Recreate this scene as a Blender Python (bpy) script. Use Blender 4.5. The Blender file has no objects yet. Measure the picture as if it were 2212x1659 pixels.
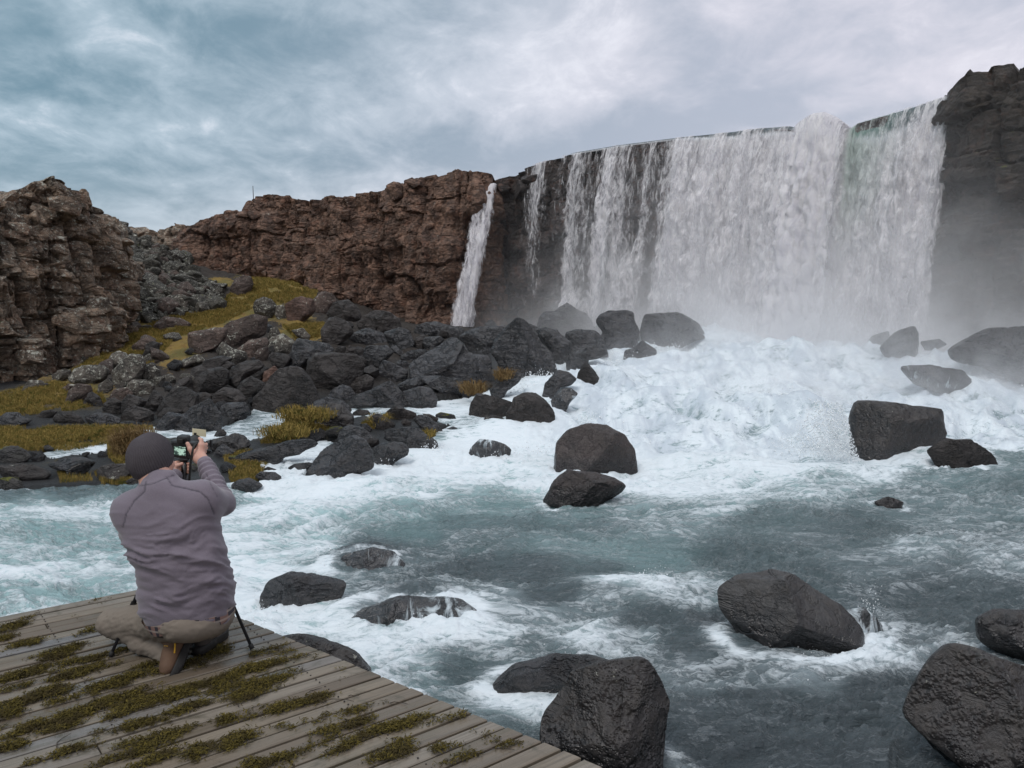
import bpy, math, random
import numpy as np
from mathutils import Vector, Matrix

# ------------------------------------------------------------------ camera, sky, sun, exposure
SC = bpy.context.scene
COL = SC.collection
EYE = 2.4                                   # metres above the river
PITCH = math.atan(129.5 / 1719.0)           # looking slightly down
cam_d = bpy.data.cameras.new('camera')
cam_d.sensor_fit = 'HORIZONTAL'; cam_d.sensor_width = 36.0
cam_d.lens = 36.0 * 1719.0 / 2212.0
cam_d.clip_start = 0.1; cam_d.clip_end = 3000
cam = bpy.data.objects.new('camera', cam_d); COL.objects.link(cam)
cam.location = (0, 0, EYE); cam.rotation_euler = (math.pi / 2 - PITCH, 0, 0)
SC.camera = cam
SC.render.engine = 'CYCLES'
SC.cycles.max_bounces = 10; SC.cycles.transparent_max_bounces = 24
SC.cycles.volume_bounces = 3; SC.cycles.volume_step_rate = 2.0
SC.cycles.diffuse_bounces = 3; SC.cycles.glossy_bounces = 3
SC.cycles.use_denoising = True
SC.view_settings.view_transform = 'Standard'; SC.view_settings.look = 'None'
SC.view_settings.exposure = 0.18; SC.view_settings.gamma = 1.0
SC.view_settings.use_curve_mapping = False

SUN_AZ, SUN_EL = math.radians(212), math.radians(54)    # azimuth clockwise from +Y: behind the camera, to the right

class NT:
    """small helper round a node tree"""
    def __init__(s, tree): s.t = tree; s.n = tree.nodes; s.l = tree.links
    def node(s, typ, props=None, **ins):
        nd = s.n.new(typ)
        for k, v in (props or {}).items(): setattr(nd, k, v)
        for k, v in ins.items():
            key = int(k[1:]) if k[0] == 'i' and k[1:].isdigit() else k.replace('_', ' ')
            s.put(nd.inputs[key], v)
        return nd
    def put(s, sock, v):
        if isinstance(v, bpy.types.NodeSocket): s.l.new(v, sock)
        elif isinstance(v, bpy.types.Node): s.l.new(v.outputs[0], sock)
        elif isinstance(v, (tuple, list)) and len(v) == 3 and sock.type == 'RGBA': sock.default_value = (*v, 1)
        else: sock.default_value = v
    def math(s, op, a, b=0.0, c=0.0, clamp=False):
        nd = s.n.new('ShaderNodeMath'); nd.operation = op; nd.use_clamp = clamp
        s.put(nd.inputs[0], a); s.put(nd.inputs[1], b); s.put(nd.inputs[2], c)
        return nd.outputs[0]
    def mix(s, f, a, b, blend='MIX'):
        nd = s.n.new('ShaderNodeMix'); nd.data_type = 'RGBA'; nd.blend_type = blend; nd.clamp_factor = True
        s.put(nd.inputs[0], f); s.put(nd.inputs[6], a); s.put(nd.inputs[7], b)
        return nd.outputs[2]
    def ramp(s, f, lo, hi, a=0.0, b=1.0, smooth=True):
        nd = s.n.new('ShaderNodeMapRange'); nd.clamp = True
        nd.interpolation_type = 'SMOOTHSTEP' if smooth else 'LINEAR'
        for i, v in enumerate((f, lo, hi, a, b)): s.put(nd.inputs[i], v)
        return nd.outputs[0]
    def noise(s, vec, scale, detail=4.0, rough=0.55, dist=0.0, out=0, lac=2.0):
        nd = s.n.new('ShaderNodeTexNoise')
        s.put(nd.inputs['Vector'], vec); s.put(nd.inputs['Scale'], scale); s.put(nd.inputs['Detail'], detail)
        s.put(nd.inputs['Roughness'], rough); s.put(nd.inputs['Distortion'], dist); s.put(nd.inputs['Lacunarity'], lac)
        return nd.outputs[out]
    def mapping(s, vec, scale=(1, 1, 1), loc=(0, 0, 0), rot=(0, 0, 0)):
        nd = s.n.new('ShaderNodeMapping')
        s.put(nd.inputs[0], vec); nd.inputs['Location'].default_value = loc
        nd.inputs['Rotation'].default_value = rot; nd.inputs['Scale'].default_value = scale
        return nd.outputs[0]
    def attr(s, name, out='Fac'):
        nd = s.n.new('ShaderNodeAttribute'); nd.attribute_name = name
        return nd.outputs[out]
    def bump(s, h, strength=0.5, dist=0.05, normal=None):
        nd = s.n.new('ShaderNodeBump'); s.put(nd.inputs['Height'], h)
        s.put(nd.inputs['Strength'], strength); s.put(nd.inputs['Distance'], dist)
        if normal is not None: s.put(nd.inputs['Normal'], normal)
        return nd.outputs[0]

world = bpy.data.worlds.new('World'); SC.world = world; world.use_nodes = True
w = NT(world.node_tree); w.n.clear()
tc = w.node('ShaderNodeTexCoord').outputs['Generated']
sep = w.node('ShaderNodeSeparateXYZ', i0=tc)
dx, dy, dz = sep.outputs
dz0 = w.math('MAXIMUM', dz, 0.0)
den = w.math('ADD', dz0, 0.27)
px_ = w.math('DIVIDE', dx, den); py_ = w.math('DIVIDE', dy, den)
pv = w.node('ShaderNodeCombineXYZ', i0=px_, i1=py_, i2=dz0).outputs[0]
pvr = w.mapping(pv, (1.15, 1.15, 1.0), (3.1, 0.4, 0), (0, 0, math.radians(-28)))
big = w.noise(pvr, 0.62, 3, 0.5, 0.4)
med = w.noise(pvr, 1.5, 8, 0.56, 0.25)
fine = w.noise(w.mapping(pv, (1, 0.8, 1), (9, 4, 0), (0, 0, math.radians(35))), 6.0, 8, 0.62, 0.35)
cl = w.math('ADD', w.math('MULTIPLY', big, 0.38), w.math('ADD', w.math('MULTIPLY', med, 0.40), w.math('MULTIPLY', fine, 0.22)))
clf = w.ramp(cl, 0.42, 0.58)
east = w.ramp(w.math('ADD', dx, w.math('MULTIPLY', dz, -0.45)), -0.62, 0.22)           # cloud deck thins to the right
dark = w.mix(east, (0.165, 0.275, 0.350), (0.450, 0.490, 0.585))
lite = w.mix(east, (0.490, 0.600, 0.690), (0.740, 0.725, 0.805))
cloud = w.mix(clf, dark, lite)
hor = w.ramp(dz, 0.02, 0.22)                                                          # pale lilac band low down
cloud = w.mix(w.math('MULTIPLY', w.math('SUBTRACT', 1.0, hor), 0.60), cloud, w.mix(east, (0.60, 0.65, 0.71), (0.90, 0.80, 0.83)))
hi = w.ramp(w.math('ADD', cl, w.math('MULTIPLY', w.math('SUBTRACT', fine, 0.5), 0.20)), 0.53, 0.64)
cloud = w.mix(w.math('MULTIPLY', hi, 0.60), cloud, (0.90, 0.91, 0.98))
zen = w.ramp(dz, 0.40, 0.95)                                                          # overcast sky brightens to the zenith
cloud = w.mix(w.math('MULTIPLY', zen, 0.75), cloud, (0.98, 1.04, 1.10))
sky = w.node('ShaderNodeTexSky', {'sky_type': 'NISHITA', 'sun_disc': False, 'sun_elevation': SUN_EL, 'sun_rotation': SUN_AZ})
b1 = w.node('ShaderNodeBackground', Color=sky.outputs[0], Strength=0.05)
b2 = w.node('ShaderNodeBackground', Color=cloud, Strength=1.0)
mx = w.node('ShaderNodeMixShader', i0=0.90, i1=b1.outputs[0], i2=b2.outputs[0])
w.node('ShaderNodeOutputWorld', Surface=mx.outputs[0])

sun_d = bpy.data.lights.new('sun', 'SUN'); sun_d.energy = 1.15; sun_d.angle = math.radians(22); sun_d.color = (1.0, 0.93, 0.88)
sun = bpy.data.objects.new('sun', sun_d); COL.objects.link(sun)
sdir = Vector((math.sin(SUN_AZ) * math.cos(SUN_EL), math.cos(SUN_AZ) * math.cos(SUN_EL), math.sin(SUN_EL)))
sun.rotation_euler = sdir.to_track_quat('Z', 'Y').to_euler()

# ------------------------------------------------------------------ numeric helpers
F = 1719.0
CP, SP = math.cos(PITCH), math.sin(PITCH)
def ray(px, py):
    """direction with unit Y component through photo point (2212 wide)"""
    a = (np.asarray(px, float) - 1106) / F; b = (829.5 - np.asarray(py, float)) / F
    y = CP + b * SP; z = -SP + b * CP
    return a / y, z / y
def at(px, py, d):
    rx, rz = ray(px, py)
    return Vector((float(rx * d), float(d), float(EYE + rz * d)))
def proj(x, y, z):
    zz = z - EYE
    f = y * CP - zz * SP; u = y * SP + zz * CP
    f = np.maximum(f, 0.05)
    return 1106 + F * x / f, 829.5 - F * u / f

def lerp(a, b, t): return a + (b - a) * t
def sstep(a, b, x):
    t = np.clip((x - a) / (b - a), 0, 1); return t * t * (3 - 2 * t)

_rs = np.random.RandomState(7)
_G = _rs.normal(size=(256, 3)); _G /= np.linalg.norm(_G, axis=1)[:, None]
_P = _rs.permutation(256); _P = np.concatenate([_P, _P, _P])
def perlin(p, seed=0):
    p = np.asarray(p, np.float64) + seed * 17.37
    i = np.floor(p).astype(np.int64); f = p - i
    u = f * f * f * (f * (f * 6 - 15) + 10)
    i &= 255
    out = 0
    for cx in (0, 1):
        wx = u[:, 0] if cx else 1 - u[:, 0]
        hx = _P[i[:, 0] + cx]
        for cy in (0, 1):
            wy = u[:, 1] if cy else 1 - u[:, 1]
            hy = _P[hx + ((i[:, 1] + cy) & 255)]
            for cz in (0, 1):
                wz = u[:, 2] if cz else 1 - u[:, 2]
                g = _G[_P[hy + ((i[:, 2] + cz) & 255)]]
                dd = g[:, 0] * (f[:, 0] - cx) + g[:, 1] * (f[:, 1] - cy) + g[:, 2] * (f[:, 2] - cz)
                out = out + wx * wy * wz * dd
    return out * 1.5
def fbm(p, octv=4, seed=0, gain=0.5, lac=2.03, mode=''):
    p = np.asarray(p, np.float64)
    s = 0; a = 1.0; t = 0
    for k in range(octv):
        n = perlin(p, seed + k * 3)
        if mode == 'billow': n = np.abs(n) * 2 - 0.6
        elif mode == 'ridge': n = 0.6 - np.abs(n) * 2
        s = s + a * n; t += a; a *= gain; p = p * lac
    return s / t
def hsh(i, j, k, seed):
    h = (i * 374761393 + j * 668265263 + k * 2147483647 + seed * 1274126177) & 0xffffffff
    h = ((h ^ (h >> 13)) * 1274126177) & 0xffffffff
    h = (h ^ (h >> 16)) & 0xffffffff
    h = (h * 2654435761) & 0xffffffff
    return (h >> 8).astype(np.float64) / 16777216.0
def worley(p, seed=0, norm=2.0, jit=0.85):
    """returns F1, F2, random value of nearest cell"""
    p = np.asarray(p, np.float64)
    i = np.floor(p).astype(np.int64)
    n = len(p)
    f1 = np.full(n, 9.0); f2 = np.full(n, 9.0); cid = np.zeros(n)
    for a in (-1, 0, 1):
        for b in (-1, 0, 1):
            for c in (-1, 0, 1):
                ii, jj, kk = i[:, 0] + a, i[:, 1] + b, i[:, 2] + c
                r1 = hsh(ii, jj, kk, seed); r2 = hsh(ii, jj, kk, seed + 11); r3 = hsh(ii, jj, kk, seed + 23)
                ddx = np.abs(ii + 0.5 + (r1 - .5) * jit - p[:, 0]); ddy = np.abs(jj + 0.5 + (r2 - .5) * jit - p[:, 1]); ddz = np.abs(kk + 0.5 + (r3 - .5) * jit - p[:, 2])
                if norm == 2.0: dd = np.sqrt(ddx**2 + ddy**2 + ddz**2)
                else: dd = (ddx**norm + ddy**norm + ddz**norm) ** (1 / norm)
                near = dd < f1
                f2 = np.where(near, f1, np.minimum(f2, dd))
                cid = np.where(near, hsh(ii, jj, kk, seed + 37), cid)
                f1 = np.where(near, dd, f1)
    return f1, f2, cid

class RBF:
    """thin plate surface through scattered points"""
    def __init__(s, xy, z, reg=0.02):
        s.xy = np.asarray(xy, float); z = np.asarray(z, float); n = len(z)
        K = s.k(s.xy, s.xy) + np.eye(n) * reg
        Pm = np.hstack([np.ones((n, 1)), s.xy])
        A = np.zeros((n + 3, n + 3)); A[:n, :n] = K; A[:n, n:] = Pm; A[n:, :n] = Pm.T
        s.w = np.linalg.solve(A, np.concatenate([z, np.zeros(3)]))
    def k(s, a, b):
        r = np.sqrt(((a[:, None, :] - b[None, :, :])**2).sum(-1)); return r * 1.0      # linear kernel: no overshoot
    def __call__(s, x, y):
        x = np.asarray(x, float); sh = x.shape; q = np.stack([x.ravel(), np.asarray(y, float).ravel()], 1)
        out = np.empty(len(q)); n = len(s.xy)
        for a in range(0, len(q), 40000):
            b = q[a:a + 40000]
            out[a:a + 40000] = s.k(b, s.xy) @ s.w[:n] + s.w[n] + b @ s.w[n + 1:]
        return out.reshape(sh)

def inside(poly, x, y):
    poly = np.asarray(poly, float); r = np.zeros(np.shape(x), bool)
    n = len(poly); j = n - 1
    for i in range(n):
        xi, yi = poly[i]; xj, yj = poly[j]
        if yi != yj:
            c = ((yi > y) != (yj > y)) & (x < (xj - xi) * (y - yi) / (yj - yi) + xi)
            r ^= c
        j = i
    return r
def blur(a, n):
    for _ in range(n):
        a = (np.roll(a, 1, 0) + a * 2 + np.roll(a, -1, 0)) / 4
        a = (np.roll(a, 1, 1) + a * 2 + np.roll(a, -1, 1)) / 4
    return a

# ------------------------------------------------------------------ mesh / object helpers
def mesh_np(name, V, Fc, smooth=True, attrs=None):
    """V (N,3); Fc (M,3) or (M,4)"""
    V = np.ascontiguousarray(V, np.float32); Fc = np.ascontiguousarray(Fc, np.int32)
    me = bpy.data.meshes.new(name)
    k = Fc.shape[1]
    me.vertices.add(len(V)); me.vertices.foreach_set('co', V.ravel())
    me.loops.add(Fc.size); me.loops.foreach_set('vertex_index', Fc.ravel())
    me.polygons.add(len(Fc)); me.polygons.foreach_set('loop_start', np.arange(0, Fc.size, k, dtype=np.int32))
    me.polygons.foreach_set('loop_total', np.full(len(Fc), k, np.int32))
    me.polygons.foreach_set('use_smooth', np.full(len(Fc), smooth, bool))
    for an, av in (attrs or {}).items():
        a = me.attributes.new(an, 'FLOAT', 'POINT'); a.data.foreach_set('value', np.ascontiguousarray(av, np.float32).ravel())
    me.update(calc_edges=True)
    return me
def grid_faces(R, C, keep=None):
    a = (np.arange(R - 1)[:, None] * C + np.arange(C - 1)[None, :])
    f = np.stack([a, a + 1, a + C + 1, a + C], -1).reshape(-1, 4)
    if keep is not None: f = f[keep.ravel()]
    return f
def link(name, me, m=None, parent=None, loc=None):
    o = bpy.data.objects.new(name, me); COL.objects.link(o)
    if m is not None:
        me.materials.clear(); me.materials.append(m)
    if parent is not None: o.parent = parent
    if loc is not None: o.location = loc
    return o
def tag(o, label=None, cat=None, group=None, kind=None):
    if label: o['label'] = label
    if cat: o['category'] = cat
    if group: o['group'] = group
    if kind: o['kind'] = kind
    return o
def empty(name, loc=(0, 0, 0)):
    o = bpy.data.objects.new(name, None); COL.objects.link(o); o.location = loc; o.empty_display_size = 0.1
    return o
_ico = {}
def ico(level):
    if level not in _ico:
        import bmesh
        bm = bmesh.new(); bmesh.ops.create_icosphere(bm, subdivisions=level, radius=1.0)
        V = np.array([v.co[:] for v in bm.verts]); V /= np.linalg.norm(V, axis=1)[:, None]
        Fc = np.array([[v.index for v in f.verts] for f in bm.faces]); bm.free()
        _ico[level] = (V, Fc)
    return _ico[level]
def join_np(parts):
    """[(V,F)] -> one V,F"""
    vs, fs, o = [], [], 0
    for V, Fc in parts: vs.append(V); fs.append(Fc + o); o += len(V)
    return np.vstack(vs), np.vstack(fs)
def tube_np(pts, rad, n=10, caps=True):
    pts = np.asarray(pts, float); rad = np.broadcast_to(np.asarray(rad, float), (len(pts),))
    t = np.gradient(pts, axis=0); t /= np.linalg.norm(t, axis=1)[:, None] + 1e-9
    up = np.array([0, 0, 1.0]) if abs(t[0][2]) < 0.9 else np.array([0, 1.0, 0])
    a = np.cross(t[0], up); a /= np.linalg.norm(a)
    rows = []
    ang = np.linspace(0, 2 * np.pi, n, endpoint=False)
    for i in range(len(pts)):
        a = a - t[i] * a.dot(t[i]); a /= np.linalg.norm(a) + 1e-9
        b = np.cross(t[i], a)
        rows.append(pts[i] + rad[i] * (np.cos(ang)[:, None] * a + np.sin(ang)[:, None] * b))
    V = np.vstack(rows); fs = []
    for i in range(len(pts) - 1):
        for k in range(n):
            k2 = (k + 1) % n
            fs.append((i * n + k, i * n + k2, (i + 1) * n + k2, (i + 1) * n + k))
    if caps:
        for base, c in ((0, pts[0]), ((len(pts) - 1) * n, pts[-1])):
            ci = len(V); V = np.vstack([V, c])
            for k in range(n): fs.append((base + k, base + (k + 1) % n, ci, ci))
    return V, np.array(fs)
def tri_fix(Fc):
    """quads with repeated vertex -> triangles; returns triangles only"""
    Fc = np.asarray(Fc)
    if Fc.shape[1] == 3: return Fc
    a = Fc[:, [0, 1, 2]]; b = Fc[:, [0, 2, 3]]
    b = b[(b[:, 1] != b[:, 2])]
    return np.vstack([a, b])
def box_np(c, s, R=None, bevel=0.0):
    """box, optionally chamfered (24-vertex rounded block)"""
    s = np.asarray(s, float) / 2; b = bevel
    if b <= 0:
        V = np.array([[x, y, z] for x in (-1, 1) for y in (-1, 1) for z in (-1, 1)], float) * s
        Fc = np.array([[0, 1, 3, 2], [4, 6, 7, 5], [0, 4, 5, 1], [2, 3, 7, 6], [0, 2, 6, 4], [1, 5, 7, 3]])
        Fc = tri_fix(Fc)
    else:
        import bmesh
        bm = bmesh.new(); bmesh.ops.create_cube(bm, size=1.0)
        for v in bm.verts: v.co = Vector((v.co.x * 2 * s[0], v.co.y * 2 * s[1], v.co.z * 2 * s[2]))
        bmesh.ops.bevel(bm, geom=bm.edges[:], offset=b, segments=2, profile=0.5, affect='EDGES')
        bmesh.ops.triangulate(bm, faces=bm.faces[:])
        V = np.array([v.co[:] for v in bm.verts]); Fc = np.array([[v.index for v in f.verts] for f in bm.faces]); bm.free()
    if R is not None: V = V @ np.asarray(R).T
    return V + np.asarray(c, float), Fc
# ------------------------------------------------------------------ materials
def new_mat(name):
    m = bpy.data.materials.new(name); m.use_nodes = True
    t = NT(m.node_tree); t.n.clear()
    return m, t
def finish(t, bsdf, vol=None):
    t.node('ShaderNodeOutputMaterial', Surface=bsdf.outputs[0])
def principled(t, **k):
    return t.node('ShaderNodeBsdfPrincipled', **k)
def objco(t): return t.node('ShaderNodeTexCoord').outputs['Object']
def geo(t, out): return t.node('ShaderNodeNewGeometry').outputs[out]

def rock_mat(name, c1, c2, c3=None, lichen=0.0, moss=0.0, rough=(0.45, 0.8), pits=0.0, scale=1.0, bump=1.0, spec=0.5, world_co=False, rust=0.0, strat=0.0, wline=None, drape=0.0):
    m, t = new_mat(name)
    co = geo(t, 'Position') if world_co else objco(t)
    rnd = t.node('ShaderNodeObjectInfo').outputs['Random']
    cv = t.node('ShaderNodeVectorMath', {'operation': 'ADD'}, i0=co)
    off = t.math('MULTIPLY', rnd, 40.0)
    t.put(cv.inputs[1], t.node('ShaderNodeCombineXYZ', i0=off, i1=off, i2=off).outputs[0])
    co = cv.outputs[0]
    n1 = t.noise(co, 1.6 * scale, 6, 0.6, 0.3)
    n2 = t.noise(co, 9 * scale, 6, 0.65)
    n3 = t.noise(co, 38 * scale, 5, 0.7)
    col = t.mix(t.ramp(n1, 0.36, 0.66), c1, c2)
    col = t.mix(t.math('MULTIPLY', t.ramp(n2, 0.42, 0.70), 0.55), col, c3 or c2)
    val = t.ramp(rnd, 0.0, 1.0, 0.78, 1.22, smooth=False)
    col = t.mix(1.0, col, t.node('ShaderNodeCombineXYZ', i0=val, i1=val, i2=val).outputs[0], 'MULTIPLY')
    grain = t.ramp(n3, 0.3, 0.75, 0.62, 1.35)
    col = t.mix(1.0, col, t.node('ShaderNodeCombineXYZ', i0=grain, i1=grain, i2=grain).outputs[0], 'MULTIPLY')
    if strat > 0:
        st = t.noise(t.mapping(co, (0.35, 0.35, 3.2)), 1.3, 5, 0.6, 0.4)
        col = t.mix(t.math('MULTIPLY', t.ramp(st, 0.5, 0.66), strat), col, c3 or c2)
    if rust > 0:
        col = t.mix(t.math('MULTIPLY', t.ramp(t.noise(co, 2.3 * scale, 5, 0.6), 0.52, 0.68), rust), col, (0.150, 0.062, 0.034))
    nz = t.node('ShaderNodeSeparateXYZ', i0=geo(t, 'Normal')).outputs[2]
    ro = t.ramp(n2, 0.3, 0.7, rough[0], rough[1])
    if moss > 0:
        mk = t.math('ADD', nz, t.math('MULTIPLY', t.math('SUBTRACT', t.noise(co, 2.6, 5, 0.6), 0.5), 3.2))
        mf = t.ramp(mk, 1.5 - moss, 1.75 - moss)
        mc = t.mix(t.noise(co, 14, 4, 0.7), (0.045, 0.060, 0.010), (0.165, 0.155, 0.028))
        col = t.mix(mf, col, mc); ro = t.math('MAXIMUM', ro, t.math('MULTIPLY', mf, 0.95))
    if lichen > 0:
        lz = t.math('MULTIPLY', nz, 0.05)
        l1 = t.ramp(t.math('ADD', t.noise(co, 13, 6, 0.72, 0.3), lz), 0.71 - 0.13 * lichen, 0.745 - 0.13 * lichen)
        l2 = t.ramp(t.math('ADD', t.noise(t.mapping(co, (1, 1, 1), (5, 3, 8)), 4.2, 7, 0.7, 0.2), lz), 0.70 - 0.09 * lichen, 0.735 - 0.09 * lichen)
        lf = t.math('MAXIMUM', l1, l2)
        col = t.mix(t.math('MULTIPLY', lf, 0.85), col, t.mix(n2, (0.30, 0.30, 0.22), (0.52, 0.52, 0.48)))
        ro = t.math('MAXIMUM', ro, t.math('MULTIPLY', lf, 0.85))
    crk = t.math('ABSOLUTE', t.math('SUBTRACT', t.noise(t.mapping(co, (1, 1, 1.8), (2, 7, 4)), 2.4 * scale, 5, 0.6, 0.5), 0.5))
    h = t.math('ADD', t.math('MULTIPLY', n2, 0.40 if pits > 0 else 1.0), t.math('MULTIPLY', n3, 0.35))
    h = t.math('ADD', h, t.math('MULTIPLY', t.ramp(crk, 0.0, 0.035), 0.15 if pits > 0 else 0.8))
    h = t.math('ADD', h, t.math('MULTIPLY', t.noise(t.mapping(co, (.7, .7, 2.0), (1, 2, 3)), 3.6 * scale, 3, 0.5), 0.12 if pits > 0 else 1.5))
    if pits > 0:
        vo = t.node('ShaderNodeTexVoronoi', i0=co, Scale=58 * scale).outputs['Distance']
        pt = t.ramp(vo, 0.12, 0.42)
        gate = t.ramp(t.noise(co, 7, 3, 0.6), 0.42, 0.60)
        h = t.math('ADD', h, t.math('MULTIPLY', t.math('MULTIPLY', pt, gate), pits * .95))
    if wline is not None:      # the band kept wet by the river
        pz = t.node('ShaderNodeSeparateXYZ', i0=geo(t, 'Position')).outputs[2]
        wb = t.ramp(t.math('ADD', pz, t.math('MULTIPLY', t.math('SUBTRACT', n2, 0.5), 0.25)), wline + .16, wline - .02)
        col = t.mix(t.math('MULTIPLY', wb, 0.6), col, (0.010, 0.009, 0.010)); ro = t.math('MULTIPLY', ro, t.math('SUBTRACT', 1.0, t.math('MULTIPLY', wb, 0.55)))
    if drape > 0:              # thin white water running down over the stone
        run = t.noise(t.mapping(co, (5.5, 2.2, 1.3), (0, 0, 0), (0.25, 0.5, 0)), 1.0, 7, 0.68, 0.9)
        fil = t.ramp(t.math('ADD', run, t.math('MULTIPLY', t.math('SUBTRACT', t.noise(co, 1.1, 3, 0.5), 0.5), 0.5)), 0.62 - 0.2 * drape, 0.74 - 0.2 * drape)
        col = t.mix(t.math('MULTIPLY', fil, 0.85), col, (0.60, 0.68, 0.72)); ro = t.mix(fil, ro, (0.5, 0.5, 0.5))
        h = t.math('ADD', h, t.math('MULTIPLY', fil, 0.8))
    nrm = t.bump(h, 0.9 * bump, 0.075)
    finish(t, principled(t, Base_Color=col, Roughness=ro, Normal=nrm, Specular_IOR_Level=spec))
    return m

M = {}
M['wet'] = rock_mat('wet_basalt', (0.015, 0.015, 0.017), (0.036, 0.036, 0.041), (0.038, 0.031, 0.028), rough=(0.20, 0.48), spec=0.72)
M['dark'] = rock_mat('dark_basalt', (0.022, 0.019, 0.018), (0.046, 0.038, 0.035), (0.040, 0.033, 0.029), rough=(0.42, 0.7), lichen=0.14, spec=0.48)
M['brown'] = rock_mat('brown_basalt', (0.064, 0.043, 0.035), (0.115, 0.078, 0.063), (0.09, 0.075, 0.066), rough=(0.6, 0.9), lichen=0.62, moss=0.16)
M['red'] = rock_mat('red_basalt', (0.095, 0.052, 0.038), (0.150, 0.085, 0.062), (0.10, 0.07, 0.06), rough=(0.6, 0.9), lichen=0.25, moss=0.1)
M['lichen'] = rock_mat('lichen_basalt', (0.050, 0.043, 0.037), (0.105, 0.088, 0.072), (0.12, 0.115, 0.095), rough=(0.6, 0.92), lichen=1.0, moss=0.30)
M['drape'] = rock_mat('water_draped_basalt', (0.020, 0.021, 0.023), (0.045, 0.046, 0.050), (0.036, 0.032, 0.030), rough=(0.10, 0.25), spec=0.7, bump=.6, drape=.55)
M['grey'] = rock_mat('grey_faceted_basalt', (0.022, 0.021, 0.022), (0.048, 0.046, 0.046), (0.042, 0.036, 0.031), rough=(0.28, 0.6), spec=0.5, moss=0.12, bump=.55, wline=.12)
M['pit'] = rock_mat('pitted_basalt', (0.015, 0.014, 0.015), (0.036, 0.031, 0.030), (0.052, 0.044, 0.038), rough=(0.32, 0.62), pits=1.1, spec=0.6, lichen=0.18, scale=1.0, bump=.6, wline=.14)
M['round'] = rock_mat('smooth_pitted_basalt', (0.026, 0.019, 0.018), (0.052, 0.038, 0.035), (0.062, 0.052, 0.046), rough=(0.35, 0.65), pits=0.7, spec=0.5, bump=.6, wline=.16)
M['moss'] = rock_mat('mossy_basalt', (0.026, 0.024, 0.024), (0.055, 0.050, 0.046), (0.05, 0.05, 0.045), rough=(0.45, 0.8), moss=0.75)
M['rubble'] = rock_mat('grey_rubble', (0.036, 0.033, 0.028), (0.088, 0.082, 0.068), (0.12, 0.115, 0.09), rough=(0.7, 0.95), lichen=0.8, moss=0.35)
M['crag'] = rock_mat('crag_rock', (0.088, 0.060, 0.043), (0.300, 0.205, 0.140), (0.240, 0.205, 0.160), rough=(0.7, 0.95), lichen=0.9, moss=0.22, world_co=True, rust=0.35, bump=1.2, strat=0.4)
M['cliff'] = rock_mat('cliff_rock', (0.090, 0.051, 0.036), (0.250, 0.142, 0.094), (0.180, 0.120, 0.090), rough=(0.6, 0.9), lichen=0.34, moss=0.08, world_co=True, rust=0.6, bump=1.3, strat=0.5)
M['wetcliff'] = rock_mat('wet_cliff_rock', (0.028, 0.020, 0.018), (0.064, 0.044, 0.038), (0.050, 0.042, 0.038), rough=(0.35, 0.7), moss=0.0, world_co=True, rust=0.45, bump=1.3, strat=0.4)
M['hazecliff'] = rock_mat('dark_cliff_rock', (0.030, 0.022, 0.017), (0.060, 0.044, 0.033), (0.054, 0.042, 0.030), rough=(0.5, 0.8), moss=0.25, world_co=True, rust=0.25, bump=1.2)

def ground_mat():
    m, t = new_mat('heath_ground')
    co = geo(t, 'Position')
    g = t.attr('grass'); wt = t.attr('wet')
    n1 = t.noise(co, 0.9, 6, 0.6, 0.4); n2 = t.noise(co, 5, 6, 0.65); n3 = t.noise(co, 26, 5, 0.7)
    soil = t.mix(n2, (0.014, 0.012, 0.011), (0.060, 0.047, 0.037))
    gr = t.mix(t.ramp(n1, 0.4, 0.62), (0.270, 0.180, 0.042), (0.130, 0.115, 0.028))
    gr = t.mix(t.math('MULTIPLY', t.ramp(n2, 0.50, 0.68), 0.75), gr, (0.175, 0.092, 0.030))
    gr = t.mix(t.math('MULTIPLY', t.ramp(n3, 0.46, 0.72), 0.5), gr, (0.23, 0.185, 0.065))
    gf = t.ramp(t.math('ADD', g, t.math('MULTIPLY', t.math('SUBTRACT', n2, 0.5), 1.0)), 0.38, 0.58)
    col = t.mix(gf, soil, gr)
    col = t.mix(wt, col, (0.022, 0.024, 0.026))
    h = t.math('ADD', n2, t.math('MULTIPLY', n3, 0.6))
    finish(t, principled(t, Base_Color=col, Roughness=t.math('SUBTRACT', 0.95, t.math('MULTIPLY', wt, 0.5)), Normal=t.bump(h, 1.0, 0.12)))
    return m
M['ground'] = ground_mat()

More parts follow.
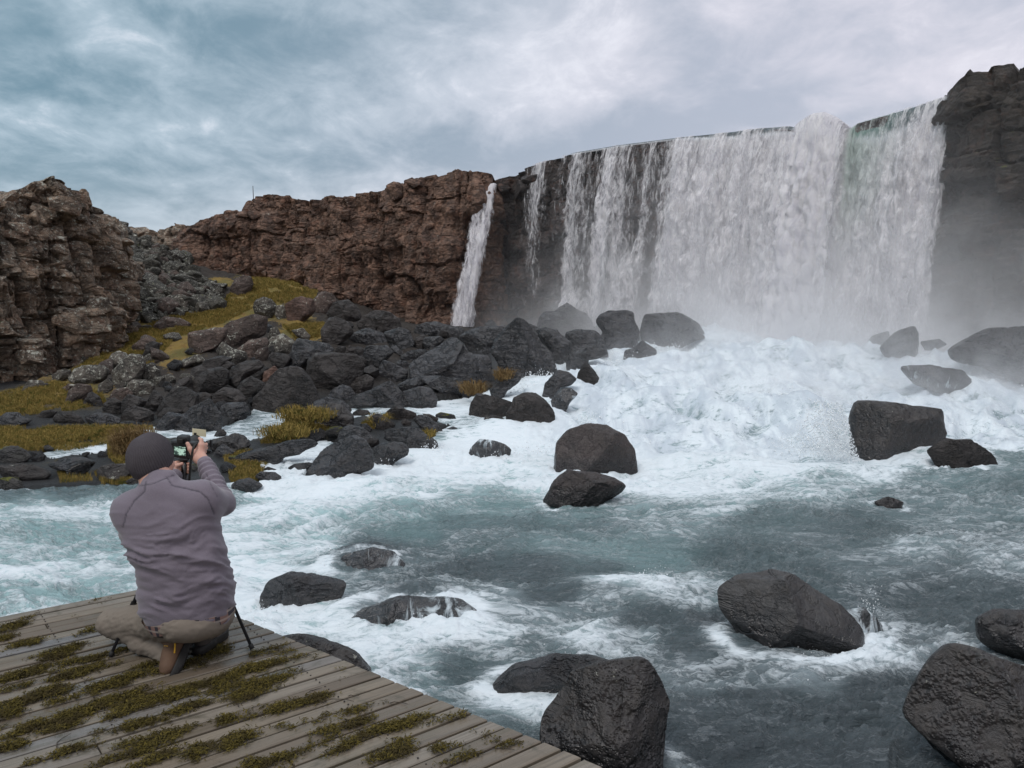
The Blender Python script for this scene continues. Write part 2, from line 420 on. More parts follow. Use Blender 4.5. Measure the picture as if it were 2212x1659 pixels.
def water_mat():
    m, t = new_mat('river_water')
    co = geo(t, 'Position')
    foam = t.attr('foam'); tone = t.attr('tone'); dist = t.attr('far')
    st = t.mapping(co, (0.60, 1.55, 1.0), (0, 0, 0), (0, 0, math.radians(12)))
    sc = t.ramp(dist, 0.0, 1.0, 1.0, 0.55)
    wv = t.noise(st, 1.1, 3, 0.5, out=1)
    warp = t.node('ShaderNodeVectorMath', {'operation': 'MULTIPLY_ADD'}, i0=wv, i1=(0.55, 0.55, 0.55))
    t.put(warp.inputs[2], st); wc = warp.outputs[0]
    a = t.noise(wc, 3.1, 8, 0.68, 0.6)
    b = t.noise(wc, 11, 7, 0.72, 0.9)
    ridge = t.math('SUBTRACT', 1.0, t.math('MULTIPLY', t.math('ABSOLUTE', t.math('SUBTRACT', a, 0.5)), 5.5))
    ridge2 = t.math('SUBTRACT', 1.0, t.math('MULTIPLY', t.math('ABSOLUTE', t.math('SUBTRACT', b, 0.5)), 5.0))
    lace = t.math('ADD', t.math('MULTIPLY', ridge, 0.50), t.math('ADD', t.math('MULTIPLY', ridge2, 0.28), t.math('MULTIPLY', t.math('SUBTRACT', b, 0.32), 1.0)))
    f3 = t.math('MULTIPLY', t.math('MULTIPLY', foam, foam), foam)
    thr = t.math('SUBTRACT', 1.06, t.math('ADD', t.math('MULTIPLY', foam, 0.46), t.math('MULTIPLY', f3, 0.42)))
    fm = t.ramp(t.math('SUBTRACT', lace, thr), -0.12, t.ramp(foam, .2, .9, .26, .46))
    fall_ = t.attr('rapid')
    base = t.mix(tone, (0.052, 0.064, 0.073), (0.230, 0.370, 0.380))
    milk = t.math('MULTIPLY', t.ramp(foam, 0.10, 0.90), 0.80)
    milk = t.math('MULTIPLY', milk, t.ramp(t.noise(wc, 1.3, 6, 0.62), 0.28, 0.64, 0.35, 1.15))
    base = t.mix(milk, base, t.mix(tone, (0.30, 0.355, 0.385), (0.44, 0.62, 0.64)))
    fcol = t.mix(b, (0.56, 0.65, 0.70), (0.80, 0.84, 0.87))
    # air-poor water shows blue grey between the white strands that shoot down the rapid
    st2 = t.noise(t.mapping(co, (2.2, 0.55, 1.6), (0, 0, 0), (0, 0, 0.35)), 1.0, 7, 0.66, 1.2)
    st3 = t.noise(t.mapping(co, (0.5, 0.28, 0.5), (4, 4, 0)), 1.0, 4, 0.6, 0.6)
    rap = t.math('MULTIPLY', fall_, t.ramp(t.math('ADD', t.math('MULTIPLY', st2, 0.65), t.math('MULTIPLY', st3, 0.35)), 0.42, 0.58, 0.85, 0.0))
    fcol = t.mix(rap, fcol, (0.47, 0.53, 0.59))
    col = t.mix(fm, base, fcol)
    ro = t.ramp(fm, 0, 1, 0.045, 0.60)
    mid = t.noise(wc, 4.6, 6, 0.60, 0.5)
    rip = t.noise(t.mapping(co, (0.8, 1.7, 1), (3, 1, 0), (0, 0, 0.4)), 15, 6, 0.62, 0.6)
    h = t.math('ADD', t.math('MULTIPLY', mid, 0.75), t.math('ADD', t.math('MULTIPLY', rip, 0.34), t.math('MULTIPLY', fm, 0.12)))
    h = t.math('ADD', h, t.math('MULTIPLY', b, 0.30))
    nrm = t.bump(h, t.math('MULTIPLY', sc, t.ramp(foam, .45, 1.0, 0.9, 0.35)), 0.15)
    finish(t, principled(t, Base_Color=col, Roughness=ro, Normal=nrm, IOR=1.33, Specular_IOR_Level=0.6))
    return m
M['water'] = water_mat()

def fall_mat():
    m, t = new_mat('falling_water')
    uv = t.node('ShaderNodeCombineXYZ', i0=t.attr('su'), i1=t.attr('sv'), i2=t.attr('layer')).outputs[0]
    dens = t.attr('dens'); film = t.attr('film'); green = t.attr('green')
    wv = t.noise(t.mapping(uv, (0.9, 0.35, 3)), 1.3, 3, 0.5, out=1)
    wp = t.node('ShaderNodeVectorMath', {'operation': 'MULTIPLY_ADD'}, i0=wv, i1=(0.35, 0.9, 0))
    t.put(wp.inputs[2], uv); wc = wp.outputs[0]
    clump = t.noise(t.mapping(wc, (5.6, 1.6, 5)), 1.0, 7, 0.68, 0.7)
    fine = t.noise(t.mapping(wc, (16, 3.4, 5)), 1.0, 5, 0.7, 0.4)
    cols = t.noise(t.mapping(uv, (1.15, 0.07, 9)), 1.0, 4, 0.55, 0.2)
    v = t.math('ADD', t.math('MULTIPLY', t.math('SUBTRACT', clump, 0.5), 2.6), t.math('ADD', t.math('MULTIPLY', t.math('SUBTRACT', fine, 0.5), 1.3), t.math('MULTIPLY', t.math('SUBTRACT', cols, 0.5), 2.4)))
    al = t.ramp(t.math('ADD', v, t.math('SUBTRACT', t.math('MULTIPLY', dens, 2.1), 0.86)), -0.50, 0.50)
    al = t.math('MULTIPLY', al, t.ramp(dens, 0.0, 0.12))
    al = t.math('MULTIPLY', al, 0.93)
    col = t.mix(t.ramp(t.math('ADD', t.math('MULTIPLY', fine, .35), t.math('MULTIPLY', clump, .65)), 0.36, 0.60), (0.72, 0.70, 0.76), (0.98, 0.955, 0.965))  # lavender grey to white by clump: shading put into the water's colour
    col = t.mix(green, col, t.mix(fine, (0.28, 0.44, 0.36), (0.50, 0.64, 0.56)))
    h = t.math('ADD', clump, t.math('MULTIPLY', fine, 0.4))
    nrm = t.bump(h, 0.8, 0.18)
    bs = principled(t, Base_Color=col, Roughness=0.55, Normal=nrm, IOR=1.33)
    tl = t.node('ShaderNodeBsdfTranslucent', Color=col, Normal=nrm)
    wat = t.node('ShaderNodeMixShader', i0=0.28, i1=bs.outputs[0], i2=tl.outputs[0])
    fc = t.mix(green, (0.045, 0.070, 0.080), (0.20, 0.36, 0.30))
    fb = principled(t, Base_Color=t.mix(t.ramp(t.math('ADD', fine, t.math('MULTIPLY', t.math('SUBTRACT', 1.0, film), 0.9)), 0.62, 0.95), fc, (0.72, 0.76, 0.80)), Roughness=0.18, Normal=t.bump(t.noise(t.mapping(uv, (7, 1.2, 1)), 1.0, 4, 0.6), 0.7, 0.1), IOR=1.33)
    wat2 = t.node('ShaderNodeMixShader', i0=film, i1=wat.outputs[0], i2=fb.outputs[0])
    al2 = t.math('MAXIMUM', al, t.math('MULTIPLY', film, t.ramp(dens, 0.02, 0.2)))
    out = t.node('ShaderNodeMixShader', i0=al2, i1=t.node('ShaderNodeBsdfTransparent').outputs[0], i2=wat2.outputs[0])
    finish(t, out)
    return m
M['fall'] = fall_mat()

def plain(name, col, rough=0.7, spec=0.5, metal=0.0, bump=None, var=None, sss=0.0):
    m, t = new_mat(name)
    co = objco(t); c = col
    if var: c = t.mix(t.noise(co, var[1], 5, 0.65), col, var[0])
    k = dict(Base_Color=c, Roughness=rough, Specular_IOR_Level=spec, Metallic=metal)
    if bump: k['Normal'] = t.bump(t.noise(co, bump[0], 5, 0.6), bump[1], bump[2])
    if sss: k['Subsurface_Weight'] = sss; k['Subsurface_Scale'] = 0.01
    finish(t, principled(t, **k)); return m
M['foam'] = plain('white_foam', (0.84, 0.87, 0.89), 0.6, bump=(9, 0.6, 0.05))
# ------------------------------------------------------------------ river level (z) from photo points at assumed distances
def ctl(rows):
    P = [at(a, b, c) for a, b, c in rows]
    return [(p.x, p.y) for p in P], [p.z for p in P]
def d0(py, z=0.0):            # distance of a point at height z seen in row py
    return (z - EYE) / float(ray(1106, py)[1])
WC = []
for r in ((-900, 1100), (-300, 1070), (0, 1062), (250, 1055), (500, 1062), (620, 1060), (700, 1050), (820, 1025), (940, 1000), (1000, 1020), (1150, 1060), (1300, 1060), (1450, 1040),
          (1600, 1030), (1800, 1015), (2000, 1020), (2212, 1020), (2800, 1030), (3300, 1100), (0, 1250), (500, 1250), (1000, 1250), (1600, 1250), (2200, 1250),
          (0, 1500), (600, 1500), (1200, 1500), (1800, 1500), (2300, 1500), (-900, 1500), (3300, 1500), (500, 2600), (1100, 2600), (1700, 2600), (-1500, 2600), (3700, 2600)):
    WC.append((r[0], r[1], d0(r[1])))
WC += [(1000, 985, 14.5), (1100, 960, 15.3), (1180, 930, 16.2), (1040, 900, 17), (960, 915, 16.4), (900, 925, 15.6), (880, 890, 17.3), (960, 872, 18.4), (1060, 862, 19),
       (1080, 850, 19.8), (1140, 815, 21), (1200, 790, 22.3), (1280, 765, 23.5), (1400, 748, 24.5), (1300, 900, 17), (1230, 850, 18.8), (1320, 820, 20), (1400, 850, 18.8),
       (1500, 900, 17), (1450, 960, 15.5), (1600, 965, 15.2), (1750, 965, 15.0), (1420, 790, 21.8), (1540, 728, 26), (1620, 716, 28), (1800, 716, 26.5), (1900, 730, 24.6), (1960, 760, 23),
       (1560, 790, 21.5), (1700, 775, 22), (1850, 790, 21), (1600, 860, 18.5), (1750, 860, 18.2), (1900, 850, 18.4), (1980, 900, 16.6), (2100, 850, 18.6), (2050, 800, 20.8), (2140, 905, 16.6), (2212, 870, 18.2),
       (2200, 812, 20.4), (2040, 765, 22.5), (2212, 950, 15.4), (2080, 965, 15.0), (2500, 850, 18), (2500, 950, 15), (2800, 800, 18),
       (1500, 705, 32), (1350, 700, 34), (1180, 702, 36), (1020, 706, 38), (1750, 703, 30), (2000, 706, 26), (1250, 730, 27),
       (690, 905, 17.2), (560, 905, 16.9), (620, 890, 17.4), (480, 930, 15.8), (400, 925, 16.0), (330, 938, 15.4), (200, 972, 14.2), (110, 985, 13.8), (800, 892, 17.3),
       (700, 960, 14.6), (640, 1000, 13.0), (0, 900, 16.5), (-300, 940, 15), (-600, 960, 15), (200, 860, 20), (500, 800, 24), (800, 800, 24), (300, 700, 34), (700, 700, 34), (0, 700, 34)]
_xy, _z = ctl(WC)
# keep the bank side flat where there is no water to see
_z = [min(z, 2.1) for z in _z]
waterz = RBF(_xy, _z)

LC = [(-900, 1030, 12.5), (-300, 1010, 12.8), (0, 1035, 12.2), (120, 1030, 12.3), (250, 1035, 12.2), (380, 1030, 12.3), (520, 1035, 12.1), (640, 1015, 12.8), (740, 985, 13.6), (830, 955, 14.7), (900, 940, 15.2),
      (0, 960, 14.4), (60, 930, 15.4), (200, 930, 15.4), (330, 925, 15.6), (0, 905, 16.3), (200, 905, 16.4), (260, 990, 13.4), (330, 985, 13.6), (450, 960, 14.6), (520, 980, 13.9),
      (600, 955, 14.5), (660, 915, 15.6), (720, 935, 15.2), (800, 925, 15.6), (870, 915, 16.0), (1000, 895, 16.8),
      (0, 850, 19.5), (100, 850, 19), (200, 865, 18), (-300, 850, 19), (-900, 850, 19), (0, 828, 22), (110, 795, 23.6), (180, 765, 24.8), (230, 735, 26), (-300, 830, 21.5), (-900, 830, 20),
      (300, 870, 17.5), (400, 880, 17.4), (500, 870, 17.6), (300, 810, 20.5), (400, 800, 21), (300, 760, 23.6), (330, 725, 26), (420, 740, 24.8), (500, 780, 21.8), (600, 830, 19.4), (600, 870, 17.8), (700, 860, 18.2), (800, 860, 18.6),
      (330, 685, 29.5), (400, 680, 30), (480, 665, 31), (560, 650, 31.5), (450, 640, 33), (560, 600, 36), (520, 610, 35), (640, 610, 36.5), (690, 630, 35.5), (600, 660, 31), (650, 690, 28.5), (560, 700, 27.5), (500, 715, 26.5), (600, 745, 24.5),
      (700, 720, 26.5), (700, 790, 21.8), (760, 680, 30.5), (800, 700, 30), (800, 760, 24.5), (880, 720, 29), (900, 790, 22.4), (900, 850, 19), (1000, 850, 19.2), (1000, 760, 25.5), (1000, 715, 31), (1080, 715, 31), (1080, 800, 22.5),
      (1180, 712, 31), (1180, 770, 25), (1300, 715, 30), (1300, 750, 26), (1440, 720, 29), (1500, 715, 28.5),
      (260, 500, 38), (300, 520, 37), (260, 560, 33), (250, 640, 29.5), (330, 560, 35), (330, 620, 31.8), (400, 600, 36), (400, 640, 31.5), (470, 610, 36), (350, 525, 44), (280, 515, 44), (430, 585, 41.5), (500, 592, 40), (400, 565, 41), (300, 505, 50),
      (700, 640, 38), (800, 690, 36), (900, 700, 36), (1000, 705, 36.5), (1080, 705, 38), (1300, 700, 36), (1500, 700, 34), (1800, 700, 30), (2050, 705, 26), (2300, 712, 23), (2800, 710, 20), (2150, 735, 23.4), (2250, 740, 22.4), (2800, 760, 17)]
_xy, _z = ctl(LC)
landz = RBF(_xy, _z)

WATER_POLYS = [
    [(-2600, 1100), (-900, 1078), (0, 1060), (60, 1056), (250, 1047), (480, 1052), (560, 1056), (650, 1036), (760, 1002), (850, 985), (900, 950), (950, 932), (1000, 915), (1050, 905), (1090, 880), (1085, 850), (1120, 815), (1180, 795), (1240, 768), (1330, 750), (1400, 742), (1430, 735), (1530, 722),
     (1560, 690), (1560, 640), (3000, 640), (3600, 760), (4200, 1100), (4200, 9000), (-2600, 9000)],
    [(1110, 825), (1110, 905), (1000, 930), (930, 908), (860, 892), (800, 903), (700, 908), (640, 922), (560, 952), (480, 965), (420, 955), (300, 948), (220, 978), (120, 994), (88, 980), (120, 965), (210, 955), (300, 926), (400, 913), (470, 925), (540, 897), (550, 880), (600, 868), (690, 872), (780, 882), (860, 875), (960, 865), (1010, 858)],
    [(560, 1000), (600, 985), (640, 962), (700, 948), (735, 958), (700, 985), (670, 1010), (640, 1045), (560, 1058)],
]
def is_water(x, y, zw):
    px, py = proj(x, y, zw)
    r = np.zeros(np.shape(x), bool)
    for p in WATER_POLYS: r |= inside(p, px, py)
    return r | (y < 2.0)

# ------------------------------------------------------------------ ground sheet
def terrain_grid():
    t = np.linspace(-1.15, 1.25, 760)
    d = 3.0 * np.exp(np.linspace(0, math.log(60 / 3.0), 560))
    D, T = np.meshgrid(d, t, indexing='ij')
    X = T * D; Y = D
    zw = waterz(X, Y); zl = landz(X, Y)
    wm = is_water(X, Y, zw).astype(float)
    wm = blur(wm, 3)
    P3 = np.stack([X.ravel(), Y.ravel(), 0 * X.ravel()], 1)
    n = fbm(P3 * 0.55, 4, 1).reshape(X.shape) * 0.30 + fbm(P3 * 2.3, 4, 5, mode='billow').reshape(X.shape) * 0.13
    Z = np.maximum(zl, zw - 0.2 + 0.0 * zl) + n * np.clip(D / 22, 0.25, 1.0)
    Z = np.minimum(Z, np.where(Y > 39, 6.4, 99.) - np.clip(Y - 47, 0, 99) * .15)
    land = np.maximum(Z, zw + 0.03)
    Z = np.where(wm > 0.5, lerp(land, zw - 0.9, sstep(0.5, 1.0, wm)), lerp(zw - 0.1, land, sstep(0.5, 0.1, wm)))
    px, py = proj(X, Y, Z)
    g = np.zeros_like(X)
    for (a, b, rx, ry, v) in [(0, 860, 260, 45, 1.0), (180, 850, 90, 40, 0.75), (-400, 860, 300, 60, 1), (150, 935, 230, 38, 1.0), (-300, 940, 300, 60, 1), (300, 960, 100, 60, .95), (250, 1030, 90, 20, .7), (120, 1000, 60, 18, .6), (0, 1010, 80, 60, .4),
                              (600, 610, 95, 36, 1.1), (560, 645, 70, 30, .9), (520, 670, 110, 32, 1.05), (400, 695, 120, 26, 1.05), (300, 735, 100, 30, 1.0), (250, 765, 90, 28, .9), (380, 745, 70, 60, .85), (430, 800, 60, 50, .4), (150, 800, 90, 30, .8), (90, 830, 80, 20, .9),
                              (660, 715, 70, 26, .95), (640, 690, 60, 20, .7), (395, 570, 26, 16, .8), (400, 600, 30, 10, .6), (640, 940, 120, 40, 1.0), (560, 1010, 80, 40, .8), (760, 930, 60, 30, .6), (490, 995, 80, 40, .8), (470, 610, 50, 14, .8)]:
        g = np.maximum(g, v * np.exp(-(((px - a) / rx)**2 + ((py - b) / ry)**2) * 0.9))
    wet = sstep(0.35, 0.02, Z - zw) 
    return X, Y, Z, zw, zl, g, wet, wm
TX, TY, TZ, TZW, TZL, TG, TWET, TWM = terrain_grid()
ground = link('ground', mesh_np('ground', np.stack([TX, TY, TZ], -1).reshape(-1, 3), grid_faces(*TX.shape), True, {'grass': TG, 'wet': TWET}), M['ground'])
tag(ground, 'rocky heath ground with yellow moss and grass below the cliffs', kind='structure')

_td = TY[:, 0]; _tt = TX[0] / TY[0, 0]
def gridsample(A, x, y):
    x = np.asarray(x, float); y = np.asarray(y, float)
    r = np.interp(np.log(np.maximum(y, 3.01)), np.log(_td), np.arange(len(_td))); c = np.interp(x / np.maximum(y, 3.01), _tt, np.arange(len(_tt)))
    r0 = np.clip(r.astype(int), 0, len(_td) - 2); c0 = np.clip(c.astype(int), 0, len(_tt) - 2); fr = r - r0; fc = c - c0
    return (A[r0, c0] * (1 - fr) * (1 - fc) + A[r0 + 1, c0] * fr * (1 - fc) + A[r0, c0 + 1] * (1 - fr) * fc + A[r0 + 1, c0 + 1] * fr * fc)
SURF = np.maximum(TZ, TZW)
def hit(px, py, surf=None, lo=3.2, hi=58):
    """distance at which the sight line first meets ground or river"""
    rx, rz = ray(px, py)
    d = np.linspace(lo, hi, 1600)
    z = EYE + rz * d
    s = gridsample(SURF if surf is None else surf, rx * d, d)
    k = np.where(z <= s)[0]
    return float(d[k[0]]) if len(k) else float(hi)

# a far sheet below everything, out to the horizon, and the river behind the camera
FV = np.array([[-900, -900, -2.2], [900, -900, -2.2], [900, 1500, -2.2], [-900, 1500, -2.2]], float)
far = link('moor_plain', mesh_np('moor_plain', FV, np.array([[0, 1, 2, 3]]), False, {'grass': np.full(4, 0.6), 'wet': np.zeros(4)}), M['ground'])
tag(far, 'wide moor plain around the gorge', kind='structure')

# ------------------------------------------------------------------ cliffs
def resample(path, n):
    path = np.asarray(path, float)
    seg = np.r_[0, np.cumsum(np.linalg.norm(np.diff(path[:, :2], axis=0), axis=1))]
    s = np.linspace(0, seg[-1], n)
    return s, np.stack([np.interp(s, seg, path[:, k]) for k in range(path.shape[1])], 1)
def cliff(name, pts, m, step, label, seed, amp=1.0, cell=(1.0, 1.3), crack=0.3, back=8.0, topnoise=0.35, overhang=0.0, base_drop=0.8, base=None, slope=0.10, flutes=0.0, maxcut=None, smooth=False, blocky=1.0, flatrim=False, tall=1.05):
    """pts: (px, d, top_py). The face follows the plan line; its top edge is carried back as a plateau"""
    P = []
    for px, d, ty in pts:
        v = at(px, ty, d); P.append((v.x, v.y, v.z))
    L = np.linalg.norm(np.diff(np.array(P)[:, :2], axis=0), axis=1).sum()
    C = int(L / step) + 2
    s, Q = resample(P, C)
    tx = np.gradient(Q[:, 0]); ty = np.gradient(Q[:, 1])
    k = max(3, int(1.2 / step)) | 1
    ker = np.hanning(k + 2)[1:-1]; ker /= ker.sum()
    sm = lambda a: np.convolve(np.pad(a, k // 2, mode='edge'), ker, 'valid')
    tx, ty = sm(tx), sm(ty); l = np.hypot(tx, ty); nx, ny = ty / l, -tx / l      # towards the camera side
    ztop = Q[:, 2]
    zb = np.full(C, base, float) if base is not None else gridsample(TZ, Q[:, 0], Q[:, 1]) - base_drop
    H = (ztop - zb).max(); R = int(H / step) + 2
    v = np.linspace(0, 1, R)
    S = np.repeat(s[None], R, 0); Z = zb[None] + (ztop - zb)[None] * v[:, None]
    B = int(back / (step * 2.5)) + 2
    bk = np.linspace(0, 1, B)[1:] ** 1.5 * back
    X = Q[None, :, 0] - nx[None] * 0; X = np.repeat(X, R, 0); Y = np.repeat(Q[None, :, 1], R, 0)
    lean = (v[:, None] * (ztop - zb)[None]) * slope
    X = X - nx[None] * lean; Y = Y - ny[None] * lean
    X = X + nx[None] * slope * H; Y = Y + ny[None] * slope * H
    mx_, my_ = nx.mean(), ny.mean(); ml = math.hypot(mx_, my_); mx_, my_ = mx_ / ml, my_ / ml
    Xb = X[-1][None] - mx_ * bk[:, None]; Yb = Y[-1][None] - my_ * bk[:, None]
    Zb = np.repeat(Z[-1][None], B - 1, 0) - 0.05 * bk[:, None] - 0.25 * (1 - np.exp(-bk[:, None] * 1.5))
    X = np.vstack([X, Xb]); Y = np.vstack([Y, Yb]); Z = np.vstack([Z, Zb]); S = np.vstack([S, np.repeat(s[None], B - 1, 0)])
    N = np.stack([X.ravel(), Y.ravel(), Z.ravel()], 1)
    sz = np.stack([S.ravel(), Z.ravel(), np.zeros(S.size)], 1)
    wp = np.stack([fbm(N * 0.8, 3, seed + 50), fbm(N * 0.8, 3, seed + 60), 0 * N[:, 0]], 1) * 0.42
    q = sz + wp
    c1, c2 = cell
    rs_ = np.random.RandomState(seed)
    def blocks(sx, zx, cw, ch, sd, tilt):
        """irregular columns broken into blocks: offset, joint distance, id"""
        e = np.r_[-5, np.cumsum(rs_.uniform(.55, 1.5, 400) * cw) - 5]
        ci = np.clip(np.searchsorted(e, sx) - 1, 0, 398)
        c0, c1_ = e[ci], e[ci + 1]
        zs = zx + hsh(ci, ci * 0, ci * 0, sd) * ch * 2
        r = np.r_[-6, np.cumsum(rs_.uniform(.5, 1.6, 300) * ch) - 6]
        ri = np.clip(np.searchsorted(r, zs) - 1, 0, 298)
        r0, r1 = r[ri], r[ri + 1]
        hh = hsh(ci, ri, ci * 0, sd + 1); h2 = hsh(ci, ri, ci * 0, sd + 2) - .5; h3 = hsh(ci, ri, ci * 0, sd + 3) - .5
        u_ = (sx - c0) / (c1_ - c0) - .5; v_ = (zs - r0) / (r1 - r0) - .5
        jd = np.minimum((.5 - np.abs(u_)) * (c1_ - c0), (.5 - np.abs(v_)) * (r1 - r0) * 1.3)
        return (hh - .5) + (h2 * u_ + h3 * v_) * tilt, jd, hh
    d1, j1, id1 = blocks(q[:, 0], q[:, 1], c1, c1 * tall, seed, 1.1)
    d2, j2, id2 = blocks(q[:, 0] + 3.3 + id1, q[:, 1] + id1 * 2, c2 * .40, c2 * .34, seed + 7, 1.3)
    disp = d1 * 0.85 * blocky + d2 * 0.24 * blocky
    disp += -crack * sstep(0.10, 0.0, j1) * 1.0 - crack * 0.35 * sstep(0.06, 0.0, j2)
    disp += fbm(N * 0.33, 3, seed + 9) * 1.5 + fbm(N * 1.7, 4, seed + 12, mode='ridge') * 0.16 + fbm(N * 5.0, 3, seed + 17) * 0.06
    # bedding ledges
    disp += -0.22 * sstep(.12, .0, np.abs(perlin(np.stack([S.ravel() * .75 + wp[:, 0] * .5, Z.ravel() * .10, 0 * S.ravel() + 9], 1), seed + 71)))
    led = perlin(np.stack([S.ravel() * 0.10, Z.ravel() * 1.15 + fbm(N * 0.4, 2, seed + 31) * 1.2, 0 * S.ravel()], 1), seed + 5)
    disp += led * 0.18
    if flutes:
        f1, f2, idc = worley(np.stack([q[:, 0] * 1.05, q[:, 1] * 0.22, 0 * q[:, 0] + .5], 1), seed + 77, 2.0)
        disp += flutes * ((f2 - f1) * 0.9 - 0.35) + flutes * (idc - .5) * 0.7
    disp = disp.reshape(X.shape) * amp
    if not flatrim: disp[:R] = disp[:R] - (np.maximum(disp[:R], 0) * .4 + .15) * sstep(.86, 1.0, v)[:, None]
    ff = np.ones(X.shape); ff[R:] = 0; 
    nX = np.repeat(nx[None], X.shape[0], 0); nY = np.repeat(ny[None], X.shape[0], 0)
    if maxcut is not None: disp = np.minimum(disp, maxcut)
    # the plateau keeps the rim's displacement and fades it going back; the face height also gets blocky steps
    rim = disp[R - 1][None]
    fade = np.ones(X.shape); fade[R:] = np.exp(-bk / 2.0)[:, None]
    disp = np.where(np.arange(X.shape[0])[:, None] >= R, rim * fade, disp)
    X = X + nX * disp; Y = Y + nY * disp
    vv = np.r_[v, np.ones(B - 1)][:, None]
    tn = ((id1 - .5) * 1.1 + (id2 - .5) * 0.7).reshape(X.shape) * topnoise + fbm(N * 1.3, 4, seed + 21).reshape(X.shape) * topnoise * 0.8
    bn = fbm(np.stack([X.ravel(), Y.ravel(), 0 * X.ravel()], 1) * 1.6, 4, seed + 41, mode='billow').reshape(X.shape) * topnoise * .8
    tn = np.where(np.arange(X.shape[0])[:, None] >= R, tn[R - 1][None] * fade + bn * (1 - fade), tn)
    Z = Z + tn * sstep(0.80, 1.0, vv) * 1.0
    me = mesh_np(name, np.stack([X, Y, Z], -1).reshape(-1, 3), grid_faces(*X.shape), smooth)
    o = link(name, me, m)
    tag(o, label, kind='structure')
    def surf(px, py):
        return None
    return o, (X[:R], Y[:R], Z[:R])

def place_blocks(par, G, n, sizes, m, seed, keep=None):
    """loose and protruding blocks of the face, each its own part"""
    X, Y, Z = G; rs = np.random.RandomState(seed)
    out = 0; tries = 0
    while out < n and tries < n * 40:
        tries += 1
        r = int((rs.rand() ** 0.8) * (X.shape[0] - 4)) + 2; c = rs.randint(2, X.shape[1] - 2)
        p = np.array([X[r, c], Y[r, c], Z[r, c]])
        px, py = proj(*p)
        if not (-40 < px < 2250 and py > 80): continue
        if gridsample(TZ, p[0], p[1]) > p[2]: continue
        if keep and not keep(px, py): continue
        a = np.array([X[r, c + 2] - X[r, c - 2], Y[r, c + 2] - Y[r, c - 2], 0]); a /= np.linalg.norm(a) + 1e-9
        o = bpy.data.objects.new('rock_block', BLOCKS[rs.randint(len(BLOCKS))]); COL.objects.link(o)
        sc = sizes[0] + (sizes[1] - sizes[0]) * rs.rand() ** 2.2
        o.location = p; o.parent = par
        o.rotation_euler = (rs.uniform(-.12, .12), rs.uniform(-.12, .12), math.atan2(a[1], a[0]) + rs.uniform(-.3, .3))
        o.scale = (sc * rs.uniform(.8, 1.5), sc * rs.uniform(.55, .9), sc * rs.uniform(.5, 1.0))
        o.material_slots[0].link = 'OBJECT'; o.material_slots[0].material = m
        out += 1
# ------------------------------------------------------------------ rock shapes
def facet(V, rs, n, depth=(0.55, 0.92), soft=0.04, zmin=-0.5):
    for _ in range(n):
        nn = rs.normal(size=3); nn /= np.linalg.norm(nn)
        if nn[2] < zmin: nn[2] = -nn[2]
        dd = rs.uniform(*depth)
        k = V @ nn - dd
        cut = np.where(k > 0, k, 0)
        cut = cut * sstep(0, soft + 1e-6, k)
        V = V - cut[:, None] * nn * 0.97
    return V
def generic_rock(seed, level=4, faces=9, rough=0.05, box=False):
    rs = np.random.RandomState(seed)
    V, Fc = ico(level)
    V = V.copy()
    if box:
        V = V / (np.abs(V) ** 5).sum(1)[:, None] ** (1 / 5) * 0.9
        V = facet(V, rs, faces, (0.78, 1.05))
    else:
        V = V * np.array([1, rs.uniform(.75, 1), rs.uniform(.65, .9)])
        V = facet(V, rs, faces, (0.50, 0.82))
    nrm = V / np.linalg.norm(V, axis=1)[:, None]
    V = V + nrm * (fbm(V * 1.3 + seed, 3, seed)[:, None] * rough * 2.2 + fbm(V * 4.5 + seed, 4, seed + 2)[:, None] * rough)
    return V, Fc
import bmesh
def hull_rock(seed, boxy, npts, bev, noise, sub=2, squash=(1, 1, 1)):
    """angular stone: hull of random points with broken edges"""
    rs = np.random.RandomState(seed)
    bm = bmesh.new()
    P = rs.normal(size=(npts, 3)); P /= np.linalg.norm(P, axis=1)[:, None]
    if boxy: P = P / (np.abs(P) ** 8).sum(1)[:, None] ** (1 / 8) * rs.uniform(.88, 1.0, (npts, 1))
    else: P = P * rs.uniform(.86, 1.0, (npts, 1))
    for p in P * np.array(squash): bm.verts.new(p)
    r = bmesh.ops.convex_hull(bm, input=bm.verts[:])
    bmesh.ops.delete(bm, geom=[g for g in r['geom_interior'] if isinstance(g, bmesh.types.BMVert)], context='VERTS')
    bmesh.ops.dissolve_limit(bm, angle_limit=math.radians(16), verts=bm.verts[:], edges=bm.edges[:])
    bmesh.ops.bevel(bm, geom=bm.edges[:], offset=bev, segments=2, profile=.6, affect='EDGES', clamp_overlap=True)
    bmesh.ops.triangulate(bm, faces=bm.faces[:])
    for _ in range(sub):
        le = [e for e in bm.edges if e.calc_length() > .16]
        if le: bmesh.ops.subdivide_edges(bm, edges=le, cuts=1); bmesh.ops.triangulate(bm, faces=bm.faces[:])
    V = np.array([v.co[:] for v in bm.verts]); Fc = np.array([[v.index for v in f.verts] for f in bm.faces]); bm.free()
    nr = V / (np.linalg.norm(V, axis=1)[:, None] + 1e-9)
    V = V + nr * (fbm(V * 1.6 + seed, 3, seed) * noise * 2 + fbm(V * 5 + seed, 3, seed + 1, mode='ridge') * noise * .8)[:, None]
    return V, Fc
BLOCKS = [mesh_np('rock_block', *hull_rock(100 + i, True, 16, .045, .030, 2), True) for i in range(10)]
for b in BLOCKS: b.materials.append(M['crag'])
STONES = [mesh_np('boulder', *hull_rock(200 + i, False, 17, .075, .030, 3, (1, .9, .8)), True) for i in range(12)]
for b in STONES: b.materials.append(M['dark'])

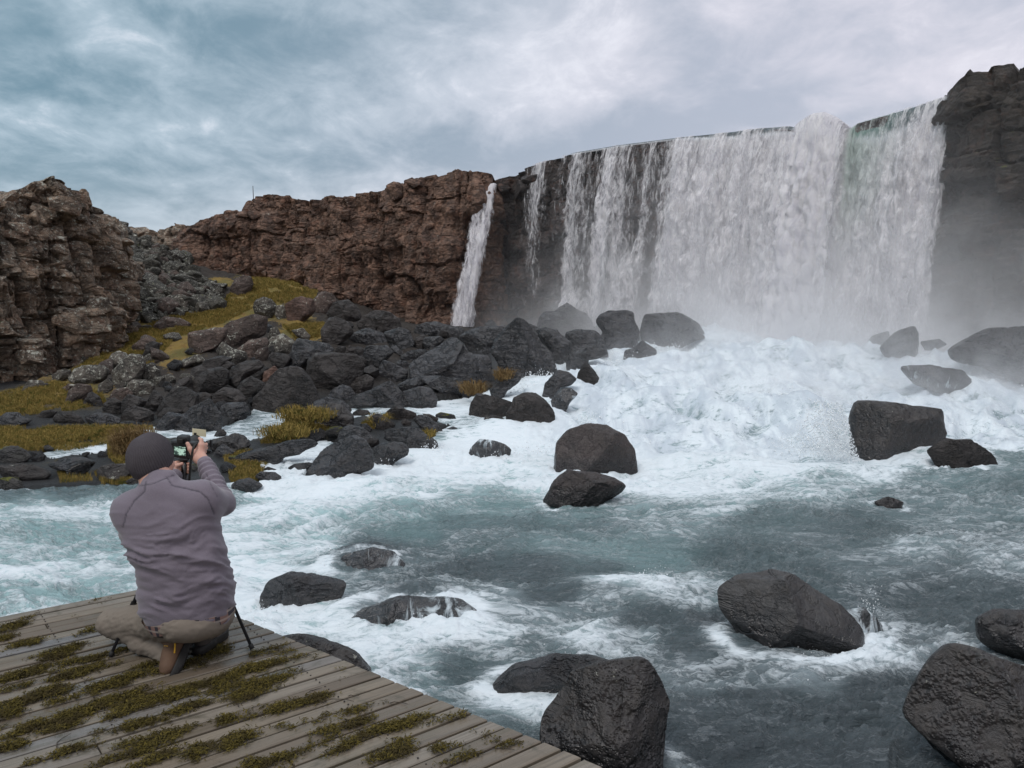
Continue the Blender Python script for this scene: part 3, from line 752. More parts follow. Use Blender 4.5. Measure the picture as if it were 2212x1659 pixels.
CROPS = {'A': (200, 680, 4.424), 'B': (600, 680, 4.424), 'C': (1000, 680, 4.424), 'D': (400, 900, 4.424), 'E': (800, 900, 4.424), 'F': (0, 850, 4.424), 'G': (1200, 700, 3.6867), 'I': None}
def cpts(crop, pts):
    pts = np.asarray(pts, float).reshape(-1, 2)
    if CROPS[crop] is None: return pts
    x, y, s = CROPS[crop]
    return (np.array([x, y]) + pts / s) * 0.8848

def outline_rock(name, poly, m, seed, d=None, thick=0.8, level=4, faces=7, plump=0.80, sink=0.10, rough=0.03, base=None, tilt=0.25, pitsgeo=0.0, planes=()):
    """a boulder whose silhouette follows the traced outline, placed where its foot meets ground or river, with real depth"""
    rs = np.random.RandomState(seed)
    poly = np.asarray(poly, float)
    bx, by = poly[:, 0].mean(), poly[:, 1].max()
    dd = hit(bx, by) if d is None else d
    w = poly[:, 0].max() - poly[:, 0].min(); h = poly[:, 1].max() - poly[:, 1].min()
    sc = dd / F
    T = thick * 0.5 * (w * h) ** 0.5 * sc                      # half depth
    dc = dd + T * 0.75
    sc = dc / F
    poly = poly.copy()
    low = poly[:, 1] > by - 0.25 * h
    poly[low, 1] += sink * h + 3
    c = np.array([(poly[:, 0].min() + poly[:, 0].max()) / 2, (poly[:, 1].min() + poly[:, 1].max()) / 2])
    # radial function of the outline
    q = np.vstack([poly, poly[:1]])
    seg = np.concatenate([np.linspace(q[i], q[i + 1], 24, endpoint=False) for i in range(len(poly))]) - c
    ang = np.arctan2(-seg[:, 1], seg[:, 0]); rad = np.hypot(seg[:, 0], seg[:, 1])
    bins = 120; R = np.zeros(bins)
    for a_, r_ in zip(((ang + np.pi) / (2 * np.pi) * bins).astype(int) % bins, rad): R[a_] = max(R[a_], r_)
    z = np.where(R == 0)[0]; nzr = np.where(R > 0)[0]
    if len(z): R[z] = np.interp(z, np.r_[nzr - bins, nzr, nzr + bins], np.r_[R[nzr]] .tolist() * 3)
    R = (np.roll(R, 1) + 2 * R + np.roll(R, -1)) / 4
    V, Fc = ico(level); V = V.copy()
    rho = np.hypot(V[:, 0], V[:, 2]); th = np.arctan2(V[:, 2], V[:, 0])
    rr = np.interp((th + np.pi) / (2 * np.pi) * bins, np.arange(-1, bins + 2) + 0.5, R[np.arange(-1, bins + 2) % bins])
    f = rho ** plump
    x = np.cos(th) * f; zz = np.sin(th) * f; y = np.sign(V[:, 1]) * np.abs(V[:, 1]) ** 0.85
    U = np.stack([x, y, zz], 1)
    # flat faces, broken off the side towards the camera and the top so that the traced outline stays
    for a_, b_, c_, d_ in planes:
        nn = np.array([a_, b_, c_], float); nn /= np.linalg.norm(nn); k = U @ nn - d_
        U = U - (np.clip(k, 0, None) * sstep(0, .012, k))[:, None] * nn
    for _ in range(faces + (0 if planes else 3)):
        nn = np.array([rs.uniform(-1, 1), rs.uniform(-1, -.22), rs.uniform(-.35, 1.0)]); nn /= np.linalg.norm(nn)
        dd_ = max(rs.uniform(0.42, 0.74), math.hypot(nn[0], nn[2]) * rs.uniform(.88, .97))
        k = U @ nn - dd_
        U = U - (np.clip(k, 0, None) * sstep(0, .015, k))[:, None] * nn
    nr = U / (np.linalg.norm(U, axis=1)[:, None] + 1e-9)
    sz = (w + h) * 0.25 * sc
    ns = fbm(U * 1.2 + seed * 1.7, 3, seed) * 1.3 * rough + fbm(U * 2.6 + seed, 4, seed + 1, mode='ridge') * rough * (.25 if pitsgeo else 1.0) + fbm(U * 9 + seed, 3, seed + 2) * rough * 0.35
    if level >= 5: ns = ns + fbm(U * 16 + seed, 4, seed + 5) * rough * .32
    if pitsgeo:
        f1, f2, _c = worley(U * 9 + seed, seed)
        ns -= pitsgeo * sstep(0.36, 0.12, f1) * sstep(-.1, .25, fbm(U * 2.2, 2, seed + 8))
    px = rr * sc * U[:, 0]; pz = rr * sc * U[:, 2]
    W = np.stack([px, U[:, 1] * T, pz], 1) + nr * (ns * sz * 1.6)[:, None]
    loc = at(c[0], c[1], dc)
    me = mesh_np(name, W, Fc, True)
    o = link(name, me, m, loc=loc)
    o['_foot'] = 1; del o['_foot']
    return o
# ------------------------------------------------------------------ river surface
WR, WCN = 560, 800
def river():
    t = np.linspace(-1.0, 1.0, WCN)
    d = 2.2 * np.exp(np.linspace(0, math.log(41 / 2.2), WR))
    D, T = np.meshgrid(d, t, indexing='ij')
    X = T * D; Y = D
    Z = gridsample(TZW, X, Y)
    Z = np.where(Y < 3.05, 0.0 * Z + Z, Z)
    px, py = proj(X, Y, Z)
    # whiteness and colour of the water, set where it runs
    FP = np.array([
        (0,1066,.10,.25),(150,1062,.10,.25),(300,1062,.15,.3),(450,1066,.3,.4),(0,1110,.66,.85),(120,1108,.7,.8),(240,1105,.72,.8),(0,1160,.42,1),(110,1165,.38,1),(230,1170,.45,1),(0,1210,.5,1),(200,1215,.55,1),
        (60,1245,.72,.9),(150,1235,.75,.9),(260,1250,.6,.9),(60,1285,.45,1),(200,1285,.42,1),(100,1320,.6,1),(260,1310,.6,1),(-300,1100,.6,.9),(-300,1250,.5,1),
        (560,1090,.85,.9),(700,1058,.92,.9),(850,1020,1,.9),(620,1060,.85,.9),(650,1125,.72,.9),(750,1100,.74,.9),(900,1068,.74,.9),(1000,1040,.85,.9),(850,1122,.42,.8),(560,1180,.70,1),(650,1165,.68,1),(700,1190,.72,.8),
        (540,1250,.86,.9),(530,1320,.88,.9),(610,1350,.82,.7),(700,1385,.74,.6),(570,1380,.84,.7),(500,1400,.8,.8),(950,1000,1,.9),(1080,985,1,.9),(1150,1045,.85,.9),(1080,1090,.34,.7),(1000,1090,.45,.7),(1250,1110,.30,.5),(1000,1135,.16,.4),(1150,1150,.15,.35),(900,1150,.20,.5),(1300,1150,.28,.3),
        (1400,1040,.92,.8),(1500,1062,.84,.7),(1600,1040,.82,.7),(1700,1012,.85,.7),(1550,1100,.62,.6),(1700,1075,.60,.6),(1800,1055,.58,.5),(1900,1020,.72,.5),(2000,1030,.40,.4),(2100,1050,.27,.4),(2200,1000,.30,.4),(2200,1060,.22,.3),(2050,1110,.36,.3),(2180,1115,.36,.3),
        (1400,1118,.48,.5),(1450,1140,.42,.4),(1650,1140,.2,.3),(1850,1150,.16,.2),(1300,1200,.28,.6),(1400,1210,.18,.6),(1200,1190,.30,.5),(1050,1180,.26,.3),(950,1205,.34,.2),(1000,1170,.4,.3),(800,1180,.22,.1),(770,1205,.15,.0),
        (1600,1200,.16,.2),(1750,1180,.32,.2),(2000,1200,.46,.3),(2100,1185,.46,.2),(2180,1230,.52,.2),(1900,1230,.32,.2),(1350,1272,.80,.4),(1420,1285,.76,.4),(1485,1302,.62,.3),(1300,1315,.45,.2),(1200,1300,.14,.1),(1150,1240,.08,.1),(1300,1240,.12,.2),
        (1000,1290,.45,.2),(1050,1315,.62,.2),(900,1300,.28,.1),(850,1335,.45,.1),(950,1372,.85,.3),(1000,1360,.80,.3),(1070,1385,.74,.3),(1100,1340,.5,.2),(1150,1400,.40,.2),(800,1400,.80,.4),(850,1440,.68,.4),(880,1490,.78,.4),(900,1460,.60,.4),(950,1500,.36,.3),
        (1000,1450,.22,.2),(980,1550,.42,.3),(1100,1500,.76,.3),(1175,1510,.80,.3),(1050,1560,.28,.2),(1100,1600,.08,.1),(1250,1372,.68,.3),(1350,1382,.58,.2),(1400,1340,.15,.1),(1500,1390,.12,.1),(1550,1350,.12,.05),(1500,1442,.46,.1),(1600,1462,.46,.1),(1750,1465,.52,.1),(1850,1430,.66,.1),(1905,1400,.70,.1),(1980,1380,.45,.1),
        (1650,1520,.06,.05),(1500,1560,.03,.05),(1600,1620,.02,.03),(1800,1560,.04,.05),(1900,1480,.12,.05),(1750,1645,.02,.03),(2050,1300,.14,.1),(2150,1280,.22,.1),(2000,1270,.28,.1),(2100,1340,.10,.1),(1400,1700,.02,.05),(2200,1700,.02,.05),(900,1700,.1,.2),(1700,1250,.10,.15),(1000,1240,.16,.1),
        (1400,990,1,.8),(1200,940,1,.8),(1500,960,1,.8),(1700,950,1,.8),(1900,1000,.85,.6),(2100,985,.6,.4),(2212,940,.9,.6),(2050,900,1,.8),(1300,880,1,.8),(1500,850,1,.8),(1700,800,1,.8),(1900,800,1,.8),(2100,820,1,.8),(1150,850,1,.8),(1400,760,1,.8),(1700,730,1,.8),(2000,740,1,.8),
        (620,900,.58,.25),(665,888,.74,.3),(580,925,.5,.25),(520,900,.4,.2),(400,928,.9,.4),(460,940,.7,.3),(950,882,.9,.5),(1050,880,.9,.5),(1000,912,.62,.3),(900,918,.42,.2),(840,880,.6,.3),(700,890,.8,.3),(160,975,.62,.3),(200,968,.8,.3),(250,960,.8,.3),(620,1005,.85,.4),(690,965,.8,.3),(360,935,.6,.3)], float)
    num = np.zeros(X.shape); nt = np.zeros(X.shape); dn = np.zeros(X.shape) + 1e-9
    for a, b, f_, t_ in FP:
        k = np.clip((b - 700) / 400, 0.25, 1.7)
        q = ((px - a) / (80 * k))**2 + ((py - b) / (26 * k))**2
        w_ = 1 / (0.04 + q)**2.2
        num += w_ * f_; nt += w_ * t_; dn += w_
    foam = num / dn; tone = nt / dn
    foam = np.where((py < 1000) & (px > 1120) & (py < 985 - 0 * px), np.maximum(foam, .97), foam)
    foam = np.where((py < 700), 1.0, foam)
    foam = np.maximum(foam, .17)
    P3 = np.stack([X.ravel(), Y.ravel(), 0 * X.ravel()], 1)
    c, s = math.cos(.25), math.sin(.25)
    Q = np.stack([(P3[:, 0] * c + P3[:, 1] * s) * 0.62, (-P3[:, 0] * s + P3[:, 1] * c) * 1.15, 0 * P3[:, 0]], 1)
    wq = np.stack([fbm(Q * .7, 2, 3), fbm(Q * .7, 2, 4), 0 * Q[:, 0]], 1) * 0.9
    Qw = Q + wq
    swell = fbm(Qw * 0.75, 2, 11).reshape(X.shape)
    chop = fbm(Qw * 2.4, 3, 13, mode='ridge').reshape(X.shape)
    small = fbm(Qw * 7.5, 3, 15, mode='ridge').reshape(X.shape)
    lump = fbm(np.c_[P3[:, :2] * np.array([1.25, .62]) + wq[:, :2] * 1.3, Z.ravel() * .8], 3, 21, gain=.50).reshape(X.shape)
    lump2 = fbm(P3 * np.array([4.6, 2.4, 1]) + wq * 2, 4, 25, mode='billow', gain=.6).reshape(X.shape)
    slope_zone = sstep(1010, 960, py) * sstep(1130, 1300, px)
    upper = sstep(0.25, 0.8, Z) * slope_zone
    calm = sstep(11.5, 9.5, Y) * 0.25 + 0.9
    near = np.clip(Y / 9, 0.80, 1.2)
    side = (px < 1130) & (py < 1000)
    tone = lerp(tone, np.minimum(tone, .30), slope_zone)
    amp = np.where(side, 0.30, 1.0)
    h = swell * 0.16 * near + chop * lerp(0.095, 0.09, foam) * near + small * lerp(0.050, 0.035, foam)
    h = h * amp
    h = h + slope_zone * (lump * 0.42 + lump2 * 0.050) + (1 - slope_zone) * sstep(.55, 1, foam) * lump2 * 0.045 * amp
    # standing waves, water sliding over sunken rocks, the white heap below the fall
    for (a, b, rx, ry, hh) in [(790, 1205, .45, .4, .16), (850, 1320, .9, .5, .06), (640, 1300, .4, .3, .06), (1000, 1300, .6, .4, .08), (1360, 1290, .7, .35, .16), (960, 1385, .45, .3, .10), (1480, 1330, .3, .3, .05), (1180, 1165, 1.3, .8, .10),
                               (1500, 1010, 1.2, .6, .22), (1000, 1000, 1.4, .5, .22), (850, 1055, 1.2, .5, .12), (650, 1120, 1.3, .6, .10), (2050, 1190, 1.0, .4, .12), (2150, 1225, .8, .3, .12), (1850, 1075, 1.2, .5, .14), (1650, 1100, 1.2, .5, .1),
                               (1500, 950, 1.1, .6, .35), (1750, 930, .75, .7, .62), (1620, 900, 1.3, .9, .42), (1450, 880, 1.0, .9, .35), (1330, 830, .7, .9, .3), (1650, 780, 1.8, 1.2, .5), (1880, 780, 1.2, 1.0, .4), (1540, 735, 1.3, 1.4, .40), (2080, 810, 1.0, .9, .45), (2150, 870, 1.0, .9, .3), (1080, 940, .8, .6, .28), (1180, 900, .5, .6, .2)]:
        dd = hit(a, b, TZW)
        cx = float(ray(a, b)[0]) * dd
        h = h + hh * np.exp(-(((X - cx) / rx)**2 + ((Y - dd) / ry)**2))
    Z2 = Z + h
    wm = is_water(X, Y, Z)
    # pull the sheet under the banks
    wmf = blur(wm.astype(float), 2)
    Z2 = np.where(wm, Z2, Z + np.minimum(h, 0.0) - 0.35 * (1 - wmf))
    keep = blur((wmf > 0.02).astype(float), 2) > 0
    kf = (keep[:-1, :-1] | keep[1:, 1:])
    foam = foam - slope_zone * .22 * sstep(.05, -.30, lump + .6 * lump2)  # foam thins in the troughs, which also puts shading into the rapid's colour
    farv = sstep(9, 20, Y)
    edge = sstep(0.95, 0.35, wmf) * wm
    foam = np.clip(foam + 0.0 * edge, 0, 1.05)
    crest = np.clip(chop * 0.30 + small * .10 + swell * .1, -.25, .3)
    foam = np.clip(foam + crest * sstep(.02, .35, foam), 0, 1.1)
    dark = np.zeros_like(foam)
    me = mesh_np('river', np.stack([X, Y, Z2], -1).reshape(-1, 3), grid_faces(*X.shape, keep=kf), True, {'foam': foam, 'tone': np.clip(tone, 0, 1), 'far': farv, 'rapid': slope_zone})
    # drop loose vertices is not needed
    o = link('river', me, M['water'])
    tag(o, 'churning grey green river with white rapids running down from the waterfall', kind='structure')
    return X, Y, Z2, foam, slope_zone, wm
RX, RY, RZ, RFOAM, RSLOPE, RWM = river()
_rd = RY[:, 0]; _rt = RX[0] / RY[0, 0]
def river_at(x, y, A=None):
    A = RZ if A is None else A
    r = np.clip(np.interp(np.log(y), np.log(_rd), np.arange(len(_rd))), 0, len(_rd) - 1).astype(int); c = np.clip(np.interp(x / y, _rt, np.arange(len(_rt))), 0, len(_rt) - 1).astype(int)
    return A[r, c]

# ------------------------------------------------------------------ the cliffs of the gorge
crag, gcrag = cliff('left_crag', [(-1400, 17, 470), (-700, 19, 440), (-200, 21, 452), (-60, 22, 448), (0, 22.5, 440), (35, 23, 436), (60, 23.4, 415), (80, 23.8, 392), (105, 24.0, 384), (135, 24.2, 386), (165, 24.6, 398), (195, 25.2, 416), (215, 25.8, 436), (232, 26.2, 456), (238, 27.5, 476), (242, 29.5, 520), (256, 33, 560), (276, 38, 590)],
    M['crag'], 0.055, 'blocky brown lava crag with lichen at the left edge of the gorge', 3, amp=0.72, cell=(1.05, 1.3), crack=0.40, tall=1.7, back=7, topnoise=0.22, slope=0.13, base=0.0)
mid, gmid = cliff('middle_cliff', [(395, 45, 505), (412, 43, 498), (424, 42, 492), (440, 41.8, 482), (470, 41.5, 468), (500, 41.3, 460), (528, 41.2, 462), (534, 41, 440), (550, 41, 424), (600, 40.6, 424), (660, 40, 432), (720, 39.5, 426), (780, 39, 420), (830, 38.4, 416), (850, 38.0, 408), (880, 37.6, 394), (930, 37, 372), (985, 36.5, 366), (1030, 36.4, 372), (1056, 36.8, 380), (1068, 37.8, 392), (1074, 40, 400)],
    M['cliff'], 0.065, 'long reddish brown basalt cliff between the crag and the waterfall', 8, amp=0.75, cell=(2.3, 1.6), crack=0.24, back=10, topnoise=0.20, slope=0.10, base=1.6, flutes=0.45, blocky=.62)
ridge, gridge = cliff('back_ridge', [(235, 50, 492), (285, 48, 492), (320, 47, 488), (345, 46.5, 484), (368, 46, 478), (390, 46, 480), (405, 46, 490), (425, 46, 498), (470, 47, 500)],
    M['crag'], 0.10, 'low lichen covered ridge seen through the gap beside the crag', 14, amp=0.7, cell=(1.0, 1.3), crack=0.3, back=8, topnoise=0.35, base=2.0)
LIPN = 60
def fall_pt(px):
    """point of the fall's plan line in photo column px"""
    k = (px - 1106) / F
    u = (k * 38 + .685) / (13.865 + 14 * k)
    return -.685 + 13.865 * u, 38 - 14 * u
def lip_y(px):
    return np.interp(px, [1060, 1090, 1150, 1200, 1240, 1340, 1460, 1560, 1640, 1700, 1735, 1830, 1850, 1950, 2050, 2060], [395, 385, 362, 346, 336, 319, 304, 294, 284, 280, 288, 286, 272, 243, 210, 207])
fp = []
for p in np.linspace(1066, 2075, 60):
    x_, y_ = fall_pt(p); fp.append((p, y_, float(lip_y(p))))
fallcliff, gfall = cliff('falls_cliff', fp, M['wetcliff'], 0.075, 'dark wet rock wall behind the falling water', 21, amp=0.50, cell=(1.3, 1.4), crack=0.22, back=14, topnoise=0.05, slope=0.03, base=1.2, flutes=0.25, maxcut=0.12, flatrim=True)
right, gright = cliff('right_cliff', [(2040, 27.5, 205), (2050, 25.2, 206), (2053, 23.8, 204), (2062, 23.3, 190), (2076, 23, 174), (2092, 22.8, 160), (2140, 22.5, 152), (2172, 22.2, 138), (2184, 22, 124), (2212, 21.8, 120), (2300, 21.2, 112), (2600, 19.5, 90), (3200, 17, 60), (4200, 13, 0)],
    M['hazecliff'], 0.07, 'dark brown cliff at the right edge veiled by spray', 31, amp=0.6, cell=(1.4, 1.2), crack=0.26, back=12, topnoise=0.22, slope=0.03, base=0.4, flutes=.3)

place_blocks(crag, gcrag, 130, (0.12, 0.42), M['crag'], 5)
place_blocks(mid, gmid, 70, (0.12, 0.34), M['cliff'], 6)
place_blocks(ridge, gridge, 24, (0.3, 0.7), M['crag'], 7)
place_blocks(fallcliff, gfall, 50, (0.2, 0.6), M['wetcliff'], 8, keep=lambda x, y: x < 1250 or (x < 1460 and y > 420))

# ------------------------------------------------------------------ the waterfall
nW = np.array([-.71, -.704])
def water_sheet(name, cols, seed, out0, out1, layer, step=0.07, zbot=1.9, zig=0.25, label=None, ztop_off=0.0, par=None, film=None, green=None, topline=None, plan=None, vpow=0.5, vdens=None, side=0.0):
    """cols: (px, density). A curtain from the lip down, thrown outwards as it falls"""
    a, b = cols[0][0], cols[-1][0]
    pxs = np.linspace(a, b, 400)
    pl = plan or fall_pt
    xs, ys = pl(pxs); ls = np.r_[0, np.cumsum(np.hypot(np.diff(xs), np.diff(ys)))]
    C = int(ls[-1] / step) + 2
    s = np.linspace(0, ls[-1], C); px = np.interp(s, ls, pxs); x, y = pl(px)
    ty = lip_y(px) if topline is None else np.interp(px, *topline)
    zt = EYE + ray(px, ty)[1] * y + ztop_off
    R = int((zt.max() - zbot) / (step * 1.3)) + 2
    v = np.linspace(-0.10, 1, R)[:, None]
    vc = np.clip(v, 0, 1)
    z = zt[None] + (zbot - zt)[None] * vc
    o = out0 + out1 * vc ** vpow
    # the film of water coming over the lip, curving back
    backw = np.where(v < 0, (-v / 0.10) * 1.6, 0)
    z = z + np.where(v < 0, -0.05 * backw**2 + 0.0, 0) - np.where(v < 0, 0, 0)
    z = z + 0.10 * np.exp(-((v - 0.0) / 0.035)**2)
    P = np.stack([np.repeat(s[None], R, 0).ravel() * 1.1, (z * 0.10).ravel(), np.full(z.size, layer * 3.0)], 1)
    n1 = fbm(P, 3, seed).reshape(z.shape); n2 = fbm(np.stack([P[:, 0] * 3.0, P[:, 1] * 5, P[:, 2]], 1), 3, seed + 2).reshape(z.shape)
    n3 = fbm(np.stack([P[:, 0] * 4.2, P[:, 1] * 14, P[:, 2]], 1), 3, seed + 4, mode='billow').reshape(z.shape)
    o = o + (n1 * zig * 2.2 + n2 * zig * 0.9 + n3 * zig * 0.8) * sstep(0.0, .35, vc) - backw
    X = x[None] + nW[0] * o + side * vc; Y = y[None] + nW[1] * o
    D = np.repeat(np.interp(px, [c[0] for c in cols], [c[1] for c in cols])[None], R, 0)
    if vdens is not None: D = D * np.interp(vc[:, 0], *vdens)[:, None]
    fl = np.zeros_like(D)
    if film is not None:
        fw = np.interp(px, *film)
        fl = sstep(1.0, 0.25, vc / np.maximum(fw[None], 1e-3)) * (fw[None] > 0.004)
    gr = np.zeros_like(D)
    if green is not None:
        gr = np.interp(px, *green)[None] * sstep(.75, .15, vc)
    me = mesh_np(name, np.stack([X, Y, z], -1).reshape(-1, 3), grid_faces(R, C), True,
                 {'su': np.repeat(s[None], R, 0), 'sv': np.repeat(-(z - zt.max()) , 1, 0), 'layer': np.full(z.shape, float(layer)), 'dens': D, 'film': fl, 'green': gr})
    return link(name, me, M['fall'], parent=par)
wf = empty('waterfall', (6.0, 30.5, 2.0))
tag(wf, 'wide white curtain waterfall pouring over the basalt cliff', 'waterfall')
def inv(o): o.matrix_parent_inverse = Matrix.Translation((-6.0, -30.5, -2.0)); return o
GREEN = ([1822, 1838, 1855, 1880, 1920, 1980], [0, .75, .62, .42, .22, 0])
FILM = ([1240, 1460, 1545, 1600, 1700, 1728, 1745, 1822, 1836, 1900, 1990, 2048], [.012, .018, .035, .05, .05, .03, .0, .0, .10, .16, .10, .03])
inv(water_sheet('thin_veil', [(1236, 0.00), (1246, 0.37), (1275, 0.33), (1300, 0.27), (1335, 0.44), (1365, 0.37), (1385, 0.25), (1410, 0.38), (1432, 0.22), (1455, 0.30), (1468, 0.69), (1520, 0.65), (1560, 0.73), (1610, 0.60), (1680, 0.69), (1740, 0.95), (1830, 1.00), (1900, 0.81), (1990, 0.81), (2040, 0.54), (2054, 0.00)],
    41, 0.15, 0.9, 1, par=wf, film=FILM, green=GREEN, zig=.16))
inv(water_sheet('water_curtain', [(1240, 0.00), (1250, 0.33), (1290, 0.27), (1310, 0.19), (1340, 0.41), (1370, 0.25), (1400, 0.18), (1418, 0.34), (1440, 0.15), (1458, 0.16), (1470, 0.55), (1530, 0.48), (1562, 0.69), (1600, 0.45), (1650, 0.50), (1700, 0.57), (1740, 0.95), (1832, 0.98), (1838, 0.45), (1900, 0.41), (1960, 0.56), (2010, 0.74), (2040, 0.56), (2052, 0.00)],
    43, 0.22, 1.5, 2, par=wf, green=GREEN, zig=.26, vdens=([0, .05, .2, 1], [.5, .8, 1, 1.05])))
inv(water_sheet('water_curtain', [(1458, 0.00), (1470, 0.43), (1500, 0.26), (1560, 0.53), (1580, 0.29), (1640, 0.34), (1700, 0.45), (1740, 1.00), (1826, 1.00), (1838, 0.20), (1900, 0.14), (1950, 0.38), (2010, 0.54), (2042, 0.38), (2056, 0.00)],
    45, 0.30, 2.1, 3, par=wf, zig=.34, vdens=([0, .08, .3, .7, 1], [.3, .6, .9, 1, 1.1])))
inv(water_sheet('central_plume', [(1712, .0), (1735, .55), (1760, .92), (1780, 1.0), (1812, .95), (1828, .6), (1840, 0)], 47, 0.7, 2.2, 4, par=wf, zig=.5, topline=([1712, 1735, 1760, 1785, 1812, 1840], [300, 276, 259, 256, 268, 292]), vpow=.6, vdens=([0, .1, 1], [.8, 1, 1])))
inv(water_sheet('central_plume', [(1722, .0), (1745, .6), (1765, .9), (1795, .9), (1820, .5), (1830, 0)], 57, 0.2, 2.0, 8, par=wf, zig=.5, topline=([1712, 1740, 1765, 1790, 1812, 1840], [300, 268, 262, 263, 272, 292]), vpow=.6, vdens=([0, .1, 1], [.7, 1, 1])))
inv(water_sheet('lower_cascade', [(1362, 0), (1374, .62), (1400, .85), (1425, .6), (1442, .45), (1456, 0)], 49, 0.8, 1.7, 5, par=wf, zig=.4, topline=([1360, 1400, 1425, 1456], [600, 520, 478, 470]), vdens=([0, .30, 1], [0, .62, .9])))
inv(water_sheet('lower_cascade', [(1246, 0), (1260, .75), (1285, .9), (1306, .6), (1318, 0)], 51, 0.8, 1.0, 6, par=wf, zig=.3, topline=([1240, 1280, 1320], [650, 596, 610]), vdens=([0, .35, 1], [0, .7, 1])))
inv(water_sheet('thin_veil', [(1132, 0), (1150, .34), (1166, .46), (1180, .28), (1200, .20), (1222, .30), (1238, 0)], 53, 0.15, 0.6, 7, par=wf, zig=.12, vdens=([0, .2, .5, .8, 1], [1, 1, .5, .25, .2])))
# the narrow side fall, in two steps
def side_plan(p):
    p = np.asarray(p, float); d = 36.6 + 0 * p
    return (p - 1106) / F * d, d
sf = empty('side_waterfall', (-2.2, 36.5, 2.3)); tag(sf, 'narrow white side fall slipping down the notch left of the main falls', 'waterfall')
def side_sheet(rows, seed, layer, dens, dtop, dbot, wob=.35):
    """rows: (py, left px, right px, density)"""
    R, C = 190, 30
    rows = np.array(rows, float); v = np.linspace(0, 1, R)[:, None]; u = np.linspace(0, 1, C)[None]
    py = lerp(rows[0, 0], rows[-1, 0], v)
    L_ = np.interp(py, rows[:, 0], rows[:, 1]); R_ = np.interp(py, rows[:, 0], rows[:, 2])
    dd = lerp(dtop, dbot, v ** .6) + 0 * u
    px = lerp(L_, R_, u)
    rx, rz = ray(px, py + 0 * u)
    X = rx * dd; Y = dd - 0.3 * np.sin(u * np.pi); Z = EYE + rz * dd
    nn = fbm(np.stack([X.ravel() * 2, Z.ravel() * .5, 0 * X.ravel() + layer], 1), 3, seed).reshape(X.shape)
    n2 = fbm(np.stack([X.ravel() * 5, Z.ravel() * 2.2, 0 * X.ravel() + layer], 1), 3, seed + 5).reshape(X.shape)
    Y = Y + nn * wob; X = X + n2 * .12
    D = dens * np.interp(py, rows[:, 0], rows[:, 3]) * sstep(0, .40, u) * sstep(1, .60, u)
    z0 = np.zeros_like(X)
    o = link('falling_stream', mesh_np('falling_stream', np.stack([X, Y, Z], -1).reshape(-1, 3), grid_faces(R, C), True, {'su': X, 'sv': -Z, 'layer': z0 + layer, 'dens': D, 'film': z0, 'green': z0}), M['fall'], parent=sf)
    o.matrix_parent_inverse = Matrix.Translation((2.2, -36.5, -2.3))
side_sheet([(397, 1046, 1076, 1), (440, 1030, 1070, 1), (480, 1012, 1064, .9), (520, 1002, 1058, .85), (560, 996, 1052, .95), (620, 984, 1044, 1), (706, 966, 1036, 1)], 61, 11, .78, 37.4, 35.2)
side_sheet([(399, 1048, 1078, 1), (440, 1040, 1072, .8), (480, 1030, 1068, .75), (520, 1012, 1060, .9), (560, 1000, 1050, 1), (620, 990, 1040, .95), (706, 972, 1030, .9)], 62, 12, .66, 37.0, 34.8)
side_sheet([(405, 1040, 1074, .9), (470, 1010, 1046, .9), (540, 1000, 1034, .6), (600, 984, 1024, .7), (706, 962, 1018, .8)], 63, 13, .60, 37.1, 34.6)

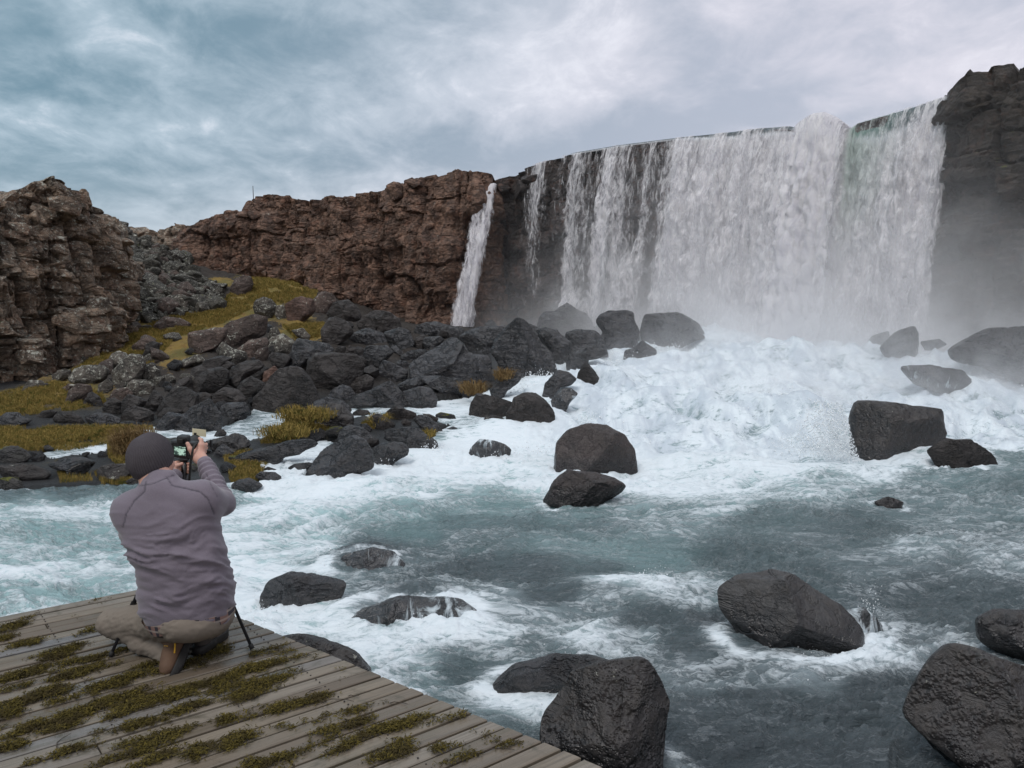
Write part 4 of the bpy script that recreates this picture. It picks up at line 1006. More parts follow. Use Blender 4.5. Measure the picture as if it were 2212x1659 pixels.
# spray drifting off the foot of the falls: real air with droplets in it
def mist_box(name, x0, x1, y0, y1, z0, z1, dens, label, cx, cy, rx, ry, hz):
    V, Fc = box_np(((x0 + x1) / 2, (y0 + y1) / 2, (z0 + z1) / 2), (x1 - x0, y1 - y0, z1 - z0))
    m, t = new_mat(name)
    p = geo(t, 'Position')
    s = t.node('ShaderNodeSeparateXYZ', i0=p)
    # distance from the foot line of the fall, in plan
    dl = t.math('ADD', t.math('MULTIPLY', t.math('SUBTRACT', s.outputs[0], cx), -.71), t.math('MULTIPLY', t.math('SUBTRACT', s.outputs[1], cy), -.704))
    al = t.math('ADD', t.math('MULTIPLY', t.math('SUBTRACT', s.outputs[0], cx), .704), t.math('MULTIPLY', t.math('SUBTRACT', s.outputs[1], cy), -.71))
    g1 = t.math('POWER', 2.718, t.math('MULTIPLY', t.math('MULTIPLY', dl, dl), -1 / ry**2))
    g2 = t.math('POWER', 2.718, t.math('MULTIPLY', t.math('MULTIPLY', al, al), -1 / rx**2))
    g3 = t.math('POWER', 2.718, t.math('MULTIPLY', t.math('MAXIMUM', t.math('SUBTRACT', s.outputs[2], 2.3), 0), -1 / hz))
    n = t.ramp(t.noise(p, 0.55, 4, 0.6, 0.5), 0.35, 0.72, 0.35, 1.5)
    d = t.math('MULTIPLY', t.math('MULTIPLY', g1, g2), t.math('MULTIPLY', g3, n))
    ex = t.math('MULTIPLY', t.math('MULTIPLY', t.ramp(s.outputs[2], z1, z1 - 1.0), t.ramp(s.outputs[0], x0, x0 + 2.5)), t.math('MULTIPLY', t.ramp(s.outputs[1], y0, y0 + 2), t.ramp(s.outputs[0], x1, x1 - 2)))
    # low drift skimming the rapids below the fall
    zw_ = t.math('SUBTRACT', 2.25, t.math('MULTIPLY', dl, 0.165))
    lay = t.math('POWER', 2.718, t.math('MULTIPLY', t.math('MAXIMUM', t.math('SUBTRACT', s.outputs[2], zw_), 0), -1 / .42))
    puff = t.ramp(t.noise(p, 0.9, 4, 0.6, 0.8), 0.40, 0.68, 0.05, 1.0)
    lay = t.math('MULTIPLY', t.math('MULTIPLY', lay, puff), t.math('MULTIPLY', t.ramp(dl, 11.5, 7.0), t.math('MULTIPLY', g2, 0.75)))
    d = t.math('ADD', d, lay)
    d = t.math('MULTIPLY', t.math('MULTIPLY', d, ex), dens)
    vol = t.node('ShaderNodeVolumePrincipled', Color=(0.985, 0.98, 0.99), Density=d, Anisotropy=0.0)
    t.node('ShaderNodeOutputMaterial', Volume=vol.outputs[0])
    m.volume_intersection_method = 'FAST' if hasattr(m, 'volume_intersection_method') else None
    o = link(name, mesh_np(name, V, Fc, False), m)
    tag(o, label, kind='stuff')
    return o
try:
    mist_box('mist', -3, 19, 14.5, 38, 0.6, 9.5, 1.3, 'white spray and mist hanging round the foot of the waterfall', 9.6, 26.6, 7.2, 3.4, 1.5)
except Exception as e:
    print('mist', e)
# ------------------------------------------------------------------ boulders, each traced and set down on its own
# crop | material | seed | label | outline in the crop | extra
G1 = 'boulders of the lichen covered slope'; G2 = 'dark boulders of the scree by the side channel'; G3 = 'boulders at the foot of the waterfall'; G4 = 'boulders standing in the river'; G5 = 'boulders along the left bank'
TABLE = [
('B','lichen',1,'round speckled boulder with one big white lichen patch on the grass crest',G1,(80,310,110,240,190,205,270,230,320,290,310,370,210,425,130,400),{}),
('A','brown',2,'large reddish brown boulder just below the one with the white patch',G1,(1535,600,1560,510,1620,470,1850,400,1980,430,1950,600,1860,650,1700,730,1640,760,1570,730),{}),
('B','lichen',3,'small knobbly lichen rock touching the right side of the white patched boulder',G1,(330,300,400,290,450,340,440,420,360,430,320,380),{}),
('A','brown',4,'tilted brown boulder with lichen dots on its upper edge, left of the large reddish one',G1,(1165,590,1300,560,1420,540,1550,540,1540,620,1470,720,1250,800,1180,760,1150,680),{}),
('A','brown',5,'flat dark rock lying in the yellow grass below the crag',G1,(800,490,890,415,1050,430,1160,490,1100,530,940,535,850,520),{}),
('A','brown',6,'pointed lichen rock in the moss, left one of a leaning pair',G1,(545,740,600,680,700,630,780,690,700,740,650,800,560,790),{}),
('A','dark',7,'dark oval rock leaning against the pointed lichen rock in the moss',G1,(655,820,690,720,760,680,830,700,820,770,760,840,690,860),{}),
('A','lichen',8,'boulder spotted with pale yellow lichen at the foot of the grassy bank',G1,(280,890,310,820,390,785,470,810,500,870,420,960,330,990,285,940),{}),
('A','lichen',9,'big angular grey green boulder leaning on the yellow spotted one',G1,(320,1010,420,900,520,820,630,830,665,930,620,1060,500,1160,400,1110,340,1080),{}),
('F','lichen',10,'broad blocky boulder left of the yellow spotted boulder below the crag',G1,(760,330,800,230,900,190,1100,190,1160,250,1120,330,1000,390,850,370),{}),
('A','lichen',11,'rugged lichen boulder right of the big grey green one',G1,(625,1060,680,930,760,930,830,1000,830,1100,740,1130,640,1100),{}),
('A','lichen',12,'speckled brown boulder below the big grey green one, widest of its row',G1,(475,1180,540,1100,680,1100,770,1150,750,1260,640,1280,540,1230),{}),
('F','lichen',13,'small crusted rock in the moss under the broad blocky boulder',G1,(1045,460,1070,390,1160,335,1210,390,1200,450,1100,490),{}),
('A','brown',14,'brown rock between the speckled boulder and the smooth grey one',G1,(285,1280,350,1200,480,1180,540,1240,480,1310,380,1300),{}),
('A','dark',15,'dark brown rock at the right end of the left meadow',G1,(220,1420,250,1340,340,1290,410,1330,400,1430,330,1470),{}),
('A','dark',16,'smooth grey wedge shaped boulder on the edge of the left meadow',G2,(415,1420,440,1310,500,1250,620,1290,680,1330,640,1390,480,1440),{}),
('A','dark',17,'low domed brown boulder on the far bank directly behind the side channel',G2,(420,1500,470,1420,560,1385,680,1410,760,1460,750,1530,600,1550,450,1535),{}),
('A','dark',18,'pointed greenish rock above the low domed boulder',G2,(650,1360,730,1290,780,1210,850,1270,870,1350,800,1420,720,1430),{}),
('A','dark',19,'large rounded dark boulder above the slanted smooth one',G2,(790,1440,860,1330,980,1190,1100,1180,1230,1260,1240,1360,1180,1430,1060,1440,960,1420,830,1490),{}),
('A','dark',20,'grey topped rock tucked behind the slanted smooth boulder',G2,(820,1480,870,1410,960,1390,1080,1430,1000,1500,860,1540),{}),
('A','wet',21,'smooth slanted boulder dipping into the side channel above the camera',G2,(770,1620,830,1540,930,1450,1060,1470,1100,1500,1020,1600,960,1655,850,1655),{}),
('A','wet',22,'big fractured boulder with a peaked top beside the side channel',G2,(1020,1600,1060,1500,1200,1400,1380,1310,1410,1370,1480,1500,1480,1590,1400,1625,1250,1660,1080,1660),dict(rough=.055,faces=10)),
('A','wet',23,'wet black block at the head of the side channel',G2,(1480,1490,1500,1390,1570,1350,1750,1340,1800,1440,1740,1500,1560,1510),{}),
('A','dark',24,'rounded dark boulder right above the wet black block',G2,(1410,1330,1440,1240,1540,1180,1680,1210,1760,1310,1640,1360,1500,1380,1420,1370),{}),
('A','dark',25,'small dark rock between the large rounded boulder and the one above the black block',G2,(1240,1240,1330,1230,1410,1270,1390,1330,1280,1360,1240,1320),{}),
('A','dark',26,'egg shaped dark boulder in the middle of the scree, lower of the stacked two',G2,(1190,1130,1230,1070,1350,990,1480,960,1570,1010,1560,1130,1480,1220,1340,1240,1230,1200),{}),
('A','dark',27,'flat topped grey slab resting on the egg shaped boulder',G2,(1185,1040,1210,970,1330,920,1500,870,1640,940,1560,990,1400,1000,1260,1060),{}),
('A','dark',28,'brown rock left of the egg shaped boulder',G2,(980,1180,1050,1100,1170,1060,1190,1160,1230,1250,1100,1210),{}),
('A','dark',29,'upright brown boulder right of the egg shaped one',G2,(1540,1130,1620,960,1760,900,1900,890,1960,950,1780,990,1780,1090,1660,1200,1560,1180),{}),
('A','dark',30,'blue grey topped rock against the upright brown boulder',G2,(1760,1040,1790,990,1860,950,2010,970,1960,1060,1900,1110,1800,1090),{}),
('A','red',31,'rusty brown rock wedged beside the huge dark boulder',G2,(1950,1090,1965,1010,2080,950,2120,1010,2060,1080,1980,1130),{}),
('A','dark',32,'brown boulder leaning against the left side of the huge dark boulder',G2,(1670,1210,1730,1110,1820,1065,1950,1130,1970,1180,1900,1270,1810,1330,1730,1290),{}),
('A','lichen',33,'lichen dotted rock under the overhang of the large reddish boulder',G1,(1460,780,1520,690,1620,760,1760,800,1770,860,1650,920,1520,890),{}),
('A','lichen',34,'flat crusted slab at the lower end of the yellow grass',G1,(1040,940,1090,880,1250,820,1330,900,1200,930,1070,975),{}),
('A','brown',35,'speckled slab propping up the large reddish boulder on its right',G1,(1650,790,1800,670,1980,640,2010,700,1960,770,1820,860,1780,800),{}),
('A','brown',36,'plain brown rock below the speckled slab',G2,(1810,870,1900,770,2000,740,2010,830,1960,900,1850,890),{}),
('A','brown',37,'lone pentagonal rock high on the grass near the gap',G1,(1600,110,1650,20,1740,-30,1820,-10,1840,60,1780,150,1650,180),{}),
('A','lichen',38,'large lichen capped boulder sitting on the grey rubble',G1,(860,230,940,185,1090,180,1160,230,1130,320,1000,360,920,300),{}),
('B','lichen',41,'white crusted boulder against the foot of the middle cliff, highest of the scree',G1,(840,140,900,20,1020,-10,1090,60,1100,200,1000,190,900,170),{}),
('B','brown',42,'speckled boulder left of and below the white crusted one',G1,(720,230,820,145,930,170,970,240,900,340,780,375,720,320),{}),
('B','red',43,'smooth red brown boulder on the grass right of the white patched one',G1,(430,290,540,220,600,200,720,230,740,330,700,390,560,460,450,440),{}),
('B','dark',44,'half red half grey boulder below the white crusted one',G1,(880,380,960,270,1100,230,1200,320,1240,400,1100,440,960,430),{}),
('B','dark',45,'round brown boulder beside the green moss patch',G1,(820,560,890,440,980,425,1100,480,1150,580,1100,640,900,720,840,650),{}),
('B','dark',46,'wide domed boulder against the cliff left of the side fall',G3,(1185,490,1280,400,1400,340,1550,360,1660,440,1690,540,1500,600,1220,580),{}),
('B','wet',47,'roof shaped dark boulder in front of the wide domed one',G3,(1060,660,1150,590,1320,530,1480,590,1540,690,1460,730,1300,720,1100,690),{}),
('B','wet',48,'steep grey boulder right of the roof shaped one',G3,(1480,580,1660,520,1760,560,1830,700,1780,780,1660,770,1560,720),{}),
('C','wet',49,'long low boulder catching the splash of the side fall',G3,(20,620,70,520,180,470,280,460,400,500,600,545,540,610,370,640,200,600,60,640),{}),
('C','dark',50,'squat brownish rock below the splash boulder',G3,(30,750,60,640,150,600,200,640,150,740,60,770),{}),
('C','wet',51,'small flat topped blue grey block left of the great wedge',G3,(130,700,160,630,330,620,380,660,320,720,220,780),{}),
('B','dark',52,'small dark rock in the scree left of a thumb shaped one',G2,(950,800,1000,730,1080,735,1070,800),{}),
('B','dark',53,'thumb shaped rock under the roof shaped boulder',G2,(1040,830,1120,725,1190,760,1180,830),{}),
('B','wet',54,'boxy dark boulder between the scooped boulder and the great wedge',G2,(1270,880,1310,740,1520,730,1590,800,1540,850,1470,930,1420,1010,1320,960),{}),
('B','dark',55,'very large dark boulder with two scooped hollows underneath',G2,(660,1050,680,900,770,820,950,820,1180,830,1250,930,1240,1030,1140,1130,1000,1190,840,1210,740,1170),dict(faces=5)),
('B','wet',56,'tall angular boulder with a sharp pale edge above the huge dark one',G2,(370,1000,480,830,560,660,750,690,880,720,940,790,800,830,700,880,520,960,420,990),dict(plump=.8)),
('B','dark',57,'small grey boulder left of the sharp pale edged one',G2,(245,850,290,800,420,820,480,850,420,960,330,970),{}),
('B','dark',58,'huge dark hump of rock where the side channel begins, largest of the left scree',G2,(65,1420,90,1290,200,1200,270,1070,370,990,500,970,590,980,680,1090,740,1230,770,1320,680,1400,560,1430,300,1440),dict(faces=6)),
('B','lichen',59,'lichen freckled boulder above the small grey one in the scree',G2,(210,720,280,640,400,600,530,700,520,770,400,810,240,820),{}),
('B','lichen',60,'crusted rock at the lower end of the green moss patch',G1,(500,560,620,540,690,620,660,670,560,630),{}),
('B','lichen',61,'little speckled rock under the smooth red brown boulder',G1,(240,620,270,540,340,530,370,600,300,650),{}),
('B','wet',62,'rough round grey boulder at the foot of the scooped one',G2,(890,1290,940,1200,1040,1150,1130,1180,1190,1270,1090,1340,980,1310),{}),
('B','wet',63,'flat wet rock under the rough round grey boulder',G2,(690,1430,760,1330,880,1290,1050,1330,1130,1420,1000,1500,800,1500),{}),
('B','pit',64,'craggy rock beside the grassy mound in the side channel',G2,(800,1450,900,1345,1040,1380,1140,1480,1150,1570,1040,1620,880,1600,760,1560,740,1470),dict(rough=.05)),
('B','dark',65,'dark boulder with a white splash mark, wedged below the boxy one',G2,(1100,1160,1200,1080,1300,1040,1380,1090,1360,1180,1280,1240,1200,1260),{}),
('B','wet',66,'broad sloping slab of dark rock behind the channel, widest of the middle scree',G2,(1090,1360,1180,1270,1400,1190,1550,1120,1620,1180,1700,1290,1730,1380,1500,1400,1200,1400),{}),
('B','wet',67,'thin wedge lying on the broad sloping slab',G2,(1640,1150,1750,1090,1880,1070,1940,1130,1850,1190,1700,1230),{}),
('B','wet',68,'blunt boulder right of the broad sloping slab at the water',G2,(1700,1230,1880,1170,1990,1190,2060,1290,2040,1360,1850,1380,1740,1390),{}),
('B','wet',69,'triangular slab leaning left of the great wedge',G3,(1410,1010,1480,880,1560,900,1750,990,1740,1060,1680,1110,1560,1110,1450,1060),{}),
('B','wet',70,'narrow rock in the gap above the oval stone',G3,(1560,740,1620,720,1700,790,1700,830,1600,800),{}),
('B','wet',71,'low flat boulder right above the oval stone',G3,(1660,850,1740,790,1880,760,1980,780,1930,850,1800,910,1700,900),{}),
('B','wet',72,'smooth oval stone between slabs left of the great wedge',G3,(1620,910,1660,880,1740,890,1780,940,1750,970,1660,950),{}),
('C','wet',73,'great wedge shaped boulder with a sloping ribbed face, below the side fall',G3,(0,930,150,820,290,700,430,620,500,625,560,690,640,790,740,840,870,810,900,900,870,1060,840,1150,700,1150,560,1130,300,1120,120,1060,0,1080),dict(faces=1,rough=.028,planes=((-.30,-.62,.70,.40),(.75,-.60,.15,.50),(.1,-1,-.3,.60)))),
('C','wet',74,'shadowed block under the front edge of the great wedge',G3,(100,1060,300,1050,560,1080,620,1180,470,1260,300,1280,250,1200,160,1120),{}),
('C','wet',75,'rounded boulder with a blue sheen between the great wedge and the tall brown black one',G3,(535,640,600,570,740,520,1000,510,1060,540,960,600,900,720,870,800,760,830,660,770,580,690),{}),
('C','wet',76,'tall brown black boulder with a pointed top, largest at the foot of the falls',G3,(870,790,900,700,960,590,1060,500,1180,420,1260,470,1340,560,1430,680,1540,810,1600,950,1500,1010,1380,990,1240,1060,1180,1100,1020,1050,940,900),dict(faces=2,planes=((-.55,-.80,.25,.48),(.60,-.62,.50,.50),(.2,-.95,-.3,.6),(-.8,-.4,.45,.78)))),
('C','wet',77,'peaked boulder on the skyline just left of the thin white runnel',G3,(1370,520,1400,420,1450,355,1560,350,1640,300,1700,260,1780,320,1900,370,1980,470,2000,540,1900,600,1650,580,1500,580),{}),
('C','wet',78,'dark boulder filling the space right of the tall brown black one',G3,(1350,550,1480,530,1600,560,1750,700,1700,900,1600,950,1520,800,1420,640),{}),
('C','wet',79,'broad dark boulder under the peaked one on the skyline',G3,(1680,580,1800,550,2000,560,2100,640,2150,800,1900,800,1780,870,1700,800),{}),
('G','wet',80,'upright boulder between two white runnels at the foot of the falls',G3,(940,300,965,260,1060,215,1190,210,1280,225,1290,310,1330,400,1345,470,1290,560,1200,600,1060,600,980,480,1000,400,950,340),{}),
('G','wet',81,'long wedge boulder half veiled by the spray of the main curtain',G3,(1340,400,1380,250,1560,235,1680,235,1800,280,1890,350,1930,440,1750,480,1700,510,1560,560,1450,500,1350,470),{}),
('G','wet',82,'low rock with foam lapping over it in front of the veiled wedge',G3,(1570,530,1640,450,1740,370,1840,390,1940,455,1800,490,1620,560),{}),
('G','wet',83,'glistening grey rock at the left rim of the white heap',G3,(1180,690,1200,570,1290,550,1360,480,1480,560,1500,620,1430,700,1300,700),{}),
('G','dark',84,'cone shaped dark boulder with a few white dots in the rapids',G4,(750,900,775,780,830,685,870,690,940,770,1010,850,1010,890,900,900),{}),
('G','wet',85,'angular boulder left of the cone shaped one in the rapids',G4,(450,970,480,870,600,745,700,770,770,830,720,890,600,910,560,1000,500,1020),{}),
('G','drape',86,'boulder with thin white water streaming over it in the rapids',G4,(530,1030,600,920,720,910,780,960,700,1050,640,1150,570,1140),{}),
('G','dark',87,'large upright dark boulder with spray on its right side, left edge of the rapids',G4,(130,1150,185,1050,190,1000,290,955,400,955,480,1010,540,1080,580,1150,540,1280,400,1290,200,1300,135,1280),{}),
('C','dark',88,'wedge shaped boulder left of the large upright one at the rapids',G4,(620,1490,660,1350,710,1240,900,1270,1110,1340,1080,1420,1040,1490,800,1515),{}),
('C','dark',89,'small trapezoid rock in front of the wedge shaped boulder',G4,(760,1610,810,1500,900,1470,1010,1500,1045,1560,1040,1640),{}),
('C','wet',90,'sloping slab with a tuft of rusty grass above the left chute',G3,(860,1200,960,1110,1130,1010,1230,1030,1180,1120,1060,1210,980,1290,900,1300),{}),
('C','wet',91,'low wet rock at the upper edge of the left chute',G3,(1690,900,1780,790,1950,740,2100,760,2150,820,1950,860,1800,970,1700,960),{}),
('E','wet',92,'big smooth rounded boulder behind the large sloping one on the left shore',G5,(120,690,160,630,250,605,380,640,480,730,560,790,500,860,400,820,240,780,110,770),{}),
('D','wet',93,'largest shore boulder with a long slope into the white water',G5,(1490,1240,1560,1100,1640,960,1720,850,1880,780,2060,720,2180,770,2250,900,2270,1080,2170,1110,2000,1160,1900,1220,1700,1190,1560,1240),dict(faces=3,planes=((-.35,-.62,.70,.42),(.55,-.80,.10,.52),(-.1,-1,-.3,.6)))),
('E','wet',94,'squarish shore boulder right of the largest sloping one',G5,(480,860,560,810,700,785,820,800,880,860,870,930,760,990,600,1080,520,1070,490,960),{}),
('E','wet',95,'polished peaked boulder with foam swirling past its right end',G5,(600,780,620,690,680,640,740,690,760,640,880,630,990,650,1080,730,1180,790,1200,870,1080,900,930,930,850,880,740,790),{}),
('E','wet',96,'lens shaped cracked rock between the two channels',G5,(915,540,980,495,1080,510,1150,570,1250,640,1200,680,1080,660,960,600),{}),
('E','dark',97,'low peaked rock against the white of the upper channel',G5,(610,480,730,375,850,440,950,480,960,510,880,560,700,540),{}),
('E','dark',98,'brown rock with moss at its right end in the channel islet',G5,(460,520,540,480,640,530,730,600,700,650,560,660,480,620),{}),
('E','dark',99,'dark cap rock left of the low peaked one',G5,(265,480,330,435,440,450,465,490,380,510,280,510),{}),
('E','wet',100,'small pyramid rock alone in the shallow channel',G4,(1250,670,1350,620,1480,680,1400,700,1300,700),{}),
('E','moss',101,'flat mossy rock just above the upper channel foam',G5,(1160,500,1220,470,1370,500,1390,530,1250,550,1180,540),{}),
('E','drape',102,'big rock with white water draped over it left of the round boulder',G4,(1485,980,1550,850,1640,765,1800,780,1920,820,1990,880,1950,970,1880,1040,1700,1050,1530,1065),dict(faces=4)),
('E','wet',103,'barely exposed stone left of the trapezoid rock',G4,(1500,660,1640,650,1690,680,1560,695),{}),
('E','dark',104,'small dark stone between the mossy brown rock and the lens shaped one',G5,(790,560,840,545,910,580,880,620,800,600),{}),
('E','dark',105,'narrow dark stone behind the lens shaped cracked rock',G5,(1010,485,1100,490,1200,540,1170,565,1080,530),{}),
('E','wet',106,'little rock peeping out behind the big smooth rounded boulder',G5,(330,600,420,590,480,650,460,690,380,640),{}),
('D','pit',107,'rough black boulder behind the hand of the photographer',G5,(440,790,600,750,760,700,860,730,930,820,880,870,740,900,560,900,460,860),dict(rough=.05)),
('D','dark',108,'small round black stone in the white side channel',G5,(530,720,570,670,640,650,680,700,640,735),{}),
('D','wet',109,'smooth grey hump in front of the rough black boulder',G5,(520,930,570,860,630,810,700,850,760,900,700,960,580,960),{}),
('D','wet',110,'long wet slab sloping down beside the grassy mound',G5,(730,960,900,900,1150,840,1360,780,1600,760,1700,820,1500,880,1300,960,1200,1050,960,1020,800,1010),dict(thick=.5)),
('D','dark',111,'low black rock at the end of the long wet slab',G5,(1040,1100,1120,1060,1220,1090,1260,1110,1150,1125),{}),
('D','wet',112,'shore rock nearest the elbow of the photographer',G5,(710,1260,800,1200,920,1180,1040,1240,1070,1270,960,1310,820,1330,740,1310),{}),
('D','wet',113,'grey rock behind the one nearest the elbow',G5,(960,1170,1040,1110,1200,1120,1270,1170,1250,1220,1120,1240),{}),
('D','wet',114,'low rock beside the little cascade under the largest shore boulder',G5,(1330,1080,1400,1030,1560,1010,1660,1040,1560,1100,1420,1110),{}),
('D','moss',115,'mossy black block under the left end of the long wet slab',G5,(690,940,900,930,900,970,800,1020,700,1000),{}),
('F','moss',116,'craggy mossy boulder at the left edge beside the small inlet',G5,(-40,1110,40,1060,180,1060,280,1110,330,1180,240,1230,60,1250,-40,1240),dict(rough=.05)),
('F','dark',117,'long flat grey boulder on the left shore',G5,(-60,1280,80,1255,340,1250,450,1300,550,1370,430,1440,240,1430,60,1420),{}),
('F','moss',118,'black rounded boulder standing in the water at the left edge',G5,(-80,1500,0,1400,120,1390,220,1440,250,1510,200,1560,60,1570,-80,1560),{}),
('F','wet',119,'grey boulder with a smooth back beside the long flat one',G5,(500,1260,700,1190,900,1180,1030,1230,960,1310,880,1380,780,1390,720,1320,580,1310),{}),
('F','dark',120,'dark craggy boulder right behind the knitted cap',G5,(1030,1340,1080,1280,1230,1245,1400,1250,1430,1330,1350,1400,1200,1440,1050,1430),dict(rough=.05)),
('F','dark',121,'small stone at the waterline left of the cap',G5,(1350,1440,1420,1400,1500,1420,1520,1470,1400,1480),{}),
('F','dark',122,'low whale backed rock between the two left meadows',G5,(550,760,640,680,780,690,860,740,920,800,780,810,600,790),{}),
('F','dark',123,'uneven black rock left of the whale backed one',G5,(350,740,450,680,560,660,620,690,540,740,420,760),{}),
('F','wet',124,'wet grey slabby rock at the left edge between the meadows',G5,(-40,760,60,690,180,690,220,730,340,780,200,840,-20,850),{}),
('F','brown',125,'brown humped rock in the left meadow, biggest of the three there',G1,(700,570,740,460,830,390,960,400,980,470,860,560,760,590),{}),
('F','dark',126,'dark triangular rock in the left meadow',G1,(870,630,920,540,990,475,1060,530,1100,600,980,620),{}),
('F','brown',127,'small reddish rock behind the brown humped one in the meadow',G1,(670,430,740,385,820,400,740,470,690,480),{}),
('F','lichen',128,'white streaked rock at the upper edge of the left meadow',G1,(560,290,640,240,760,240,740,320,640,340,570,360),{}),
('F','lichen',129,'grey crusted rock at the upper left rim of the meadow',G1,(230,440,300,350,440,350,480,400,320,440),{}),
('F','dark',130,'pebble sized grey rock right of the grey crusted one',G1,(450,390,500,375,545,400,500,425,455,420),{}),
('F','wet',131,'long low wet rock at the back of the side channel',G5,(900,740,1050,690,1180,710,1300,760,1290,820,1100,830,950,800),{}),
('F','moss',132,'dark mossy rock on the rim of the small inlet',G5,(400,1100,440,1060,520,1045,590,1090,520,1120),{}),
('F','wet',133,'thin wet rock just left of the white water in the side channel',G5,(1280,800,1400,790,1520,800,1500,850,1350,850),{}),
('I','round',140,'big round topped boulder standing in the white water in mid river',G4,(1197,1010,1200,960,1225,930,1270,916,1310,918,1350,940,1375,975,1380,1020,1340,1028,1250,1027),dict(level=6,faces=2,plump=.66,rough=.022,thick=.95)),
('I','round',141,'slanting brown boulder just in front of the big round one',G4,(1170,1078,1195,1040,1225,1016,1290,1022,1330,1035,1355,1050,1335,1070,1290,1092,1220,1097),dict(level=6,faces=5)),
('I','pit',142,'box shaped black rock in the rapids with splash over its left end',G4,(1846,985,1840,900,1850,866,1900,866,2040,884,2046,940,2040,978,1960,990,1890,990),dict(level=5,faces=5,plump=.5,rough=.02)),
('I','dark',143,'lower rounded rock at the right end of the box shaped one',G4,(2005,975,2045,948,2100,950,2150,985,2165,1005,2110,1014,2030,1002),dict(level=5)),
('I','wet',144,'small rock behind the leaning one at the right rim of the rapids',G3,(1875,742,1885,725,1920,715,1930,740,1900,752),dict(d=21.8)),
('I','wet',145,'leaning rounded boulder at the right rim of the rapids',G3,(1902,750,1940,715,1970,704,1985,720,1990,778,1950,778,1915,762),dict(d=20.6)),
('I','wet',146,'low dark rock lip over which a small white chute falls',G3,(1988,738,2030,732,2047,745,2020,752,2000,752),dict(d=20.9)),
('I','wet',147,'massive dark boulder at the foot of the right cliff',G3,(2056,756,2100,730,2140,712,2230,703,2320,715,2330,850,2220,822,2140,792,2070,782),dict(d=18.6,level=5)),
('I','drape',148,'sloping rock streaked by foam below the leaning boulder',G4,(1945,792,2000,788,2080,800,2122,838,2050,848,1980,832),dict(d=18.0)),
('I','grey',150,'large faceted grey boulder with a moss dusted ridge in the near river',G4,(1545,1282,1590,1245,1680,1228,1730,1248,1800,1290,1850,1325,1882,1370,1860,1395,1780,1425,1720,1418,1620,1418,1590,1370,1550,1325),dict(level=6,faces=2,plump=.8,rough=.012,thick=.9,planes=((-.70,-.62,.34,.42),(.42,-.66,.58,.40),(.05,-1,-.55,.46),(.85,-.35,.45,.66),(-.55,-.1,.85,.74)))),
('I','pit',151,'nearest pitted black boulder right of the deck',G4,(1160,1600,1165,1560,1210,1500,1230,1460,1300,1430,1400,1420,1440,1470,1468,1530,1450,1600,1420,1700,1180,1710),dict(level=6,faces=2,plump=.74,rough=.016,pitsgeo=.012,sink=.05,planes=((-.62,-.58,.52,.50),(.78,-.55,.25,.56),(.05,-.72,.70,.54),(-.5,-.8,-.3,.62)))),
('I','wet',152,'smooth wet rock with water sliding off, behind the nearest pitted one',G4,(1055,1455,1100,1412,1200,1385,1290,1390,1350,1410,1330,1450,1260,1480,1190,1500,1130,1478),dict(level=6,faces=3,rough=.02,dz=-.10)),
('I','pit',153,'big rough black boulder in the lower right corner',G4,(1957,1560,1970,1520,2020,1430,2060,1390,2120,1400,2220,1440,2340,1480,2420,1660,2260,1760,2040,1660),dict(level=6,faces=3,rough=.018,pitsgeo=.012,plump=.72,planes=((-.66,-.62,.42,.48),(.30,-.70,.62,.50),(-.1,-1,-.35,.58),(-.85,-.3,-.2,.76)))),
('I','pit',154,'flat topped dark slab at the right edge behind the corner boulder',G4,(2113,1345,2160,1320,2300,1325,2380,1420,2260,1440,2180,1412,2120,1388),dict(level=5,faces=6,plump=.6)),
('I','pit',155,'lens shaped grey rock half under the edge of the deck',G4,(560,1420,600,1392,640,1386,700,1400,770,1430,806,1475,780,1530,700,1540,600,1500),dict(level=6,faces=2,rough=.02,sink=.2,dz=.05)),
('I','wet',156,'dark rock with white water rushing round it left of the near swells',G4,(555,1292,575,1245,620,1228,700,1235,750,1250,730,1300,650,1332,570,1327),dict(level=5,faces=4,dz=-.04)),
('I','drape',157,'broad rock just under the surface right of the dark one',G4,(680,1345,740,1280,850,1240,1000,1245,1060,1290,1000,1335,850,1375,720,1370),dict(level=5,faces=3,rough=.02,dz=-.20)),
('I','drape',158,'half sunken rock above the broad drowned one',G4,(700,1228,740,1180,800,1162,850,1172,880,1200,800,1240),dict(level=5,faces=3,dz=-.10)),
('I','round',159,'tiny brown rock awash on the far right',G4,(1888,1085,1920,1072,1955,1085,1945,1108,1910,1106),dict()),
('I','drape',160,'water washed rock behind the right shoulder of the large faceted one',G4,(1800,1300,1870,1285,1910,1320,1925,1362,1870,1372),dict(level=5,faces=2,dz=-.10)),
]
for crop, mt, seed, label, grp, pts, ex in TABLE:
    kw = dict(level=4); kw.update(ex)
    poly = cpts(crop, pts)
    if grp in (G1, G2): poly = poly.mean(0) + (poly - poly.mean(0)) * 1.09
    size = max(np.ptp(poly[:, 0]), np.ptp(poly[:, 1]))
    if kw['level'] == 4 and size < 26: kw['level'] = 3
    if kw['level'] == 4 and size > 90: kw['level'] = 5
    dz_ = kw.pop('dz', 0)
    o = outline_rock('boulder', poly, M[mt], seed, **kw)
    o.location.z += dz_
    tag(o, label, 'boulder', grp)

